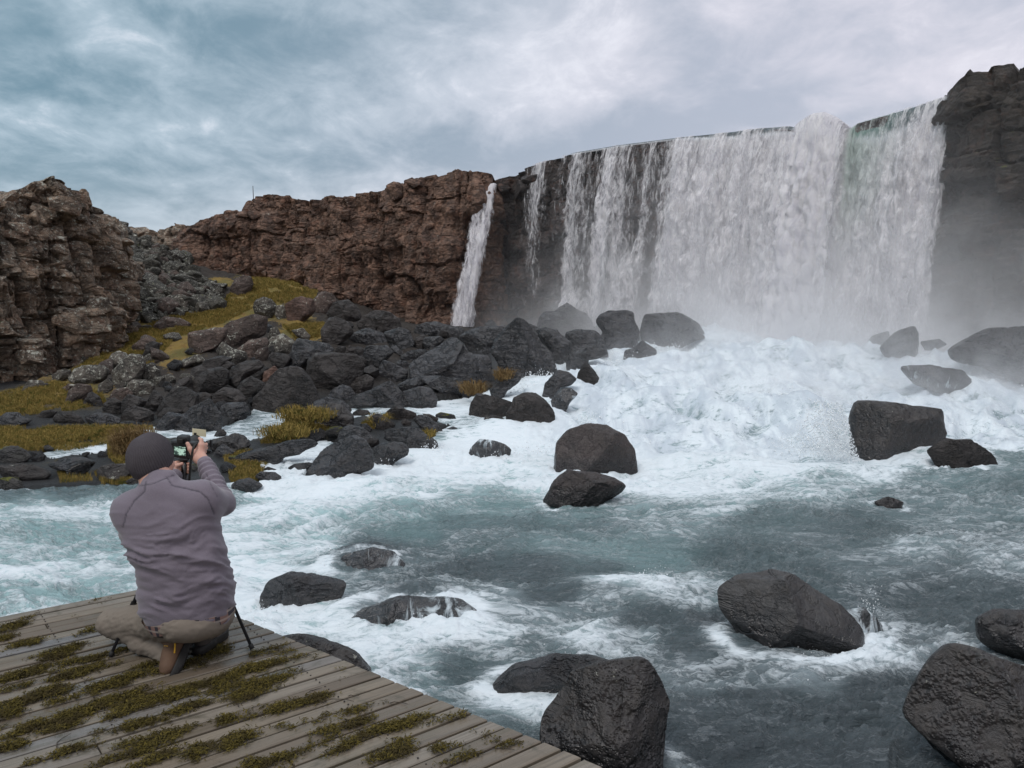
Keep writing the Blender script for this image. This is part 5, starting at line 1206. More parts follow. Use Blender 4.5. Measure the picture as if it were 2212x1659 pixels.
def scatter(n, region, srange, mats, label, cat, grp, seed, name='stone', sink=.25, bias=2.0, avoid_water=True, dry=0.0):
    rs = np.random.RandomState(seed); k = 0; tries = 0
    reg = np.asarray(region, float); lo = reg.min(0); hi_ = reg.max(0)
    while k < n and tries < n * 60:
        tries += 1
        px = rs.uniform(lo[0], hi_[0]); py = rs.uniform(lo[1], hi_[1])
        if not inside(reg, np.array([px]), np.array([py]))[0]: continue
        d = hit(px, py)
        if d > 56: continue
        rx, rz = ray(px, py); x = float(rx) * d
        z = float(gridsample(SURF, x, d))
        if avoid_water and is_water(np.array([x]), np.array([d]), np.array([float(gridsample(TZW, x, d))]))[0]: continue
        s = srange[0] + (srange[1] - srange[0]) * rs.rand() ** bias
        o = bpy.data.objects.new(name, STONES[rs.randint(len(STONES))]); COL.objects.link(o)
        o.location = (x, d, z + s * (0.5 - sink)); o.rotation_euler = (rs.uniform(-.5, .5), rs.uniform(-.5, .5), rs.uniform(0, 6.28))
        o.scale = (s * rs.uniform(.8, 1.3), s * rs.uniform(.8, 1.2), s * rs.uniform(.7, 1.05))
        o.material_slots[0].link = 'OBJECT'; o.material_slots[0].material = M[mats[rs.randint(len(mats))]]
        tag(o, label, cat, grp); k += 1
scatter(165, [(248, 500), (290, 490), (420, 500), (400, 540), (410, 590), (470, 620), (480, 665), (400, 680), (330, 690), (270, 650), (240, 560)], (.16, .62), ['rubble', 'rubble', 'lichen', 'brown'], 'grey green lichen stone in the rubble gully right of the crag', 'stone', 'rubble stones of the gully', 11)
scatter(40, [(230, 800), (420, 760), (560, 720), (700, 700), (820, 690), (1000, 730), (1080, 800), (1000, 860), (700, 880), (500, 890), (260, 880)], (.12, .45), ['dark', 'dark', 'wet'], 'small dark stone filling a gap between the boulders of the scree', 'stone', 'gap filling stones of the scree', 12, sink=.1)
scatter(26, [(100, 790), (230, 730), (330, 700), (450, 740), (430, 830), (260, 850), (130, 830)], (.12, .4), ['lichen', 'brown'], 'small lichen stone in the moss below the crag', 'stone', 'small stones in the moss below the crag', 13)
scatter(26, [(0, 985), (330, 985), (560, 960), (700, 930), (960, 925), (960, 950), (760, 990), (600, 1030), (400, 1040), (0, 1045)], (.07, .22), ['wet', 'moss', 'dark'], 'small wet stone among the larger rocks of the left shore', 'stone', 'small stones of the left shore', 14)
scatter(20, [(1050, 700), (1300, 690), (1500, 700), (1480, 740), (1300, 760), (1120, 790)], (.2, .6), ['wet'], 'dark wet stone in the pile at the foot of the falls', 'stone', 'stones in the pile at the foot of the falls', 15, sink=.1)
# two blocks on the rim of the middle cliff and a thin pole on its crest
for (pts, sd, lb) in [((834, 400, 850, 392, 868, 396, 870, 418, 850, 424, 836, 416), 301, 'squat loose block perched on the rim of the middle cliff'), ((872, 390, 890, 383, 900, 392, 898, 404, 876, 404), 302, 'smaller lichen block on the rim right of the squat one')]:
    o = outline_rock('boulder', np.array(pts, float).reshape(-1, 2), M['cliff'], sd, d=37.2, level=4, faces=8, rough=.05, sink=.2); tag(o, lb, 'boulder', 'blocks on the cliff rim')
pl = at(548, 440, 41.6)
V, Fc = tube_np([(0, 0, 0), (-.01, 0, .45), (-.02, 0, .9)], [.022, .02, .016], 8)
pole = link('pole', mesh_np('pole', V, tri_fix(Fc)), plain('weathered_pole', (.06, .05, .045)), loc=pl)
tag(pole, 'thin dark marker pole standing on the crest of the middle cliff', 'pole')

# the fine scree between the stones of the gully
def scree(region, n, smin, smax, seed, mat, label):
    rs = np.random.RandomState(seed); reg = np.asarray(region, float); lo = reg.min(0); hi_ = reg.max(0); parts = []
    shapes = [hull_rock(500 + i, False, 9, .05, .0, 0) for i in range(6)]
    while len(parts) < n:
        px = rs.uniform(lo[0], hi_[0]); py = rs.uniform(lo[1], hi_[1])
        if not inside(reg, np.array([px]), np.array([py]))[0]: continue
        d = hit(px, py)
        if d > 56: continue
        x = float(ray(px, py)[0]) * d; z = float(gridsample(SURF, x, d)); s = smin + (smax - smin) * rs.rand() ** 2
        V, Fc = shapes[rs.randint(6)]
        a = rs.uniform(0, 6.28); R_ = np.array([[math.cos(a), -math.sin(a), 0], [math.sin(a), math.cos(a), 0], [0, 0, 1]])
        parts.append(((V * s * rs.uniform(.6, 1.2, 3)) @ R_.T + np.array([x, d, z + s * .2]), Fc))
    V, Fc = join_np(parts)
    tag(link('scree', mesh_np('scree', V, Fc, True), mat), label, 'scree', kind='stuff')
scree([(246, 500), (290, 490), (425, 498), (400, 540), (415, 590), (475, 620), (490, 668), (400, 682), (300, 700), (262, 660), (240, 560)], 1500, .07, .32, 3, M['rubble'], 'fine grey green scree filling the gully between the larger stones')
# foam gathers round the rocks that stand in the river
_f = RFOAM.copy()
_nz = .12 + .75 * sstep(-.25, .35, fbm(np.stack([RX.ravel() * 1.6, RY.ravel() * 1.6, 0 * RX.ravel()], 1), 3, 91)).reshape(RX.shape)
for o in list(COL.objects):
    if o.get('group') in (G4, G5, G3) and o.type == 'MESH' and o.location.y < 17:
        co_ = np.empty(len(o.data.vertices) * 3, np.float32); o.data.vertices.foreach_get('co', co_); co_ = co_.reshape(-1, 3)
        cx, cy, cz = o.location; wz = float(river_at(cx, cy)); sl = co_[np.abs(co_[:, 2] + cz - wz) < .12]
        if len(sl) < 6: continue
        rx = np.ptp(sl[:, 0]) / 2 + .05; ry = np.ptp(sl[:, 1]) / 2 + .05; mx = cx + sl[:, 0].mean(); my = cy + sl[:, 1].mean()
        q = np.hypot((RX - mx) / rx, (RY - my) / ry)
        ring = np.exp(-((q - 1.02) / (.10 + .05 / rx))**2) * .55 + np.exp(-((q - 1.10) / .28)**2) * .30 * (RX < mx + rx * .8)
        _f = np.where(RWM, np.maximum(_f, np.minimum(_f + ring * _nz, .92)), _f)
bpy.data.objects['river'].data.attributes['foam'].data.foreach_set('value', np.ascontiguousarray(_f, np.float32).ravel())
# ------------------------------------------------------------------ wooden viewing deck
DZ = 0.75
def wood_mat():
    m, t = new_mat('weathered_planks')
    co = objco(t); rnd = t.node('ShaderNodeObjectInfo').outputs['Random']
    off = t.node('ShaderNodeCombineXYZ', i0=t.math('MULTIPLY', rnd, 37.0), i1=t.math('MULTIPLY', rnd, 11.0))
    cv = t.node('ShaderNodeVectorMath', {'operation': 'ADD'}, i0=co, i1=off.outputs[0]).outputs[0]
    grain = t.noise(t.mapping(cv, (2.2, 60, 20)), 1.0, 6, 0.7, 0.8)
    big = t.noise(t.mapping(cv, (1.3, 7, 5)), 1.0, 5, 0.65, 0.4)
    base = t.mix(t.ramp(rnd, 0, 1, smooth=False), (0.125, 0.098, 0.072), (0.235, 0.198, 0.150))
    base = t.mix(t.ramp(rnd, 0.70, 0.95), base, (0.170, 0.165, 0.165))
    col = t.mix(t.math('MULTIPLY', t.ramp(grain, 0.42, 0.70), 0.65), base, (0.080, 0.065, 0.048))
    col = t.mix(t.math('MULTIPLY', t.ramp(big, 0.50, 0.72), 0.55), col, (0.095, 0.082, 0.050))
    dirt = t.noise(geo(t, 'Position'), 3.2, 7, 0.72, 0.5)
    col = t.mix(t.math('MULTIPLY', t.ramp(dirt, 0.52, 0.66), 0.75), col, (0.052, 0.048, 0.028))
    ro = t.ramp(t.noise(geo(t, 'Position'), 1.7, 4, 0.6), 0.38, 0.62, 0.22, 0.62)
    h = t.math('ADD', grain, t.math('MULTIPLY', big, 0.5))
    finish(t, principled(t, Base_Color=col, Roughness=ro, Normal=t.bump(h, 0.5, 0.004), Specular_IOR_Level=0.5))
    return m
M['wood'] = wood_mat()
U2 = np.array([0.772, 0.636]); V2 = np.array([-0.636, 0.772]); C0 = np.array([-2.22, 4.933])
E2 = np.array([0.777, -0.629])
deck = empty('deck', (-1.5, 3.2, DZ)); tag(deck, 'grey wooden plank deck strewn with moss where the photographer crouches', 'deck')
import bmesh as _bm
def plank_mesh(L0, L1, y0, y1, th, skew):
    """local x along the board; right end cut along the deck edge"""
    c = 0.004
    def sec(x, k):
        sk = lambda y: x + (skew * (y - y1) if k else 0.0)
        return [(sk(y0), y0, -th), (sk(y0), y0, -c), (sk(y0 + c), y0 + c, 0), (sk(y1 - c), y1 - c, 0), (sk(y1), y1, -c), (sk(y1), y1, -th)]
    a = sec(L0, False); a2 = [(p[0] + c, p[1], p[2]) for p in a]; b2 = [(p[0] - c, p[1], p[2]) for p in sec(L1, True)]; b = sec(L1, True)
    a = [(p[0], p[1], min(p[2], -c)) for p in a]; b = [(p[0], p[1], min(p[2], -c)) for p in b]
    mid = []; K = 5
    rings = [a, a2] + [[tuple(lerp(np.array(p), np.array(q), k / K)) for p, q in zip(a2, b2)] for k in range(1, K)] + [b2, b]
    V = np.array([p for r in rings for p in r]); fs = []
    n = 6
    for i in range(len(rings) - 1):
        for k in range(n):
            k2 = (k + 1) % n
            fs.append((i * n + k, i * n + k2, (i + 1) * n + k2, (i + 1) * n + k))
    T = [list(f) for f in tri_fix(np.array(fs))]
    for base, rev in ((0, True), ((len(rings) - 1) * n, False)):
        for k in range(1, n - 1):
            f = [base, base + k, base + k + 1]
            T.append(f[::-1] if rev else f)
    return V, np.array(T)
rs = np.random.RandomState(5)
PW = 0.0925; gap = 0.015
plank_rects = []
for i in range(50):
    yb = -i * PW                       # offset of the board's back edge along V2
    # right end: C0 + E2*k with offset yb along V2
    k = yb / float(E2 @ V2)
    xr = float((C0 + E2 * k - C0) @ U2)
    skew = float(E2 @ U2) / float(E2 @ V2)
    x = xr; first = True
    while x > -5.2:
        ln = rs.uniform(1.5, 2.7) if not first else rs.uniform(0.7, 2.5)
        x0 = max(x - ln, -5.4)
        V, Fc = plank_mesh(0.002, x - x0 - (0 if first else 0.003), -PW + gap, 0, 0.036, skew if first else 0.0)
        z = rs.uniform(-.0025, .0025)
        o = link('plank', mesh_np('plank', V, Fc, False), M['wood'], parent=deck)
        p = C0 + U2 * x0 + V2 * yb
        o.matrix_parent_inverse = Matrix.Translation((1.5, -3.2, -DZ))
        o.location = (p[0], p[1], DZ + z); o.rotation_euler = (0, 0, math.atan2(U2[1], U2[0]) + rs.uniform(-.0006, .0006))
        x = x0; first = False
for j, k in enumerate(np.arange(0.35, 5.6, 0.62)):     # joists run under the boards, square to them
    c = C0 + U2 * (-5.0 + 0.0) 
    xoff = 2.4 - k * 1.35
    V, Fc = box_np((0, 0, 0), (0.06, 4.2, 0.14))
    # clip joists to lie inside the deck outline
    top = 0.0 if xoff < 0 else -xoff / abs(float(E2 @ U2)) * abs(float(E2 @ V2)) 
    L = 4.45 + top - 0.15
    if L < 0.4: continue
    V, Fc = box_np((0, -L / 2 - 0.08 + top - 0.0, 0), (0.06, L, 0.14))
    o = link('joist', mesh_np('joist', V, Fc, False), M['wood'], parent=deck)
    p = C0 + U2 * (xoff - 0.1)
    o.matrix_parent_inverse = Matrix.Translation((1.5, -3.2, -DZ))
    o.location = (p[0], p[1], DZ - 0.036 - 0.075); o.rotation_euler = (0, 0, math.atan2(U2[1], U2[0]))
for (a, b) in ((-.6, -.5), (-3.2, -.4), (-1.5, -2.6), (-4.6, -2.5), (-1.5, -4.2)):
    p = C0 + U2 * a + V2 * b
    V, Fc = tube_np([(0, 0, 0), (0, 0, 1.5)], .07, 12)
    o = link('post', mesh_np('post', V, tri_fix(Fc)), M['wood'], parent=deck)
    o.matrix_parent_inverse = Matrix.Translation((1.5, -3.2, -DZ)); o.location = (p[0], p[1], DZ - 1.69)

sc_ = []
for i in range(50):
    for k in np.arange(0.35, 5.6, 0.62):
        for dy in (.022, .058):
            p = C0 + U2 * (2.4 - k * 1.35 - .1) + V2 * (-i * PW - dy)
            if ((p[0] - C0[0]) * E2[1] - (p[1] - C0[1]) * E2[0]) * np.sign((-3 - C0[0]) * E2[1] - (3 - C0[1]) * E2[0]) < .03 or p[1] < 1.6: continue
            v, f = tube_np([(p[0], p[1], DZ + .0005), (p[0], p[1], DZ + .0045)], .0038, 6); sc_.append((v, tri_fix(f)))
V, Fc = join_np(sc_)
o = link('screws', mesh_np('screws', V, Fc, False), plain('rusty_screw', (.03, .022, .018), .6), parent=deck); o.matrix_parent_inverse = Matrix.Translation((1.5, -3.2, -DZ)); o['kind'] = 'stuff'

# ------------------------------------------------------------------ loose moss on the deck
def moss_mat(name, a, b, c):
    m, t = new_mat(name)
    v = t.attr('tint')
    col = t.mix(v, a, b)
    col = t.mix(t.ramp(t.noise(geo(t, 'Position'), 9, 3, 0.6), 0.5, 0.62), col, c)
    finish(t, principled(t, Base_Color=col, Roughness=0.9, Specular_IOR_Level=0.2)); return m
M['mossleaf'] = moss_mat('deck_moss', (0.016, 0.013, 0.005), (0.145, 0.112, 0.022), (0.045, 0.034, 0.011))
M['grassblade'] = moss_mat('yellow_grass', (0.095, 0.072, 0.018), (0.340, 0.240, 0.070), (0.095, 0.088, 0.020))
M['rustgrass'] = moss_mat('rusty_grass', (0.070, 0.042, 0.016), (0.240, 0.165, 0.075), (0.13, 0.075, 0.028))
MB = [(60,140,60,18),(350,155,50,12),(20,190,40,12),(60,215,80,13),(140,205,30,10),(230,245,100,16),(420,252,90,12),(850,240,70,18),(1050,230,70,9),(1110,245,50,6),(1000,300,120,22),(1050,350,100,22),(90,330,130,16),(300,325,120,20),(700,300,150,20),(270,285,60,16),(600,285,80,14),(400,370,170,22),(620,420,230,26),(850,370,130,34),(60,380,90,10),(110,430,200,20),(960,400,90,22),(300,480,220,18),(550,520,140,18),(700,470,120,18),
      (1130,450,120,20),(1290,500,120,22),(1380,520,60,14),(1500,530,100,20),(600,580,120,32),(200,545,130,9),(250,630,140,20),(60,560,60,14),(450,655,120,14),(760,620,80,22),(900,590,60,36),(1100,645,170,22),(1250,545,60,14),(980,665,80,14),(1600,585,100,20),(1490,640,120,20),(1700,615,50,18),(1760,655,80,17),(1960,605,60,10),(1900,590,60,5),(1730,500,60,5),(1340,600,70,24),(40,610,70,16),(620,640,100,22),(470,420,120,20),(30,480,60,20),(880,500,60,14),(180,390,80,12)]
def strands(P, N, rs, length, height, nper, dirv=None, width=.0016, spread=.012, flat=.5):
    """thin curled ribbons round each point"""
    n = len(P) * nper
    base = np.repeat(P, nper, 0) + np.c_[rs.normal(0, spread, n), rs.normal(0, spread, n), rs.uniform(0, height * .55, n)]
    a = rs.uniform(0, 2 * np.pi, n)
    if dirv is not None: a = np.where(rs.rand(n) < .28, math.atan2(dirv[1], dirv[0]) + rs.normal(0, .45, n) + np.pi * (rs.rand(n) < .5), a)
    L = length * rs.uniform(.5, 1.3, n)
    el = rs.uniform(-.1, 1.0, n) * flat
    d = np.c_[np.cos(a) * np.cos(el), np.sin(a) * np.cos(el), np.sin(el)]
    s = np.cross(d, np.c_[rs.normal(0, .5, n), rs.normal(0, .5, n), np.ones(n)]); s /= np.linalg.norm(s, axis=1)[:, None]
    w = width * rs.uniform(.6, 1.5, n)[:, None]
    mid = base + d * L[:, None] * .55 + np.c_[np.zeros(n), np.zeros(n), rs.uniform(0, .35, n) * L]
    tip = base + d * L[:, None] + np.c_[rs.normal(0, .2, n) * L, rs.normal(0, .2, n) * L, rs.uniform(-.25, .2, n) * L]
    V = np.stack([base - s * w, base + s * w, mid + s * w, mid - s * w, tip], 1).reshape(-1, 3)
    k = np.arange(n)[:, None] * 5
    Fc = np.concatenate([k + np.array([[0, 1, 2]]), k + np.array([[0, 2, 3]]), k + np.array([[3, 2, 4]])])
    tint = np.repeat(np.clip(rs.beta(1.6, 2.2, n) + 0, 0, 1), 5)
    return V, Fc, tint
rs = np.random.RandomState(21)
c = rs.uniform(-1, 1, (260000, 2)); pts = []
X = lerp(-3.3, .5, rs.rand(210000)); Y = lerp(2.3, 4.9, rs.rand(210000))
px, py = proj(X, Y, np.full_like(X, DZ))
mk = np.zeros_like(X)
for cx, cy, rx, ry in MB:
    mk = np.maximum(mk, np.exp(-(((px - .56 * cx) / (.56 * rx))**2 + ((py - 1274 - .56 * cy + 0.28 * (px - .56 * cx)) / (.56 * ry * .9))**2) * .75))
Q = np.stack([X * U2[0] + Y * U2[1], (X * V2[0] + Y * V2[1]), 0 * X], 1)
nz = fbm(Q * np.array([5.0, 10, 1]), 5, 3, gain=.65)
joint = np.abs(((Q[:, 1] - float(C0 @ V2)) / PW) % 1.0 - .0); joint = np.minimum(joint, 1 - joint)
dens = mk * 1.05 + nz * 1.55 - .42 + (0.25 - joint) * .5 * (mk > .15)
inb = ((X - C0[0]) * V2[0] + (Y - C0[1]) * V2[1] < -.01) & (((X - C0[0]) * -E2[1] * -1 + (Y - C0[1]) * -E2[0] * 1) > -99)
side_ = (X - C0[0]) * E2[1] - (Y - C0[1]) * E2[0]            # >0 : on the deck side of the slanting edge
inb &= side_ * np.sign((-3 - C0[0]) * E2[1] - (3 - C0[1]) * E2[0]) > .02
sel = inb & (dens > 0) & (rs.rand(len(X)) < np.clip(dens * 1.5, 0, 1))
P = np.c_[X, Y, np.full_like(X, DZ + .001)][sel]
P = P[:42000]
hgt = np.clip(dens[sel][:42000], .05, .5)
P[:, 2] += hgt * .020 * rs.rand(len(P))
V, Fc, tint = strands(P, None, rs, .017, .010, 6, dirv=U2, width=.0017, spread=.012, flat=.26)
mo = link('moss', mesh_np('moss', V, Fc, False, {'tint': tint}), M['mossleaf'])
tag(mo, 'tufts of loose olive green moss torn up and strewn along the deck boards', 'moss', kind='stuff')
# a few dry twigs lying between the tufts
tw = []
for k in range(26):
    x = rs.uniform(-3, .1); y = rs.uniform(2.9, 4.6)
    p0 = np.array([x, y, DZ + .006]); a = rs.uniform(0, 3.1); L = rs.uniform(.04, .14)
    if (x - C0[0]) * V2[0] + (y - C0[1]) * V2[1] > -.1 or ((x - C0[0]) * E2[1] - (y - C0[1]) * E2[0]) * np.sign((-3 - C0[0]) * E2[1] - (3 - C0[1]) * E2[0]) < .12: continue
    q = [p0 + np.array([math.cos(a + .3 * math.sin(i)) * L * i / 4, math.sin(a + .3 * math.sin(i)) * L * i / 4, .004 * math.sin(i * 2)]) for i in range(5)]
    v, f = tube_np(q, [.0022, .002, .0018, .0015, .001], 5); tw.append((v, tri_fix(f)))
V, Fc = join_np(tw)
tag(link('twig_litter', mesh_np('twig_litter', V, Fc), plain('dry_twig', (.045, .032, .02))), 'thin dry twigs scattered over the deck boards', 'twigs', kind='stuff')
# ------------------------------------------------------------------ smooth bodies grown from a distance field
class Field:
    def __init__(s, lo, hi, h):
        s.lo = np.array(lo, float); s.h = h
        s.n = np.ceil((np.array(hi) - s.lo) / h).astype(int) + 1
        s.f = np.full(s.n, 1.0, np.float32)
    def box(s, lo, hi, pad):
        a = np.clip(((np.asarray(lo) - pad - s.lo) / s.h).astype(int), 0, s.n - 1); b = np.clip(((np.asarray(hi) + pad - s.lo) / s.h).astype(int) + 2, 1, s.n)
        sl = tuple(slice(int(a[i]), int(b[i])) for i in range(3))
        ax = [s.lo[i] + s.h * np.arange(a[i], b[i]) for i in range(3)]
        return sl, np.meshgrid(*ax, indexing='ij', sparse=True)
    def smin(s, sl, d, k):
        f = s.f[sl]
        h = np.clip(k - np.abs(f - d), 0, None) / k
        s.f[sl] = np.minimum(f, d) - h * h * k * .25
    def capsule(s, a, b, ra, rb, k=.03):
        a = np.asarray(a, float); b = np.asarray(b, float); r = max(ra, rb)
        sl, (x, y, z) = s.box(np.minimum(a, b) - r, np.maximum(a, b) + r, k + .02)
        ab = b - a; L = ab @ ab + 1e-12
        t = np.clip(((x - a[0]) * ab[0] + (y - a[1]) * ab[1] + (z - a[2]) * ab[2]) / L, 0, 1)
        d = np.sqrt((x - a[0] - t * ab[0])**2 + (y - a[1] - t * ab[1])**2 + (z - a[2] - t * ab[2])**2) - (ra + (rb - ra) * t)
        s.smin(sl, d.astype(np.float32), k)
    def chain(s, pts, rad, k=.02):
        for i in range(len(pts) - 1): s.capsule(pts[i], pts[i + 1], rad[i], rad[i + 1], k)
    def ellipsoid(s, c, r, R=None, k=.03):
        c = np.asarray(c, float); r = np.asarray(r, float); m = r.max()
        sl, (x, y, z) = s.box(c - m, c + m, k + .02)
        x = x - c[0]; y = y - c[1]; z = z - c[2]
        if R is not None:
            R = np.asarray(R); x, y, z = (R[0, 0] * x + R[1, 0] * y + R[2, 0] * z, R[0, 1] * x + R[1, 1] * y + R[2, 1] * z, R[0, 2] * x + R[1, 2] * y + R[2, 2] * z)
        q = np.sqrt((x / r[0])**2 + (y / r[1])**2 + (z / r[2])**2)
        d = (q - 1) * r.min() * .5 + (q - 1) * q / (np.sqrt((x / r[0]**2)**2 + (y / r[1]**2)**2 + (z / r[2]**2)**2) + 1e-6) * .5
        s.smin(sl, d.astype(np.float32), k)
    def loft(s, st, k=.03):
        """st: rows of (z, cx, cy, a, b): a body of elliptical sections"""
        st = np.asarray(sorted(st), float)
        sl, (x, y, z) = s.box([(st[:, 1] - st[:, 3]).min(), (st[:, 2] - st[:, 4]).min(), st[0, 0]], [(st[:, 1] + st[:, 3]).max(), (st[:, 2] + st[:, 4]).max(), st[-1, 0]], k + .03)
        g = [np.interp(z, st[:, 0], st[:, j]) for j in range(1, 5)]
        q = ((np.abs(x - g[0]) / g[2])**2.4 + (np.abs(y - g[1]) / g[3])**2.4) ** (1 / 2.4)
        d = (q - 1) * np.minimum(g[2], g[3])
        d = np.maximum(d, np.maximum(z - st[-1, 0], st[0, 0] - z))
        s.smin(sl, d.astype(np.float32), k)
    def cut(s, nrm, off):
        """remove everything with p.n > off"""
        x, y, z = np.meshgrid(*[s.lo[i] + s.h * np.arange(s.n[i]) for i in range(3)], indexing='ij', sparse=True)
        s.f = np.maximum(s.f, (x * nrm[0] + y * nrm[1] + z * nrm[2] - off).astype(np.float32))
    def mesh(s):
        f = s.f; n = f.shape
        c = f[:-1, :-1, :-1] < 0
        ins = f < 0
        cnt = np.zeros(tuple(np.array(n) - 1), np.int8)
        for i in (0, 1):
            for j in (0, 1):
                for k in (0, 1): cnt += ins[i:n[0] - 1 + i, j:n[1] - 1 + j, k:n[2] - 1 + k]
        act = (cnt > 0) & (cnt < 8)
        I = np.argwhere(act); idx = np.full(act.shape, -1, np.int64); idx[act] = np.arange(len(I))
        acc = np.zeros((len(I), 3)); w = np.zeros(len(I))
        corners = [(i, j, k) for i in (0, 1) for j in (0, 1) for k in (0, 1)]
        for a in corners:
            for ax in range(3):
                if a[ax] == 1: continue
                b = list(a); b[ax] = 1
                fa = f[I[:, 0] + a[0], I[:, 1] + a[1], I[:, 2] + a[2]]; fb = f[I[:, 0] + b[0], I[:, 1] + b[1], I[:, 2] + b[2]]
                cr = (fa < 0) != (fb < 0)
                t = np.where(cr, fa / np.where(cr, fa - fb, 1), 0)
                p = np.tile(np.array(a, float), (len(I), 1)); p[:, ax] += t
                acc[cr] += p[cr]; w[cr] += 1
        V = s.lo + s.h * (I + acc / w[:, None])
        Q = []
        for ax in range(3):
            o1, o2 = [(1, 2), (2, 0), (0, 1)][ax]
            sa = [slice(1, n[i] - 1) for i in range(3)]; sb = list(sa); sa[ax] = slice(0, n[ax] - 1); sb[ax] = slice(1, n[ax])
            A = ins[tuple(sa)]; B = ins[tuple(sb)]
            for flip, msk in ((False, A & ~B), (True, ~A & B)):
                e = np.argwhere(msk)
                off = np.array([1, 1, 1]); off[ax] = 0
                e = e + off
                def cell(d1, d2):
                    g = e.copy(); g[:, o1] -= d1; g[:, o2] -= d2
                    return idx[g[:, 0], g[:, 1], g[:, 2]]
                q = np.stack([cell(0, 0), cell(1, 0), cell(1, 1), cell(0, 1)], 1)
                Q.append(q[:, ::-1] if flip else q)
        Q = np.vstack(Q); Q = Q[(Q >= 0).all(1)]
        return V, Q
def relax(V, Q, it=2, keep=.5):
    n = len(V); e = np.vstack([Q[:, [0, 1]], Q[:, [1, 2]], Q[:, [2, 3]], Q[:, [3, 0]]])
    for _ in range(it):
        s = np.zeros_like(V); c = np.zeros(n)
        for a, b in ((0, 1), (1, 0)):
            for j in range(3): s[:, j] += np.bincount(e[:, a], V[e[:, b], j], n)
            c += np.bincount(e[:, a], minlength=n)
        V = V * keep + (1 - keep) * s / np.maximum(c, 1)[:, None]
    return V
def vnormals(V, Q):
    fn = np.cross(V[Q[:, 2]] - V[Q[:, 0]], V[Q[:, 3]] - V[Q[:, 1]])
    N = np.zeros_like(V)
    for k in range(4):
        for j in range(3): N[:, j] += np.bincount(Q[:, k], fn[:, j], len(V))
    return N / (np.linalg.norm(N, axis=1)[:, None] + 1e-12)

def A3(px, py, d): return np.array(at(px, py, d))
PX = 3.73 / F

fleece = new_mat('grey_lilac_fleece')
def _fl():
    m, t = fleece
    co = geo(t, 'Position')
    n = t.noise(co, 260, 3, 0.7); b = t.noise(co, 7, 4, 0.6)
    seam = t.attr('seam')
    col = t.mix(b, (0.128, 0.108, 0.136), (0.165, 0.142, 0.176))
    col = t.mix(t.ramp(n, .3, .7), col, (0.180, 0.155, 0.182))
    col = t.mix(t.math('MULTIPLY', seam, .75), col, (0.045, 0.040, 0.052))
    bs = principled(t, Base_Color=col, Roughness=.88, Specular_IOR_Level=.25, Normal=t.bump(n, .35, .0015), Sheen_Weight=.25, Sheen_Roughness=.5)
    finish(t, bs); return m
M['fleece'] = _fl()
M['khaki'] = plain('khaki_trousers', (0.165, 0.138, 0.112), .85, .25, bump=(220, .3, .001), var=((0.215, 0.182, 0.15), 12))
M['skin'] = plain('skin', (0.50, 0.27, 0.205), .5, .4, var=((0.56, 0.33, 0.26), 30), sss=.08)
M['black'] = plain('black_plastic', (0.012, 0.012, 0.013), .42, .5, var=((.02, .02, .022), 60))
M['rubber'] = plain('boot_sole', (0.016, 0.015, 0.014), .7, .4)
M['leather'] = plain('brown_boot_leather', (0.085, 0.048, 0.030), .7, .3, bump=(90, .4, .002), var=((0.135, 0.080, 0.048), 25))
M['shadeleather'] = plain('shaded_boot_leather', (0.050, 0.044, 0.040), .75, .3, bump=(90, .4, .002), var=((0.085, 0.075, 0.066), 25))  # the brown boot leather again, with grey shade put into its colour
M['yellow'] = plain('yellow_trim', (0.62, 0.34, 0.03), .6, .3)
M['steel'] = plain('tripod_dark_metal', (0.030, 0.030, 0.033), .38, .5, metal=.3)
M['hair'] = plain('short_grey_hair', (0.10, 0.075, 0.055), .8, .3)
def _kn():
    m, t = new_mat('ribbed_wool')
    n = t.noise(geo(t, 'Position'), 330, 3, .7)
    col = t.mix(t.attr('rib'), (0.046, 0.040, 0.046), (0.085, 0.075, 0.083))
    finish(t, principled(t, Base_Color=t.mix(t.ramp(n, .35, .7), col, (0.085, 0.078, 0.085)), Roughness=.95, Specular_IOR_Level=.15, Normal=t.bump(n, .5, .002))); return m
M['knit'] = _kn()
def _pl():
    m, t = new_mat('plaid_shirt')
    co = objco(t)
    def stripes(ax, sc, w_):
        s = t.node('ShaderNodeSeparateXYZ', i0=co).outputs[ax]
        f = t.math('FRACT', t.math('MULTIPLY', s, sc)); return t.ramp(f, 1 - w_, 1 - w_ + .02)
    col = t.mix(stripes(0, 26, .45), (0.22, .13, .11), (.035, .03, .04)); col = t.mix(t.math('MULTIPLY', stripes(2, 30, .35), .6), col, (.40, .34, .30))
    finish(t, principled(t, Base_Color=col, Roughness=.85)); return m
M['plaid'] = _pl()

person = empty('person', tuple(A3(385, 1440, 3.80))); person.location.z = DZ
tag(person, 'crouching person in grey lilac fleece, khaki trousers and knitted cap framing a shot', 'person')
PINV = Matrix.Translation(-person.location)
def pchild(name, V, Q, m, attrs=None, par=None, tri=False):
    o = link(name, mesh_np(name, V, Q, True, attrs), m, parent=par or person)
    o.matrix_parent_inverse = PINV if par is None else Matrix.Identity(4)
    return o

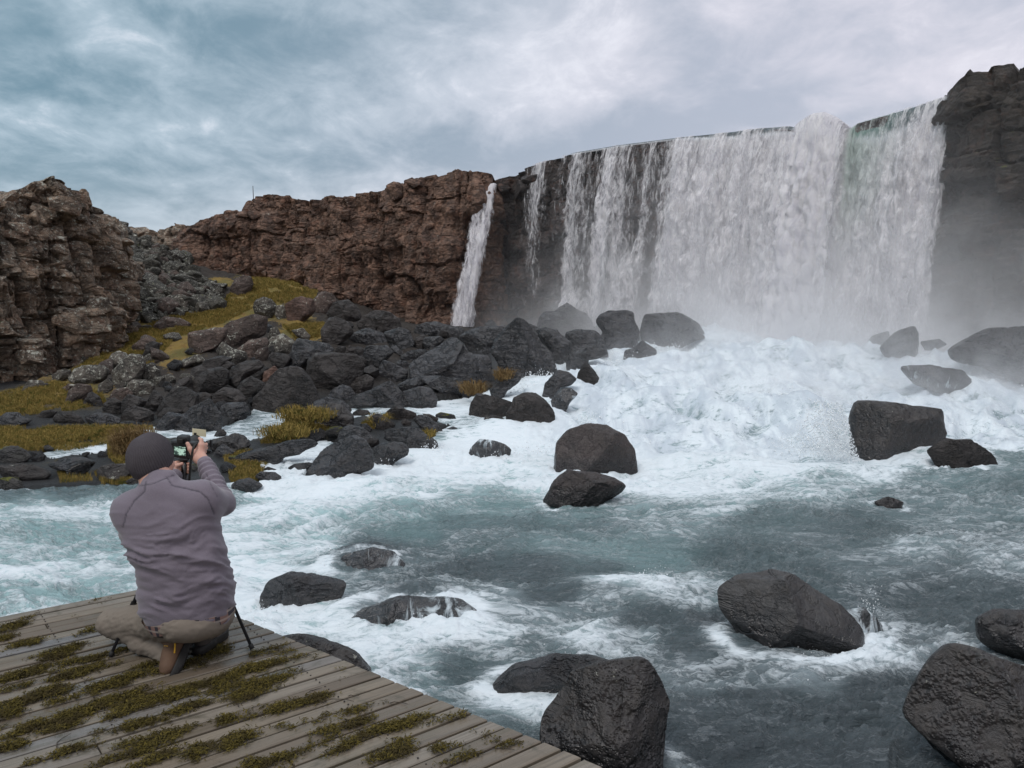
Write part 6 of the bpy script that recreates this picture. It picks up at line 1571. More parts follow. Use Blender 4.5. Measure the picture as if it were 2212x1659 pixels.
# --- jacket
SHL = A3(281, 1104, 3.74); SHR = A3(438, 1078, 3.74)
ELL = A3(286, 1150, 4.02); ELR = A3(478, 1086, 3.90)
WRL = A3(376, 1030, 4.12); WRR = A3(443, 1000, 4.10)
fj = Field((-2.15, 3.45, .85), (-1.15, 4.30, 1.85), .0075)
st = []
for py, cx, hw, d, b in [(1036, 346, 34, 3.73, .070), (1050, 352, 48, 3.73, .085), (1062, 358, 76, 3.74, .10), (1078, 360, 100, 3.745, .118), (1105, 362, 108, 3.74, .130), (1150, 371, 103, 3.735, .140), (1200, 384, 100, 3.735, .145),
                         (1240, 400, 98, 3.75, .150), (1285, 402, 102, 3.765, .158), (1318, 406, 96, 3.77, .158), (1338, 411, 90, 3.775, .154), (1352, 414, 78, 3.775, .140)]:
    p = A3(cx, py, d); st.append((p[2], p[0], p[1], hw * d / F, b))
fj.loft(st)
fj.capsule(SHL, lerp(SHL, ELL, .98), .071, .058, .07)
fj.capsule(ELL, WRL, .055, .042, .03)
fj.capsule(SHR, ELR, .079, .062, .05)
fj.capsule(ELR, lerp(ELR, WRR, .45), .058, .049, .035)
fj.capsule(lerp(ELR, WRR, .45), WRR, .049, .037, .02)
fj.capsule(A3(352, 1075, 3.74), A3(430, 1072, 3.73), .075, .070, .06)
fj.capsule(A3(350, 1066, 3.72), A3(340, 1040, 3.74), .072, .060, .03)
fj.capsule(A3(315, 1045, 3.77), A3(366, 1030, 3.74), .035, .034, .02)
V, Q = fj.mesh(); V = relax(V, Q, 3)
N = vnormals(V, Q)
px, py = proj(V[:, 0], V[:, 1], V[:, 2])
tor = sstep(1085, 1130, py) * sstep(1350, 1335, py)
u_ = (px - 380) / 110; w_ = (py - 1100) / 110 
warp = fbm(np.stack([u_ * .9, w_ * .9, V[:, 1] * 2], 1), 2, 4) * .55
fold = fbm(np.stack([u_ * .75 + warp * .5, (w_ + (.30 - .45 * sstep(1130, 1250, py)) * u_ + warp * .55) * 3.5, V[:, 1] * 1.5], 1), 3, 9, mode='ridge', gain=.45)
fold = fold * (.35 + 1.1 * sstep(-.25, .3, fbm(np.stack([u_ * 1.1, w_ * 1.6, 0 * u_], 1), 2, 44)))
waist = sstep(1120, 1185, py) * (1 - .35 * sstep(1290, 1335, py))
crease = fbm(np.stack([u_ * 2.2 + warp, (w_ + .2 * u_ + warp * .4) * 9.0, V[:, 1] * 3], 1), 3, 77, mode='ridge') * .0042
fd = (fold * (.009 + .021 * waist) + crease * (.4 + .6 * waist)) * tor
# drape lines on the upper back and compression rings on the forearm
up = fbm(np.stack([u_ * 1.1, (w_ - .35 * u_) * 2.2, V[:, 1] * 2], 1), 3, 17) * .010 * sstep(1150, 1090, py)
ax = (WRR - ELR); L = np.linalg.norm(ax); t_ = ((V - ELR) @ ax) / L**2
dist = np.linalg.norm(V - ELR - np.clip(t_, 0, 1)[:, None] * ax, axis=1)
onarm = (dist < .085) & (t_ > .02) & (py < 1085)
ring = np.sin(t_ * 52 + fbm(V * 11, 2, 5) * 3.0 + u_ * 2) * .0050 * sstep(0, .15, t_) * sstep(1.02, .9, t_)
V = V + N * (fd + up + np.where(onarm, ring, 0))[:, None]
hemline = 1336 - 0.00065 * (px - 415)**2 - .04 * (px - 400)
# seams: raglan lines across both shoulders and the collar
def seamline(pts, wd=1.6):
    r = np.full(len(V), 99.0)
    for (a, b), (c_, e) in zip(pts[:-1], pts[1:]):
        t = np.clip(((px - a) * (c_ - a) + (py - b) * (e - b)) / ((c_ - a)**2 + (e - b)**2), 0, 1)
        r = np.minimum(r, np.hypot(px - a - t * (c_ - a), py - b - t * (e - b)))
    return sstep(wd + .8, wd - .8, r)
front = N[:, 1] < .25
seam = (seamline([(360, 1030), (372, 1048), (400, 1054), (432, 1062), (450, 1078), (462, 1110)]) + seamline([(314, 1040), (312, 1062), (290, 1082), (272, 1112), (266, 1138)]) + seamline([(302, 1050), (330, 1044), (376, 1026)], 1.2) + seamline([(445, 1022), (455, 1046), (468, 1072)], .8)) * front
V = V - N * (np.clip(seam, 0, 1) * .0025)[:, None]
pchild('jacket', V, Q, M['fleece'], {'seam': np.clip(seam, 0, 1)})

# --- trousers
HP = A3(412, 1328, 3.80); KL = A3(240, 1344, 3.98); AL = A3(372, 1414, 3.80)
KR = A3(428, 1282, 4.24); AR = A3(430, 1398, 3.97)
ft = Field((-2.15, 3.45, .72), (-1.15, 4.45, 1.35), .0075)
ft.ellipsoid(HP, (.206, .176, .112), k=.05)
ft.ellipsoid(A3(418, 1336, 3.74), (.150, .14, .090), k=.05)
ft.capsule(A3(365, 1340, 3.80), KL, .098, .066, .06)
ft.capsule(KL, lerp(KL, AL, .55), .060, .062, .03)
ft.capsule(lerp(KL, AL, .55), AL, .062, .056, .03)
ft.capsule(A3(452, 1335, 3.85), KR, .095, .07, .05)
ft.capsule(KR, AR + np.array([0, 0, .03]), .066, .052, .03)
V, Q = ft.mesh(); V = relax(V, Q, 2); N = vnormals(V, Q)
px, py = proj(V[:, 0], V[:, 1], V[:, 2])
f1_ = fbm(np.stack([(px - py * .8) / 34, (py + px * .45) / 14, V[:, 1] * 3], 1), 3, 31, mode='ridge') * .0085
f2_ = fbm(V * 7, 3, 33) * .008
V = V + N * (f1_ * sstep(1290, 1330, py) * np.where(px < 380, 1, .45) + f2_)[:, None]
tr = pchild('trousers', V, Q, M['khaki'])
# back pocket welt and belt
stb = []
for pyb, cx, hw, d, b in [(1322, 408, 99, 3.772, .164), (1334, 413, 95, 3.775, .163), (1344, 417, 90, 3.78, .160)]:
    p = A3(cx, pyb, d); stb.append((p[2], p[0], p[1], hw * d / F, b))
def band(st_, n=64, zoff=None, th=.003, name='x'):
    st_ = sorted(st_); a = np.linspace(0, 2 * np.pi, n, endpoint=False)
    rows = [np.stack([r[1] + r[3] * np.sign(np.cos(a)) * np.abs(np.cos(a))**.85, r[2] + r[4] * np.sign(np.sin(a)) * np.abs(np.sin(a))**.85, r[0] + 0 * a + (0 if zoff is None else zoff(a))], 1) for r in st_]
    V = np.vstack(rows); R = len(rows)
    Fq = np.array([[i * n + k, i * n + (k + 1) % n, (i + 1) * n + (k + 1) % n, (i + 1) * n + k] for i in range(R - 1) for k in range(n)])
    return V, Fq
tl = lambda a: .030 * np.cos(a) + .004 * np.sin(5 * a)
sh = [(z_ + .004, x_ , y_, a_ - .006, b_ + .000) for z_, x_, y_, a_, b_ in stb]
V, Fq = band(sh, 72, lambda a: .028 * np.cos(a) + .006 * np.sin(4 * a + 1))
ps = link('shirt_hem', mesh_np('shirt_hem', V, Fq), M['plaid'], parent=person); ps.matrix_parent_inverse = PINV
blt = [(z_ - .008, x_ + .012, y_, a_ * .90, b_ * .96) for z_, x_, y_, a_, b_ in stb]
V, Fq = band(blt, 72, lambda a: .034 * np.cos(a))
pb = link('belt', mesh_np('belt', V, Fq), plain('dark_belt', (.03, .022, .02), .5), parent=person); pb.matrix_parent_inverse = PINV

# --- body: head, neck, arms and hands in one surface
HD = A3(326, 992, 3.80)
fw = np.array([.42, .88, .12]); fw /= np.linalg.norm(fw)              # face direction, towards the camera screen
upv = np.array([-.05, -.28, .95]); upv -= fw * (upv @ fw); upv /= np.linalg.norm(upv)
rt = np.cross(fw, upv)
HR = np.stack([rt, fw, upv], 1)                                     # local x right, y forward, z up
def hp(x, y, z): return HD + HR @ np.array([x, y, z])
fb = Field((-1.95, 3.60, 1.05), (-1.20, 4.40, 2.05), .0045)
fb.ellipsoid(HD, (.076, .096, .105), HR, .02)
fb.ellipsoid(hp(0, .045, -.055), (.056, .055, .065), HR, .03)
fb.capsule(hp(0, .085, -.090), hp(0, .070, -.105), .022, .022, .02)                  # chin
fb.capsule(hp(0, .095, -.005), hp(0, .116, -.042), .008, .013, .012)                 # nose
fb.capsule(hp(-.018, .092, -.072), hp(.018, .092, -.072), .007, .007, .008)          # lips
for s in (-1, 1):
    fb.ellipsoid(hp(s * .077, .000, -.030), (.008, .018, .031), HR, .008)            # ears
    fb.ellipsoid(hp(s * .030, .086, .002), (.014, .010, .010), HR, .008)
    fb.ellipsoid(hp(s * .045, .070, -.040), (.022, .022, .022), HR, .02)
NB = A3(352, 1062, 3.75)
fb.capsule(hp(0, -.015, -.06), NB, .056, .060, .03)
fb.capsule(NB, A3(385, 1200, 3.75), .09, .10, .06)
for S, E, W in ((SHL, ELL, WRL), (SHR, ELR, WRR)):
    fb.capsule(NB - np.array([0, 0, .05]), S, .05, .05, .04); fb.capsule(S, E, .045, .040, .02); fb.capsule(E, W, .038, .026, .02)
CAM = A3(401, 968, 4.19)                                             # middle of the camera body
cf = np.array([.16, .97, .12]); cf /= np.linalg.norm(cf); cu = np.array([.06, -.13, .99]); cu -= cf * (cu @ cf); cu /= np.linalg.norm(cu); cr = np.cross(cf, cu)
CR = np.stack([cr, cf, cu], 1)
def cp(x, y, z): return CAM + CR @ np.array([x, y, z])
# right hand: heel of the hand behind the grip, thumb across the back, fingers over the top and round the front
pm = cp(.088, -.028, -.028)
fb.chain([WRR, lerp(WRR, pm, .6), pm], [.027, .030, .031], .02)
fb.capsule(pm, cp(.094, -.004, .022), .029, .023, .02)
fb.chain([cp(.075, -.042, -.020), cp(.055, -.045, .012), cp(.036, -.040, .040)], [.017, .0125, .0105], .008)     # thumb
fb.chain([cp(.096, -.012, .030), cp(.088, .006, .052), cp(.066, .024, .054)], [.012, .0100, .0085], .006)          # index on the shutter
fb.chain([cp(.102, -.004, .018), cp(.100, .030, .022), cp(.078, .046, .016)], [.0115, .0095, .0085], .005)
fb.chain([cp(.101, -.002, .000), cp(.099, .032, .002), cp(.077, .046, -.002)], [.0112, .0092, .0082], .005)
fb.chain([cp(.098, -.002, -.018), cp(.095, .028, -.018), cp(.076, .042, -.020)], [.0102, .0085, .0075], .005)
# left hand round the stem under the camera
st0 = A3(397, 1012, 4.17)
pl_ = st0 + np.array([-.038, -.010, .004])
fb.chain([WRL, pl_], [.026, .028], .02)
for i, dz_ in enumerate((.026, .009, -.008, -.023)):
    fb.chain([pl_ + np.array([-.004, .012, dz_]), st0 + np.array([-.030, .028, dz_]), st0 + np.array([.004, .032, dz_ - .003]), st0 + np.array([.022, .016, dz_ - .004])], [.0115, .010, .009, .008], .005)
fb.chain([pl_ + np.array([.004, -.018, .010]), st0 + np.array([-.018, -.032, .022]), st0 + np.array([.004, -.030, .030])], [.014, .0115, .010], .006)
V, Q = fb.mesh(); V = relax(V, Q, 1, .6)
pchild('body', V, Q, M['skin'])
# cap
a = np.linspace(0, 2 * np.pi, 216, endpoint=False); el = np.linspace(0, 1, 46)
Aa, El = np.meshgrid(a, el)
th = El * 2.02
ribs = np.cos(Aa * 54)
cax = np.array([0, -.34, .94]); cax /= np.linalg.norm(cax)
rr = np.array([.094, .114, .120])
rad = 1 + .009 * ribs * sstep(.02, .3, El) + .010 * np.sin(Aa * 3 + 1) * El + .016 * np.exp(-((El - .97) / .03)**2)
dl = np.stack([np.sin(th) * np.cos(Aa), np.sin(th) * np.sin(Aa), np.cos(th)], -1)
# tip the pole of the cap backwards
ca, sa_ = cax[2], -cax[1]
dl = np.stack([dl[..., 0], dl[..., 1] * ca - dl[..., 2] * sa_, dl[..., 1] * sa_ + dl[..., 2] * ca], -1)
Pc = dl * rr * rad[..., None]
Pc = Pc + np.array([0, -.004, .010])
lump = fbm(Pc.reshape(-1, 3) * 14, 3, 3).reshape(Aa.shape) * .004
Pw = HD + (Pc * (1 + lump[..., None] / .1)).reshape(-1, 3) @ HR.T
n = 216; R = 46
Fq = np.array([[i * n + k, (i + 1) * n + k, (i + 1) * n + (k + 1) % n, i * n + (k + 1) % n] for i in range(R - 1) for k in range(n)])
pchild('knitted_cap', Pw, Fq, M['knit'], {'rib': (ribs * .5 + .5)})
fh = Field(HD - .16, HD + .16, .006)
fh.ellipsoid(hp(0, -.022, -.020), (.080, .084, .085), HR, .01); fh.cut(-upv * -1 * 1.0, float(HD @ upv) + .02)
V, Q = fh.mesh(); pchild('hair', relax(V, Q, 1), Q, M['hair'])

# --- boots
def boot(H, T, upd, mat, name='boot'):
    a_ = T - H; L = np.linalg.norm(a_); a_ /= L
    u = upd - a_ * (upd @ a_); u /= np.linalg.norm(u); l = np.cross(u, a_)
    k = L / .29; B = np.stack([a_, l * 1.16, u * 1.16], 1)
    f = Field((-.06, -.09, -.03), (.34, .09, .21), .005)
    f.ellipsoid((.055, 0, .058), (.052, .040, .062), k=.02)
    f.capsule((.065, 0, .07), (.050, 0, .145), .046, .047, .02)
    f.ellipsoid((.135, 0, .055), (.085, .042, .048), k=.03)
    f.ellipsoid((.215, 0, .043), (.068, .048, .040), k=.03)
    f.cut((0, 0, -1), -.012)
    V, Q = f.mesh(); V = relax(V, Q, 1)
    V = V + vnormals(V, Q) * (fbm(V * 26, 3, 7) * .003)[:, None]
    ob = pchild(name, H + k * V @ B.T, Q, mat)
    t = np.linspace(0, 2 * np.pi, 60, endpoint=False)
    x = .142 + .150 * np.cos(t); wd = .044 + .010 * np.exp(-((x - .22) / .06)**2) - .006 * np.exp(-((x - .12) / .05)**2)
    y = np.sign(np.sin(t)) * np.abs(np.sin(t))**.7 * wd
    rows = []
    for z, g in ((-.016, .90), (-.012, 1.0), (.014, 1.02), (.020, .98)):
        lug = (np.sin(t * 22) > 0) * .004 if z < 0 else 0
        rows.append(np.stack([.142 + (x - .142) * g, y * g, z + 0 * t - lug], 1))
    rows.insert(0, np.stack([.142 + (x - .142) * .01, y * .01, -.014 + 0 * t], 1)); rows.append(np.stack([.142 + (x - .142) * .01, y * .01, .020 + 0 * t], 1))
    n_ = 60; Vs = np.vstack(rows)
    Fs = np.array([[i * n_ + j, i * n_ + (j + 1) % n_, (i + 1) * n_ + (j + 1) % n_, (i + 1) * n_ + j] for i in range(5) for j in range(n_)])
    parts = [(H + k * Vs @ B.T, tri_fix(Fs))]
    for ix in range(9):
        for sy in (-1, 1):
            v, fc = box_np((.025 + ix * .029, sy * .020, -.018), (.016, .026, .010)); parts.append((H + k * v @ B.T, fc))
    Vs, Fs = join_np(parts)
    pchild('sole', Vs, Fs, M['rubber'], par=ob)
    lc = []
    for ix in range(5):
        x0 = .115 + ix * .017
        zt = .100 - ix * .006
        v, fc = tube_np([(x0, -.030, zt - .014), (x0 + .004, -.012, zt + .002), (x0 + .008, .012, zt + .002), (x0 + .012, .030, zt - .014)], .0030, 6); lc.append((H + k * v @ B.T, tri_fix(fc)))
    v, fc = tube_np([(.050, .040, .110), (.075, .044, .085), (.11, .0455, .06), (.16, .047, .045)], .0042, 6); lc.append((H + k * v @ B.T, tri_fix(fc)))
    v, fc = tube_np([(.050, -.040, .110), (.075, -.044, .085), (.11, -.0455, .06), (.16, -.047, .045)], .0042, 6); lc.append((H + k * v @ B.T, tri_fix(fc)))
    v, fc = tube_np([(.004, 0, .10), (.006, 0, .13), (.0, .0, .155)], .0060, 6); lc.append((H + k * v @ B.T, tri_fix(fc)))
    Vs, Fs = join_np(lc); pchild('lace', Vs, Fs, M['yellow'], par=ob)
    return ob
lb = boot(A3(414, 1372, 3.84), A3(370, 1470, 3.655), np.array([-.80, -.45, .25]), M['leather']); lb['label'] = 'brown hiking boot with yellow trim, toe on the boards'
rb = boot(np.array([A3(432, 1425, 3.88)[0], 3.85, DZ + .024]), np.array([A3(432, 1425, 3.88)[0] + .02, 4.15, DZ + .024]), np.array([0, 0, 1.0]), M['shadeleather']); rb['label'] = 'brown hiking boot with shade in its colour, planted flat, heel to the viewer'

# ------------------------------------------------------------------ camera on a tripod
camt = empty('camera', tuple(CAM)); tag(camt, 'black single lens reflex camera with a lit screen held by the crouching person', 'camera')
def cbox(name, c, s, m, bev=.006, par=None):
    V, Fc = box_np(c, s, bevel=bev)
    o = link(name, mesh_np(name, V @ CR.T, Fc, False), m, parent=par or camt)
    return o
cbd = cbox('camera_body', (-.005, 0, -.006), (.140, .046, .095), M['black'], .010)
cbox('grip', (.058, .022, -.008), (.030, .046, .082), M['black'], .009)
cbox('prism_hump', (-.012, .004, .052), (.058, .052, .034), M['black'], .010)
cbox('eyecup', (-.012, -.030, .046), (.034, .016, .024), M['rubber'], .005)
V, Fc = tube_np([(-.014, .02, 0), (-.014, .05, 0), (-.014, .052, 0), (-.014, .110, 0), (-.014, .112, 0), (-.014, .124, 0)], [.034, .034, .037, .037, .040, .040], 24)
link('lens', mesh_np('lens', V @ CR.T, tri_fix(Fc)), M['black'], parent=camt)
def scr():
    m, t = new_mat('camera_screen')
    g = objco(t)
    n = t.noise(t.mapping(g, (28, 1, 60)), 1.0, 4, .6, .3)
    col = t.mix(t.ramp(n, .44, .56), (.045, .075, .065), (.50, .72, .60))
    s = t.node('ShaderNodeSeparateXYZ', i0=g).outputs[2]
    e = t.node('ShaderNodeEmission', Color=col, Strength=.75)
    finish(t, e); return m
V, Fc = box_np((-.018, -.0245, -.010), (.066, .003, .048))
sc = link('screen', mesh_np('screen', V @ CR.T, Fc, False), scr(), parent=camt)
V, Fc = join_np([box_np((-.018, -.0240, .016), (.074, .004, .004)), box_np((-.018, -.0240, -.036), (.074, .004, .004)), box_np((-.054, -.0240, -.010), (.005, .004, .056)), box_np((.018, -.0240, -.010), (.005, .004, .056))])
link('screen_frame', mesh_np('screen_frame', V @ CR.T, Fc, False), M['rubber'], parent=camt)
for kx, kz in ((-.064, .026), (-.064, .010), (-.064, -.006), (-.064, -.022), (.034, -.002), (.034, -.024), (.034, .022)):
    V, Fc = tube_np([(kx, -.023, kz), (kx, -.027, kz)], .0042, 8)
    link('button', mesh_np('button', V @ CR.T, tri_fix(Fc)), M['steel'], parent=camt)
V, Fc = box_np((.004, .128, .052), (.080, .002, .040), R=None)
link('filter_plate', mesh_np('filter_plate', V @ CR.T, Fc, False), plain('cream_filter', (.66, .60, .42), .4), parent=camt)
V, Fc = join_np([box_np((-.018, .126, .0), (.012, .010, .10)), box_np((.074, .126, .0), (.012, .010, .04)), box_np((.02, .126, -.046), (.11, .010, .012))])
link('filter_holder', mesh_np('filter_holder', V @ CR.T, Fc, False), M['black'], parent=camt)
q = [(.072, .0, .040), (.078, -.045, .042), (.080, -.066, .020), (.072, -.070, -.03), (.062, -.066, -.08), (.055, -.062, -.14), (.045, -.058, -.20), (.02, -.05, -.26), (-.03, -.04, -.27), (-.07, -.03, -.2), (-.078, -.01, -.08), (-.074, .0, .035)]
q = np.array(q); tt = np.linspace(0, len(q) - 1, 48); qq = np.stack([np.interp(tt, np.arange(len(q)), q[:, k]) for k in range(3)], 1)
qq = np.array([qq[max(0, i - 2):i + 3].mean(0) for i in range(len(qq))])
rows = []
for i in range(len(qq)): rows += [qq[i] + [-.006, 0, 0], qq[i] + [.006, 0, 0], qq[i] + [.006, .002, 0], qq[i] + [-.006, .002, 0]]
Vs = np.array(rows); Fs = np.array([[i * 4 + k, i * 4 + (k + 1) % 4, (i + 1) * 4 + (k + 1) % 4, (i + 1) * 4 + k] for i in range(len(qq) - 1) for k in range(4)])
link('strap', mesh_np('strap', Vs @ CR.T, Fs, False), M['rubber'], parent=camt)

AP = A3(398, 1082, 4.20)
trip = empty('tripod', (AP[0], AP[1], DZ)); tag(trip, 'black tripod with thin jointed legs standing in front of the crouching person', 'tripod')
TINV = Matrix.Translation(-trip.location)
def tch(name, V, Fc, m, par=None, smooth=True):
    o = link(name, mesh_np(name, V, Fc, smooth), m, parent=par or trip)
    o.matrix_parent_inverse = TINV if par is None else Matrix.Identity(4); return o
b0 = cp(-.005, 0, -.055)
V, Fc = join_np([box_np(tuple(b0 - np.array([0, 0, .006])), (.055, .045, .012), bevel=.003)]); tch('quick_release_plate', V, Fc, M['black'], smooth=False)
tp = A3(397, 1060, 4.20)
V, Fc = tube_np([b0 - [0, 0, .012], b0 - [0, 0, .03], b0 - [0, 0, .032], lerp(b0, tp, .62), lerp(b0, tp, .64), lerp(b0, tp, .8)], [.014, .014, .0185, .0185, .024, .024], 16); tch('ball_head', V, tri_fix(Fc), M['black'])
V, Fc = tube_np([lerp(b0, tp, .78), AP - [0, 0, .22]], [.013, .013], 14); tch('centre_column', V, tri_fix(Fc), M['steel'])
V, Fc = tube_np([AP + [0, 0, .035], AP + [0, 0, -.03]], [.036, .036], 18); tch('leg_collar', V, tri_fix(Fc), M['black'])
def deckpt(px, py):
    rx, rz = ray(px, py); d = (DZ - EYE) / float(rz); return np.array([float(rx) * d, d, DZ + .006])
feet = [deckpt(238, 1421), deckpt(545, 1404), np.array([AP[0] - .03, 4.66, .02])]
feet[2] = np.array([AP[0] - .18, 4.52, DZ + .006])
for ft_ in feet:
    d_ = ft_ - AP; d_ /= np.linalg.norm(d_)
    top = AP + np.array([d_[0], d_[1], 0]) / (np.hypot(d_[0], d_[1]) + 1e-6) * .035
    m1 = lerp(top, ft_, .42); m2 = lerp(top, ft_, .68)
    V, Fc = tube_np([top, m1], .0135, 12); lg = tch('leg', V, tri_fix(Fc), M['steel'])
    V, Fc = tube_np([m1 - d_ * .02, m1 + d_ * .03], .0175, 12); tch('clamp', V, tri_fix(Fc), M['black'], lg)
    V, Fc = tube_np([m1, m2], .0105, 10); tch('leg_section', V, tri_fix(Fc), M['steel'], lg)
    V, Fc = tube_np([m2 - d_ * .015, m2 + d_ * .022], .0145, 12); tch('clamp', V, tri_fix(Fc), M['black'], lg)
    V, Fc = tube_np([m2, ft_ - d_ * .01], .0080, 10); tch('leg_section', V, tri_fix(Fc), M['steel'], lg)
    V, Fc = tube_np([ft_ - d_ * .025, ft_ - d_ * .022, ft_], [.010, .013, .011], 10); tch('foot', V, tri_fix(Fc), M['rubber'], lg)
# ------------------------------------------------------------------ grass and moss growing by the water
def blades(name, regions, n, L, mats, label, seed, surf=None, w=.004, lean=.5, minh=0.0):
    rs = np.random.RandomState(seed); P = []
    tries = 0
    for (poly, share) in regions:
        reg = np.asarray(poly, float); lo = reg.min(0); hi_ = reg.max(0); want = int(n * share); got = 0
        px = rs.uniform(lo[0], hi_[0], want * 6); py = rs.uniform(lo[1], hi_[1], want * 6)
        ok = inside(reg, px, py); px = px[ok][:want]; py = py[ok][:want]
        rx, rz = ray(px, py)
        d = np.linspace(5, 46, 900)[:, None]
        z = EYE + rz[None] * d; s = gridsample(SURF, rx[None] * d, d + 0 * rx[None])
        hitm = z <= s
        has = hitm.any(0); k = hitm.argmax(0)
        dd = d[k, 0]
        P.append(np.stack([rx * dd, dd, gridsample(SURF, rx * dd, dd)], 1)[has])
    P = np.vstack(P)
    nn = fbm(P * 1.3, 3, seed); P = P[nn > -.28]
    m = len(P); a = rs.uniform(0, 2 * np.pi, m); ln = L * rs.uniform(.5, 1.35, m); le = rs.uniform(.1, 1, m) * lean
    d = np.stack([np.cos(a) * le, np.sin(a) * le, np.ones(m)], 1)
    s = np.stack([-np.sin(a), np.cos(a), 0 * a], 1) * (w * P[:, 1:2] / 14)
    s[:, 1] = 0; s[:, 0] = w * P[:, 1] / 14
    mid = P + d * (ln * .55)[:, None]; tip = mid + np.stack([np.cos(a) * le * 1.8, np.sin(a) * le * 1.8, np.full(m, .45)], 1) * (ln * .55)[:, None]
    P0 = P - np.array([0, 0, .03])
    V = np.stack([P0 - s, P0 + s, mid + s * .7, mid - s * .7, tip], 1).reshape(-1, 3)
    k = np.arange(m)[:, None] * 5
    Fc = np.concatenate([k + np.array([[0, 1, 2]]), k + np.array([[0, 2, 3]]), k + np.array([[3, 2, 4]])])
    tint = np.repeat(np.clip(rs.beta(1.5, 2, m) + .3 * fbm(P * .9, 2, seed + 3), 0, 1), 5)
    o = link(name, mesh_np(name, V, Fc, False, {'tint': tint}), mats); tag(o, label, 'grass', kind='stuff')
    return o
blades('grass', [([(-20, 855), (60, 835), (120, 825), (220, 850), (230, 872), (160, 888), (0, 905)], .2), ([(-20, 925), (60, 925), (220, 922), (330, 925), (340, 960), (330, 985), (290, 1005), (230, 960), (150, 975), (60, 975), (-20, 970)], .38),
                 ([(230, 950), (330, 950), (340, 1010), (270, 1020), (235, 990)], .14), ([(560, 960), (590, 935), (625, 905), (660, 890), (700, 905), (720, 935), (660, 945), (600, 958)], .14), ([(480, 985), (540, 975), (580, 1000), (560, 1040), (500, 1045)], .06), ([(200, 1020), (300, 1015), (300, 1045), (220, 1045)], .04), ([(780, 915), (830, 910), (830, 925), (790, 930)], .02), ([(120, 1000), (180, 1000), (200, 1040), (130, 1045)], .02)],
       62000, .085, M['grassblade'], 'yellow green grass and moss along the left shore and meadows', 5)
blades('grass', [([(280, 720), (350, 690), (450, 670), (560, 590), (690, 620), (680, 650), (560, 660), (480, 700), (380, 730), (330, 790), (250, 780), (130, 820), (160, 800)], .85), ([(610, 705), (700, 700), (690, 730), (640, 735)], .15)],
       42000, .12, M['grassblade'], 'ochre grass on the slope between the crag and the cliff', 6)
# rusty tufts in the wet rocks, each a thing one can point at
def tuft(cx, cy, rx, ry, n, L, mat, label, seed, dd=None):
    rs = np.random.RandomState(seed)
    d = hit(cx, cy + ry) if dd is None else dd
    a = rs.normal(0, .5, n); b = rs.normal(0, .5, n)
    k = (a**2 + b**2) < 1.2; a, b = a[k], b[k]; m = len(a)
    base = np.stack([a * rx * d / F, rs.normal(0, .12, m), b * ry * d / F * .6], 1)
    az = np.where(a > 0, 0, np.pi) + rs.normal(0, .9, m); le = rs.uniform(.2, 1.3, m)
    ln = L * rs.uniform(.25, 1.5, m)
    mid = base + np.stack([np.cos(az) * le * .6, np.sin(az) * le * .6, np.ones(m)], 1) * (ln * .5)[:, None]
    tip = mid + np.stack([np.cos(az) * le * 1.5, np.sin(az) * le * 1.5, np.full(m, -.15)], 1) * (ln * .6)[:, None]
    s = np.zeros((m, 3)); s[:, 0] = .006 * d / 14
    V = np.stack([base - s, base + s, mid + s * .7, mid - s * .7, tip], 1).reshape(-1, 3)
    q = np.arange(m)[:, None] * 5
    Fc = np.concatenate([q + np.array([[0, 1, 2]]), q + np.array([[0, 2, 3]]), q + np.array([[3, 2, 4]])])
    o = link('grass_tuft', mesh_np('grass_tuft', V, Fc, False, {'tint': np.repeat(rs.rand(m), 5)}), mat, loc=at(cx, cy, d)); tag(o, label, 'grass tuft', 'grass tufts in the wet rocks')
tuft(1022, 846, 26, 16, 520, .30, M['rustgrass'], 'pale straw tuft hanging below the great wedge boulder', 1, 18.6)
tuft(1090, 816, 20, 20, 480, .24, M['rustgrass'], 'rusty tuft at the base of the tall brown black boulder', 2, 19.2)
tuft(290, 965, 45, 50, 2200, .26, M['rustgrass'], 'brown bushy tuft on the islet behind the knitted cap', 3, 13.6)
tuft(660, 900, 60, 26, 1800, .16, M['grassblade'], 'shaggy green gold tuft crowning the mound in the side channel', 4, 15.2)
tuft(615, 935, 60, 22, 1200, .13, M['grassblade'], 'yellow tuft at the lower end of the mound in the side channel', 5, 14.6)
tuft(820, 912, 18, 12, 700, .2, M['grassblade'], 'little green gold tuft between brown stones of the channel islet', 6, 15.8)
tuft(925, 942, 14, 8, 500, .14, M['grassblade'], 'tiny yellow tuft at the right end of the lens shaped rock', 7, 14.6)
# ------------------------------------------------------------------ drops and clots of foam thrown up from the rapids
rs = np.random.RandomState(77)
OV = np.array([[1, 0, 0], [-1, 0, 0], [0, 1, 0], [0, -1, 0], [0, 0, 1], [0, 0, -1]], float)
OF = np.array([[0, 2, 4], [2, 1, 4], [1, 3, 4], [3, 0, 4], [2, 0, 5], [1, 2, 5], [3, 1, 5], [0, 3, 5]])
pts, size = [], []
def burst(cx, cy, rx, n, hgt, dd=None, smin=.006, smax=.03, up=1.0):
    """cy, cx in photo points at the foot; drops spread rx points sideways and hgt metres up"""
    for _ in range(n):
        a = rs.normal(0, .5); px = cx + a * rx; d = (dd or hit(cx, cy)) + rs.normal(0, .25)
        rx_, _z = ray(px, cy); x = float(rx_) * d
        z0 = float(river_at(x, max(d, 3)))
        h = hgt * abs(rs.normal(0, .5)) * math.exp(-a * a)
        pts.append((x, d, z0 + h)); size.append(lerp(smin, smax, rs.rand() ** 3) * (1 - .4 * min(h / (hgt + .01), 1)))
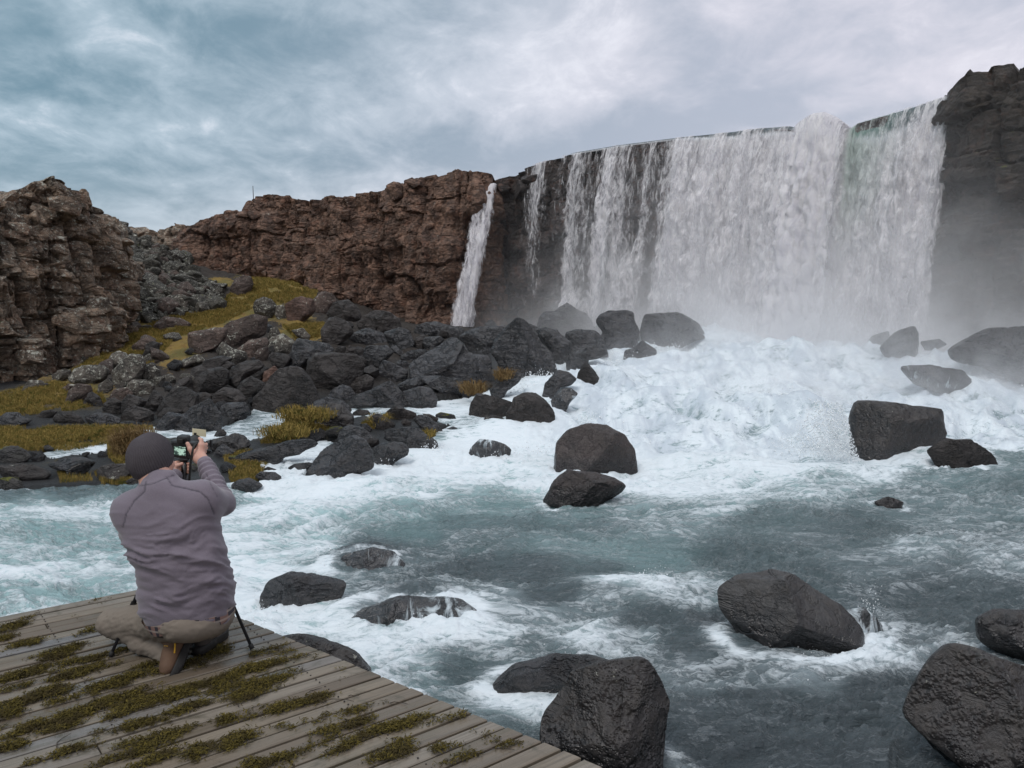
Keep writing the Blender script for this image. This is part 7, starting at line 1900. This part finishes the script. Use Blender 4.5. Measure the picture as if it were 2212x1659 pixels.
for b_ in [(1500, 730, 60, 260, .55, 25.5), (1440, 760, 70, 200, .35, 23), (1640, 720, 120, 420, .6, 26), (1800, 722, 120, 400, .6, 25), (1900, 740, 60, 160, .4, 23.5),
           (1340, 770, 60, 160, .3, 22), (1160, 800, 50, 150, .25, 20.6), (1120, 830, 50, 120, .2, 19.5), (1270, 860, 40, 160, .3, 16.8), (1330, 930, 80, 220, .35, 15.2), (1765, 900, 50, 900, .95, 14.6), (1720, 930, 60, 420, .6, 14.5),
           (1190, 930, 40, 160, .35, 14.4), (1110, 925, 50, 120, .2, 14.6), (1700, 850, 120, 220, .35, 17), (1950, 800, 100, 220, .35, 19.5), (2130, 820, 80, 200, .35, 18.8), (2100, 900, 120, 120, .3, 16),
           (1880, 1380, 30, 120, .12, 6.6), (1420, 1275, 60, 120, .10, 7.2), (700, 1215, 30, 100, .12, 7.8), (560, 1330, 20, 120, .16, 6.4), (610, 1350, 40, 120, .10, 6.0), (1190, 1480, 40, 60, .07, 5.2), (900, 1350, 60, 80, .08, 6.2), (1760, 1430, 60, 80, .07, 5.7),
           (940, 975, 30, 90, .2, 13.8), (830, 1010, 40, 80, .15, 13.2), (700, 1040, 40, 70, .12, 12.4), (1070, 995, 30, 60, .15, 13.4), (1000, 700, 40, 300, .6, 34.8), (960, 700, 22, 160, .5, 34.8)]:
    cx, cy, rx, n, hgt, dd = b_
    burst(cx, cy, rx, int(n * 1.3), hgt * (.5 if dd < 9 else 1), dd, .0035 * dd / 14, .018 * dd / 15)
# the sheet of drops thrown over the left end of the box shaped rock
for _ in range(5200):
    t = rs.rand(); px = lerp(1762, 1885, t) + rs.normal(0, 16); py = 862 + 125 * rs.rand() ** .8 + 20 * t; d = 13.75 + rs.normal(0, .2)
    if px > 1812 + (py - 850) * .32: continue
    r_ = ray(px, py); pts.append((float(r_[0]) * d, d, EYE + float(r_[1]) * d)); size.append(.003 + .013 * rs.rand() ** 2.5)
pts = np.array(pts); size = np.array(size); n = len(pts)
st = np.stack([size * rs.uniform(.7, 1.2, n), size * rs.uniform(.7, 1.2, n), size * rs.uniform(.8, 1.9, n)], 1)
V = (pts[:, None, :] + OV[None] * st[:, None, :]).reshape(-1, 3); Fc = (OF[None] + np.arange(n)[:, None, None] * 6).reshape(-1, 3)
sp = link('spray', mesh_np('spray', V, Fc, True), M['foam'])
tag(sp, 'white drops and foam clots flung up along the edges of the rapids', 'spray', kind='stuff')
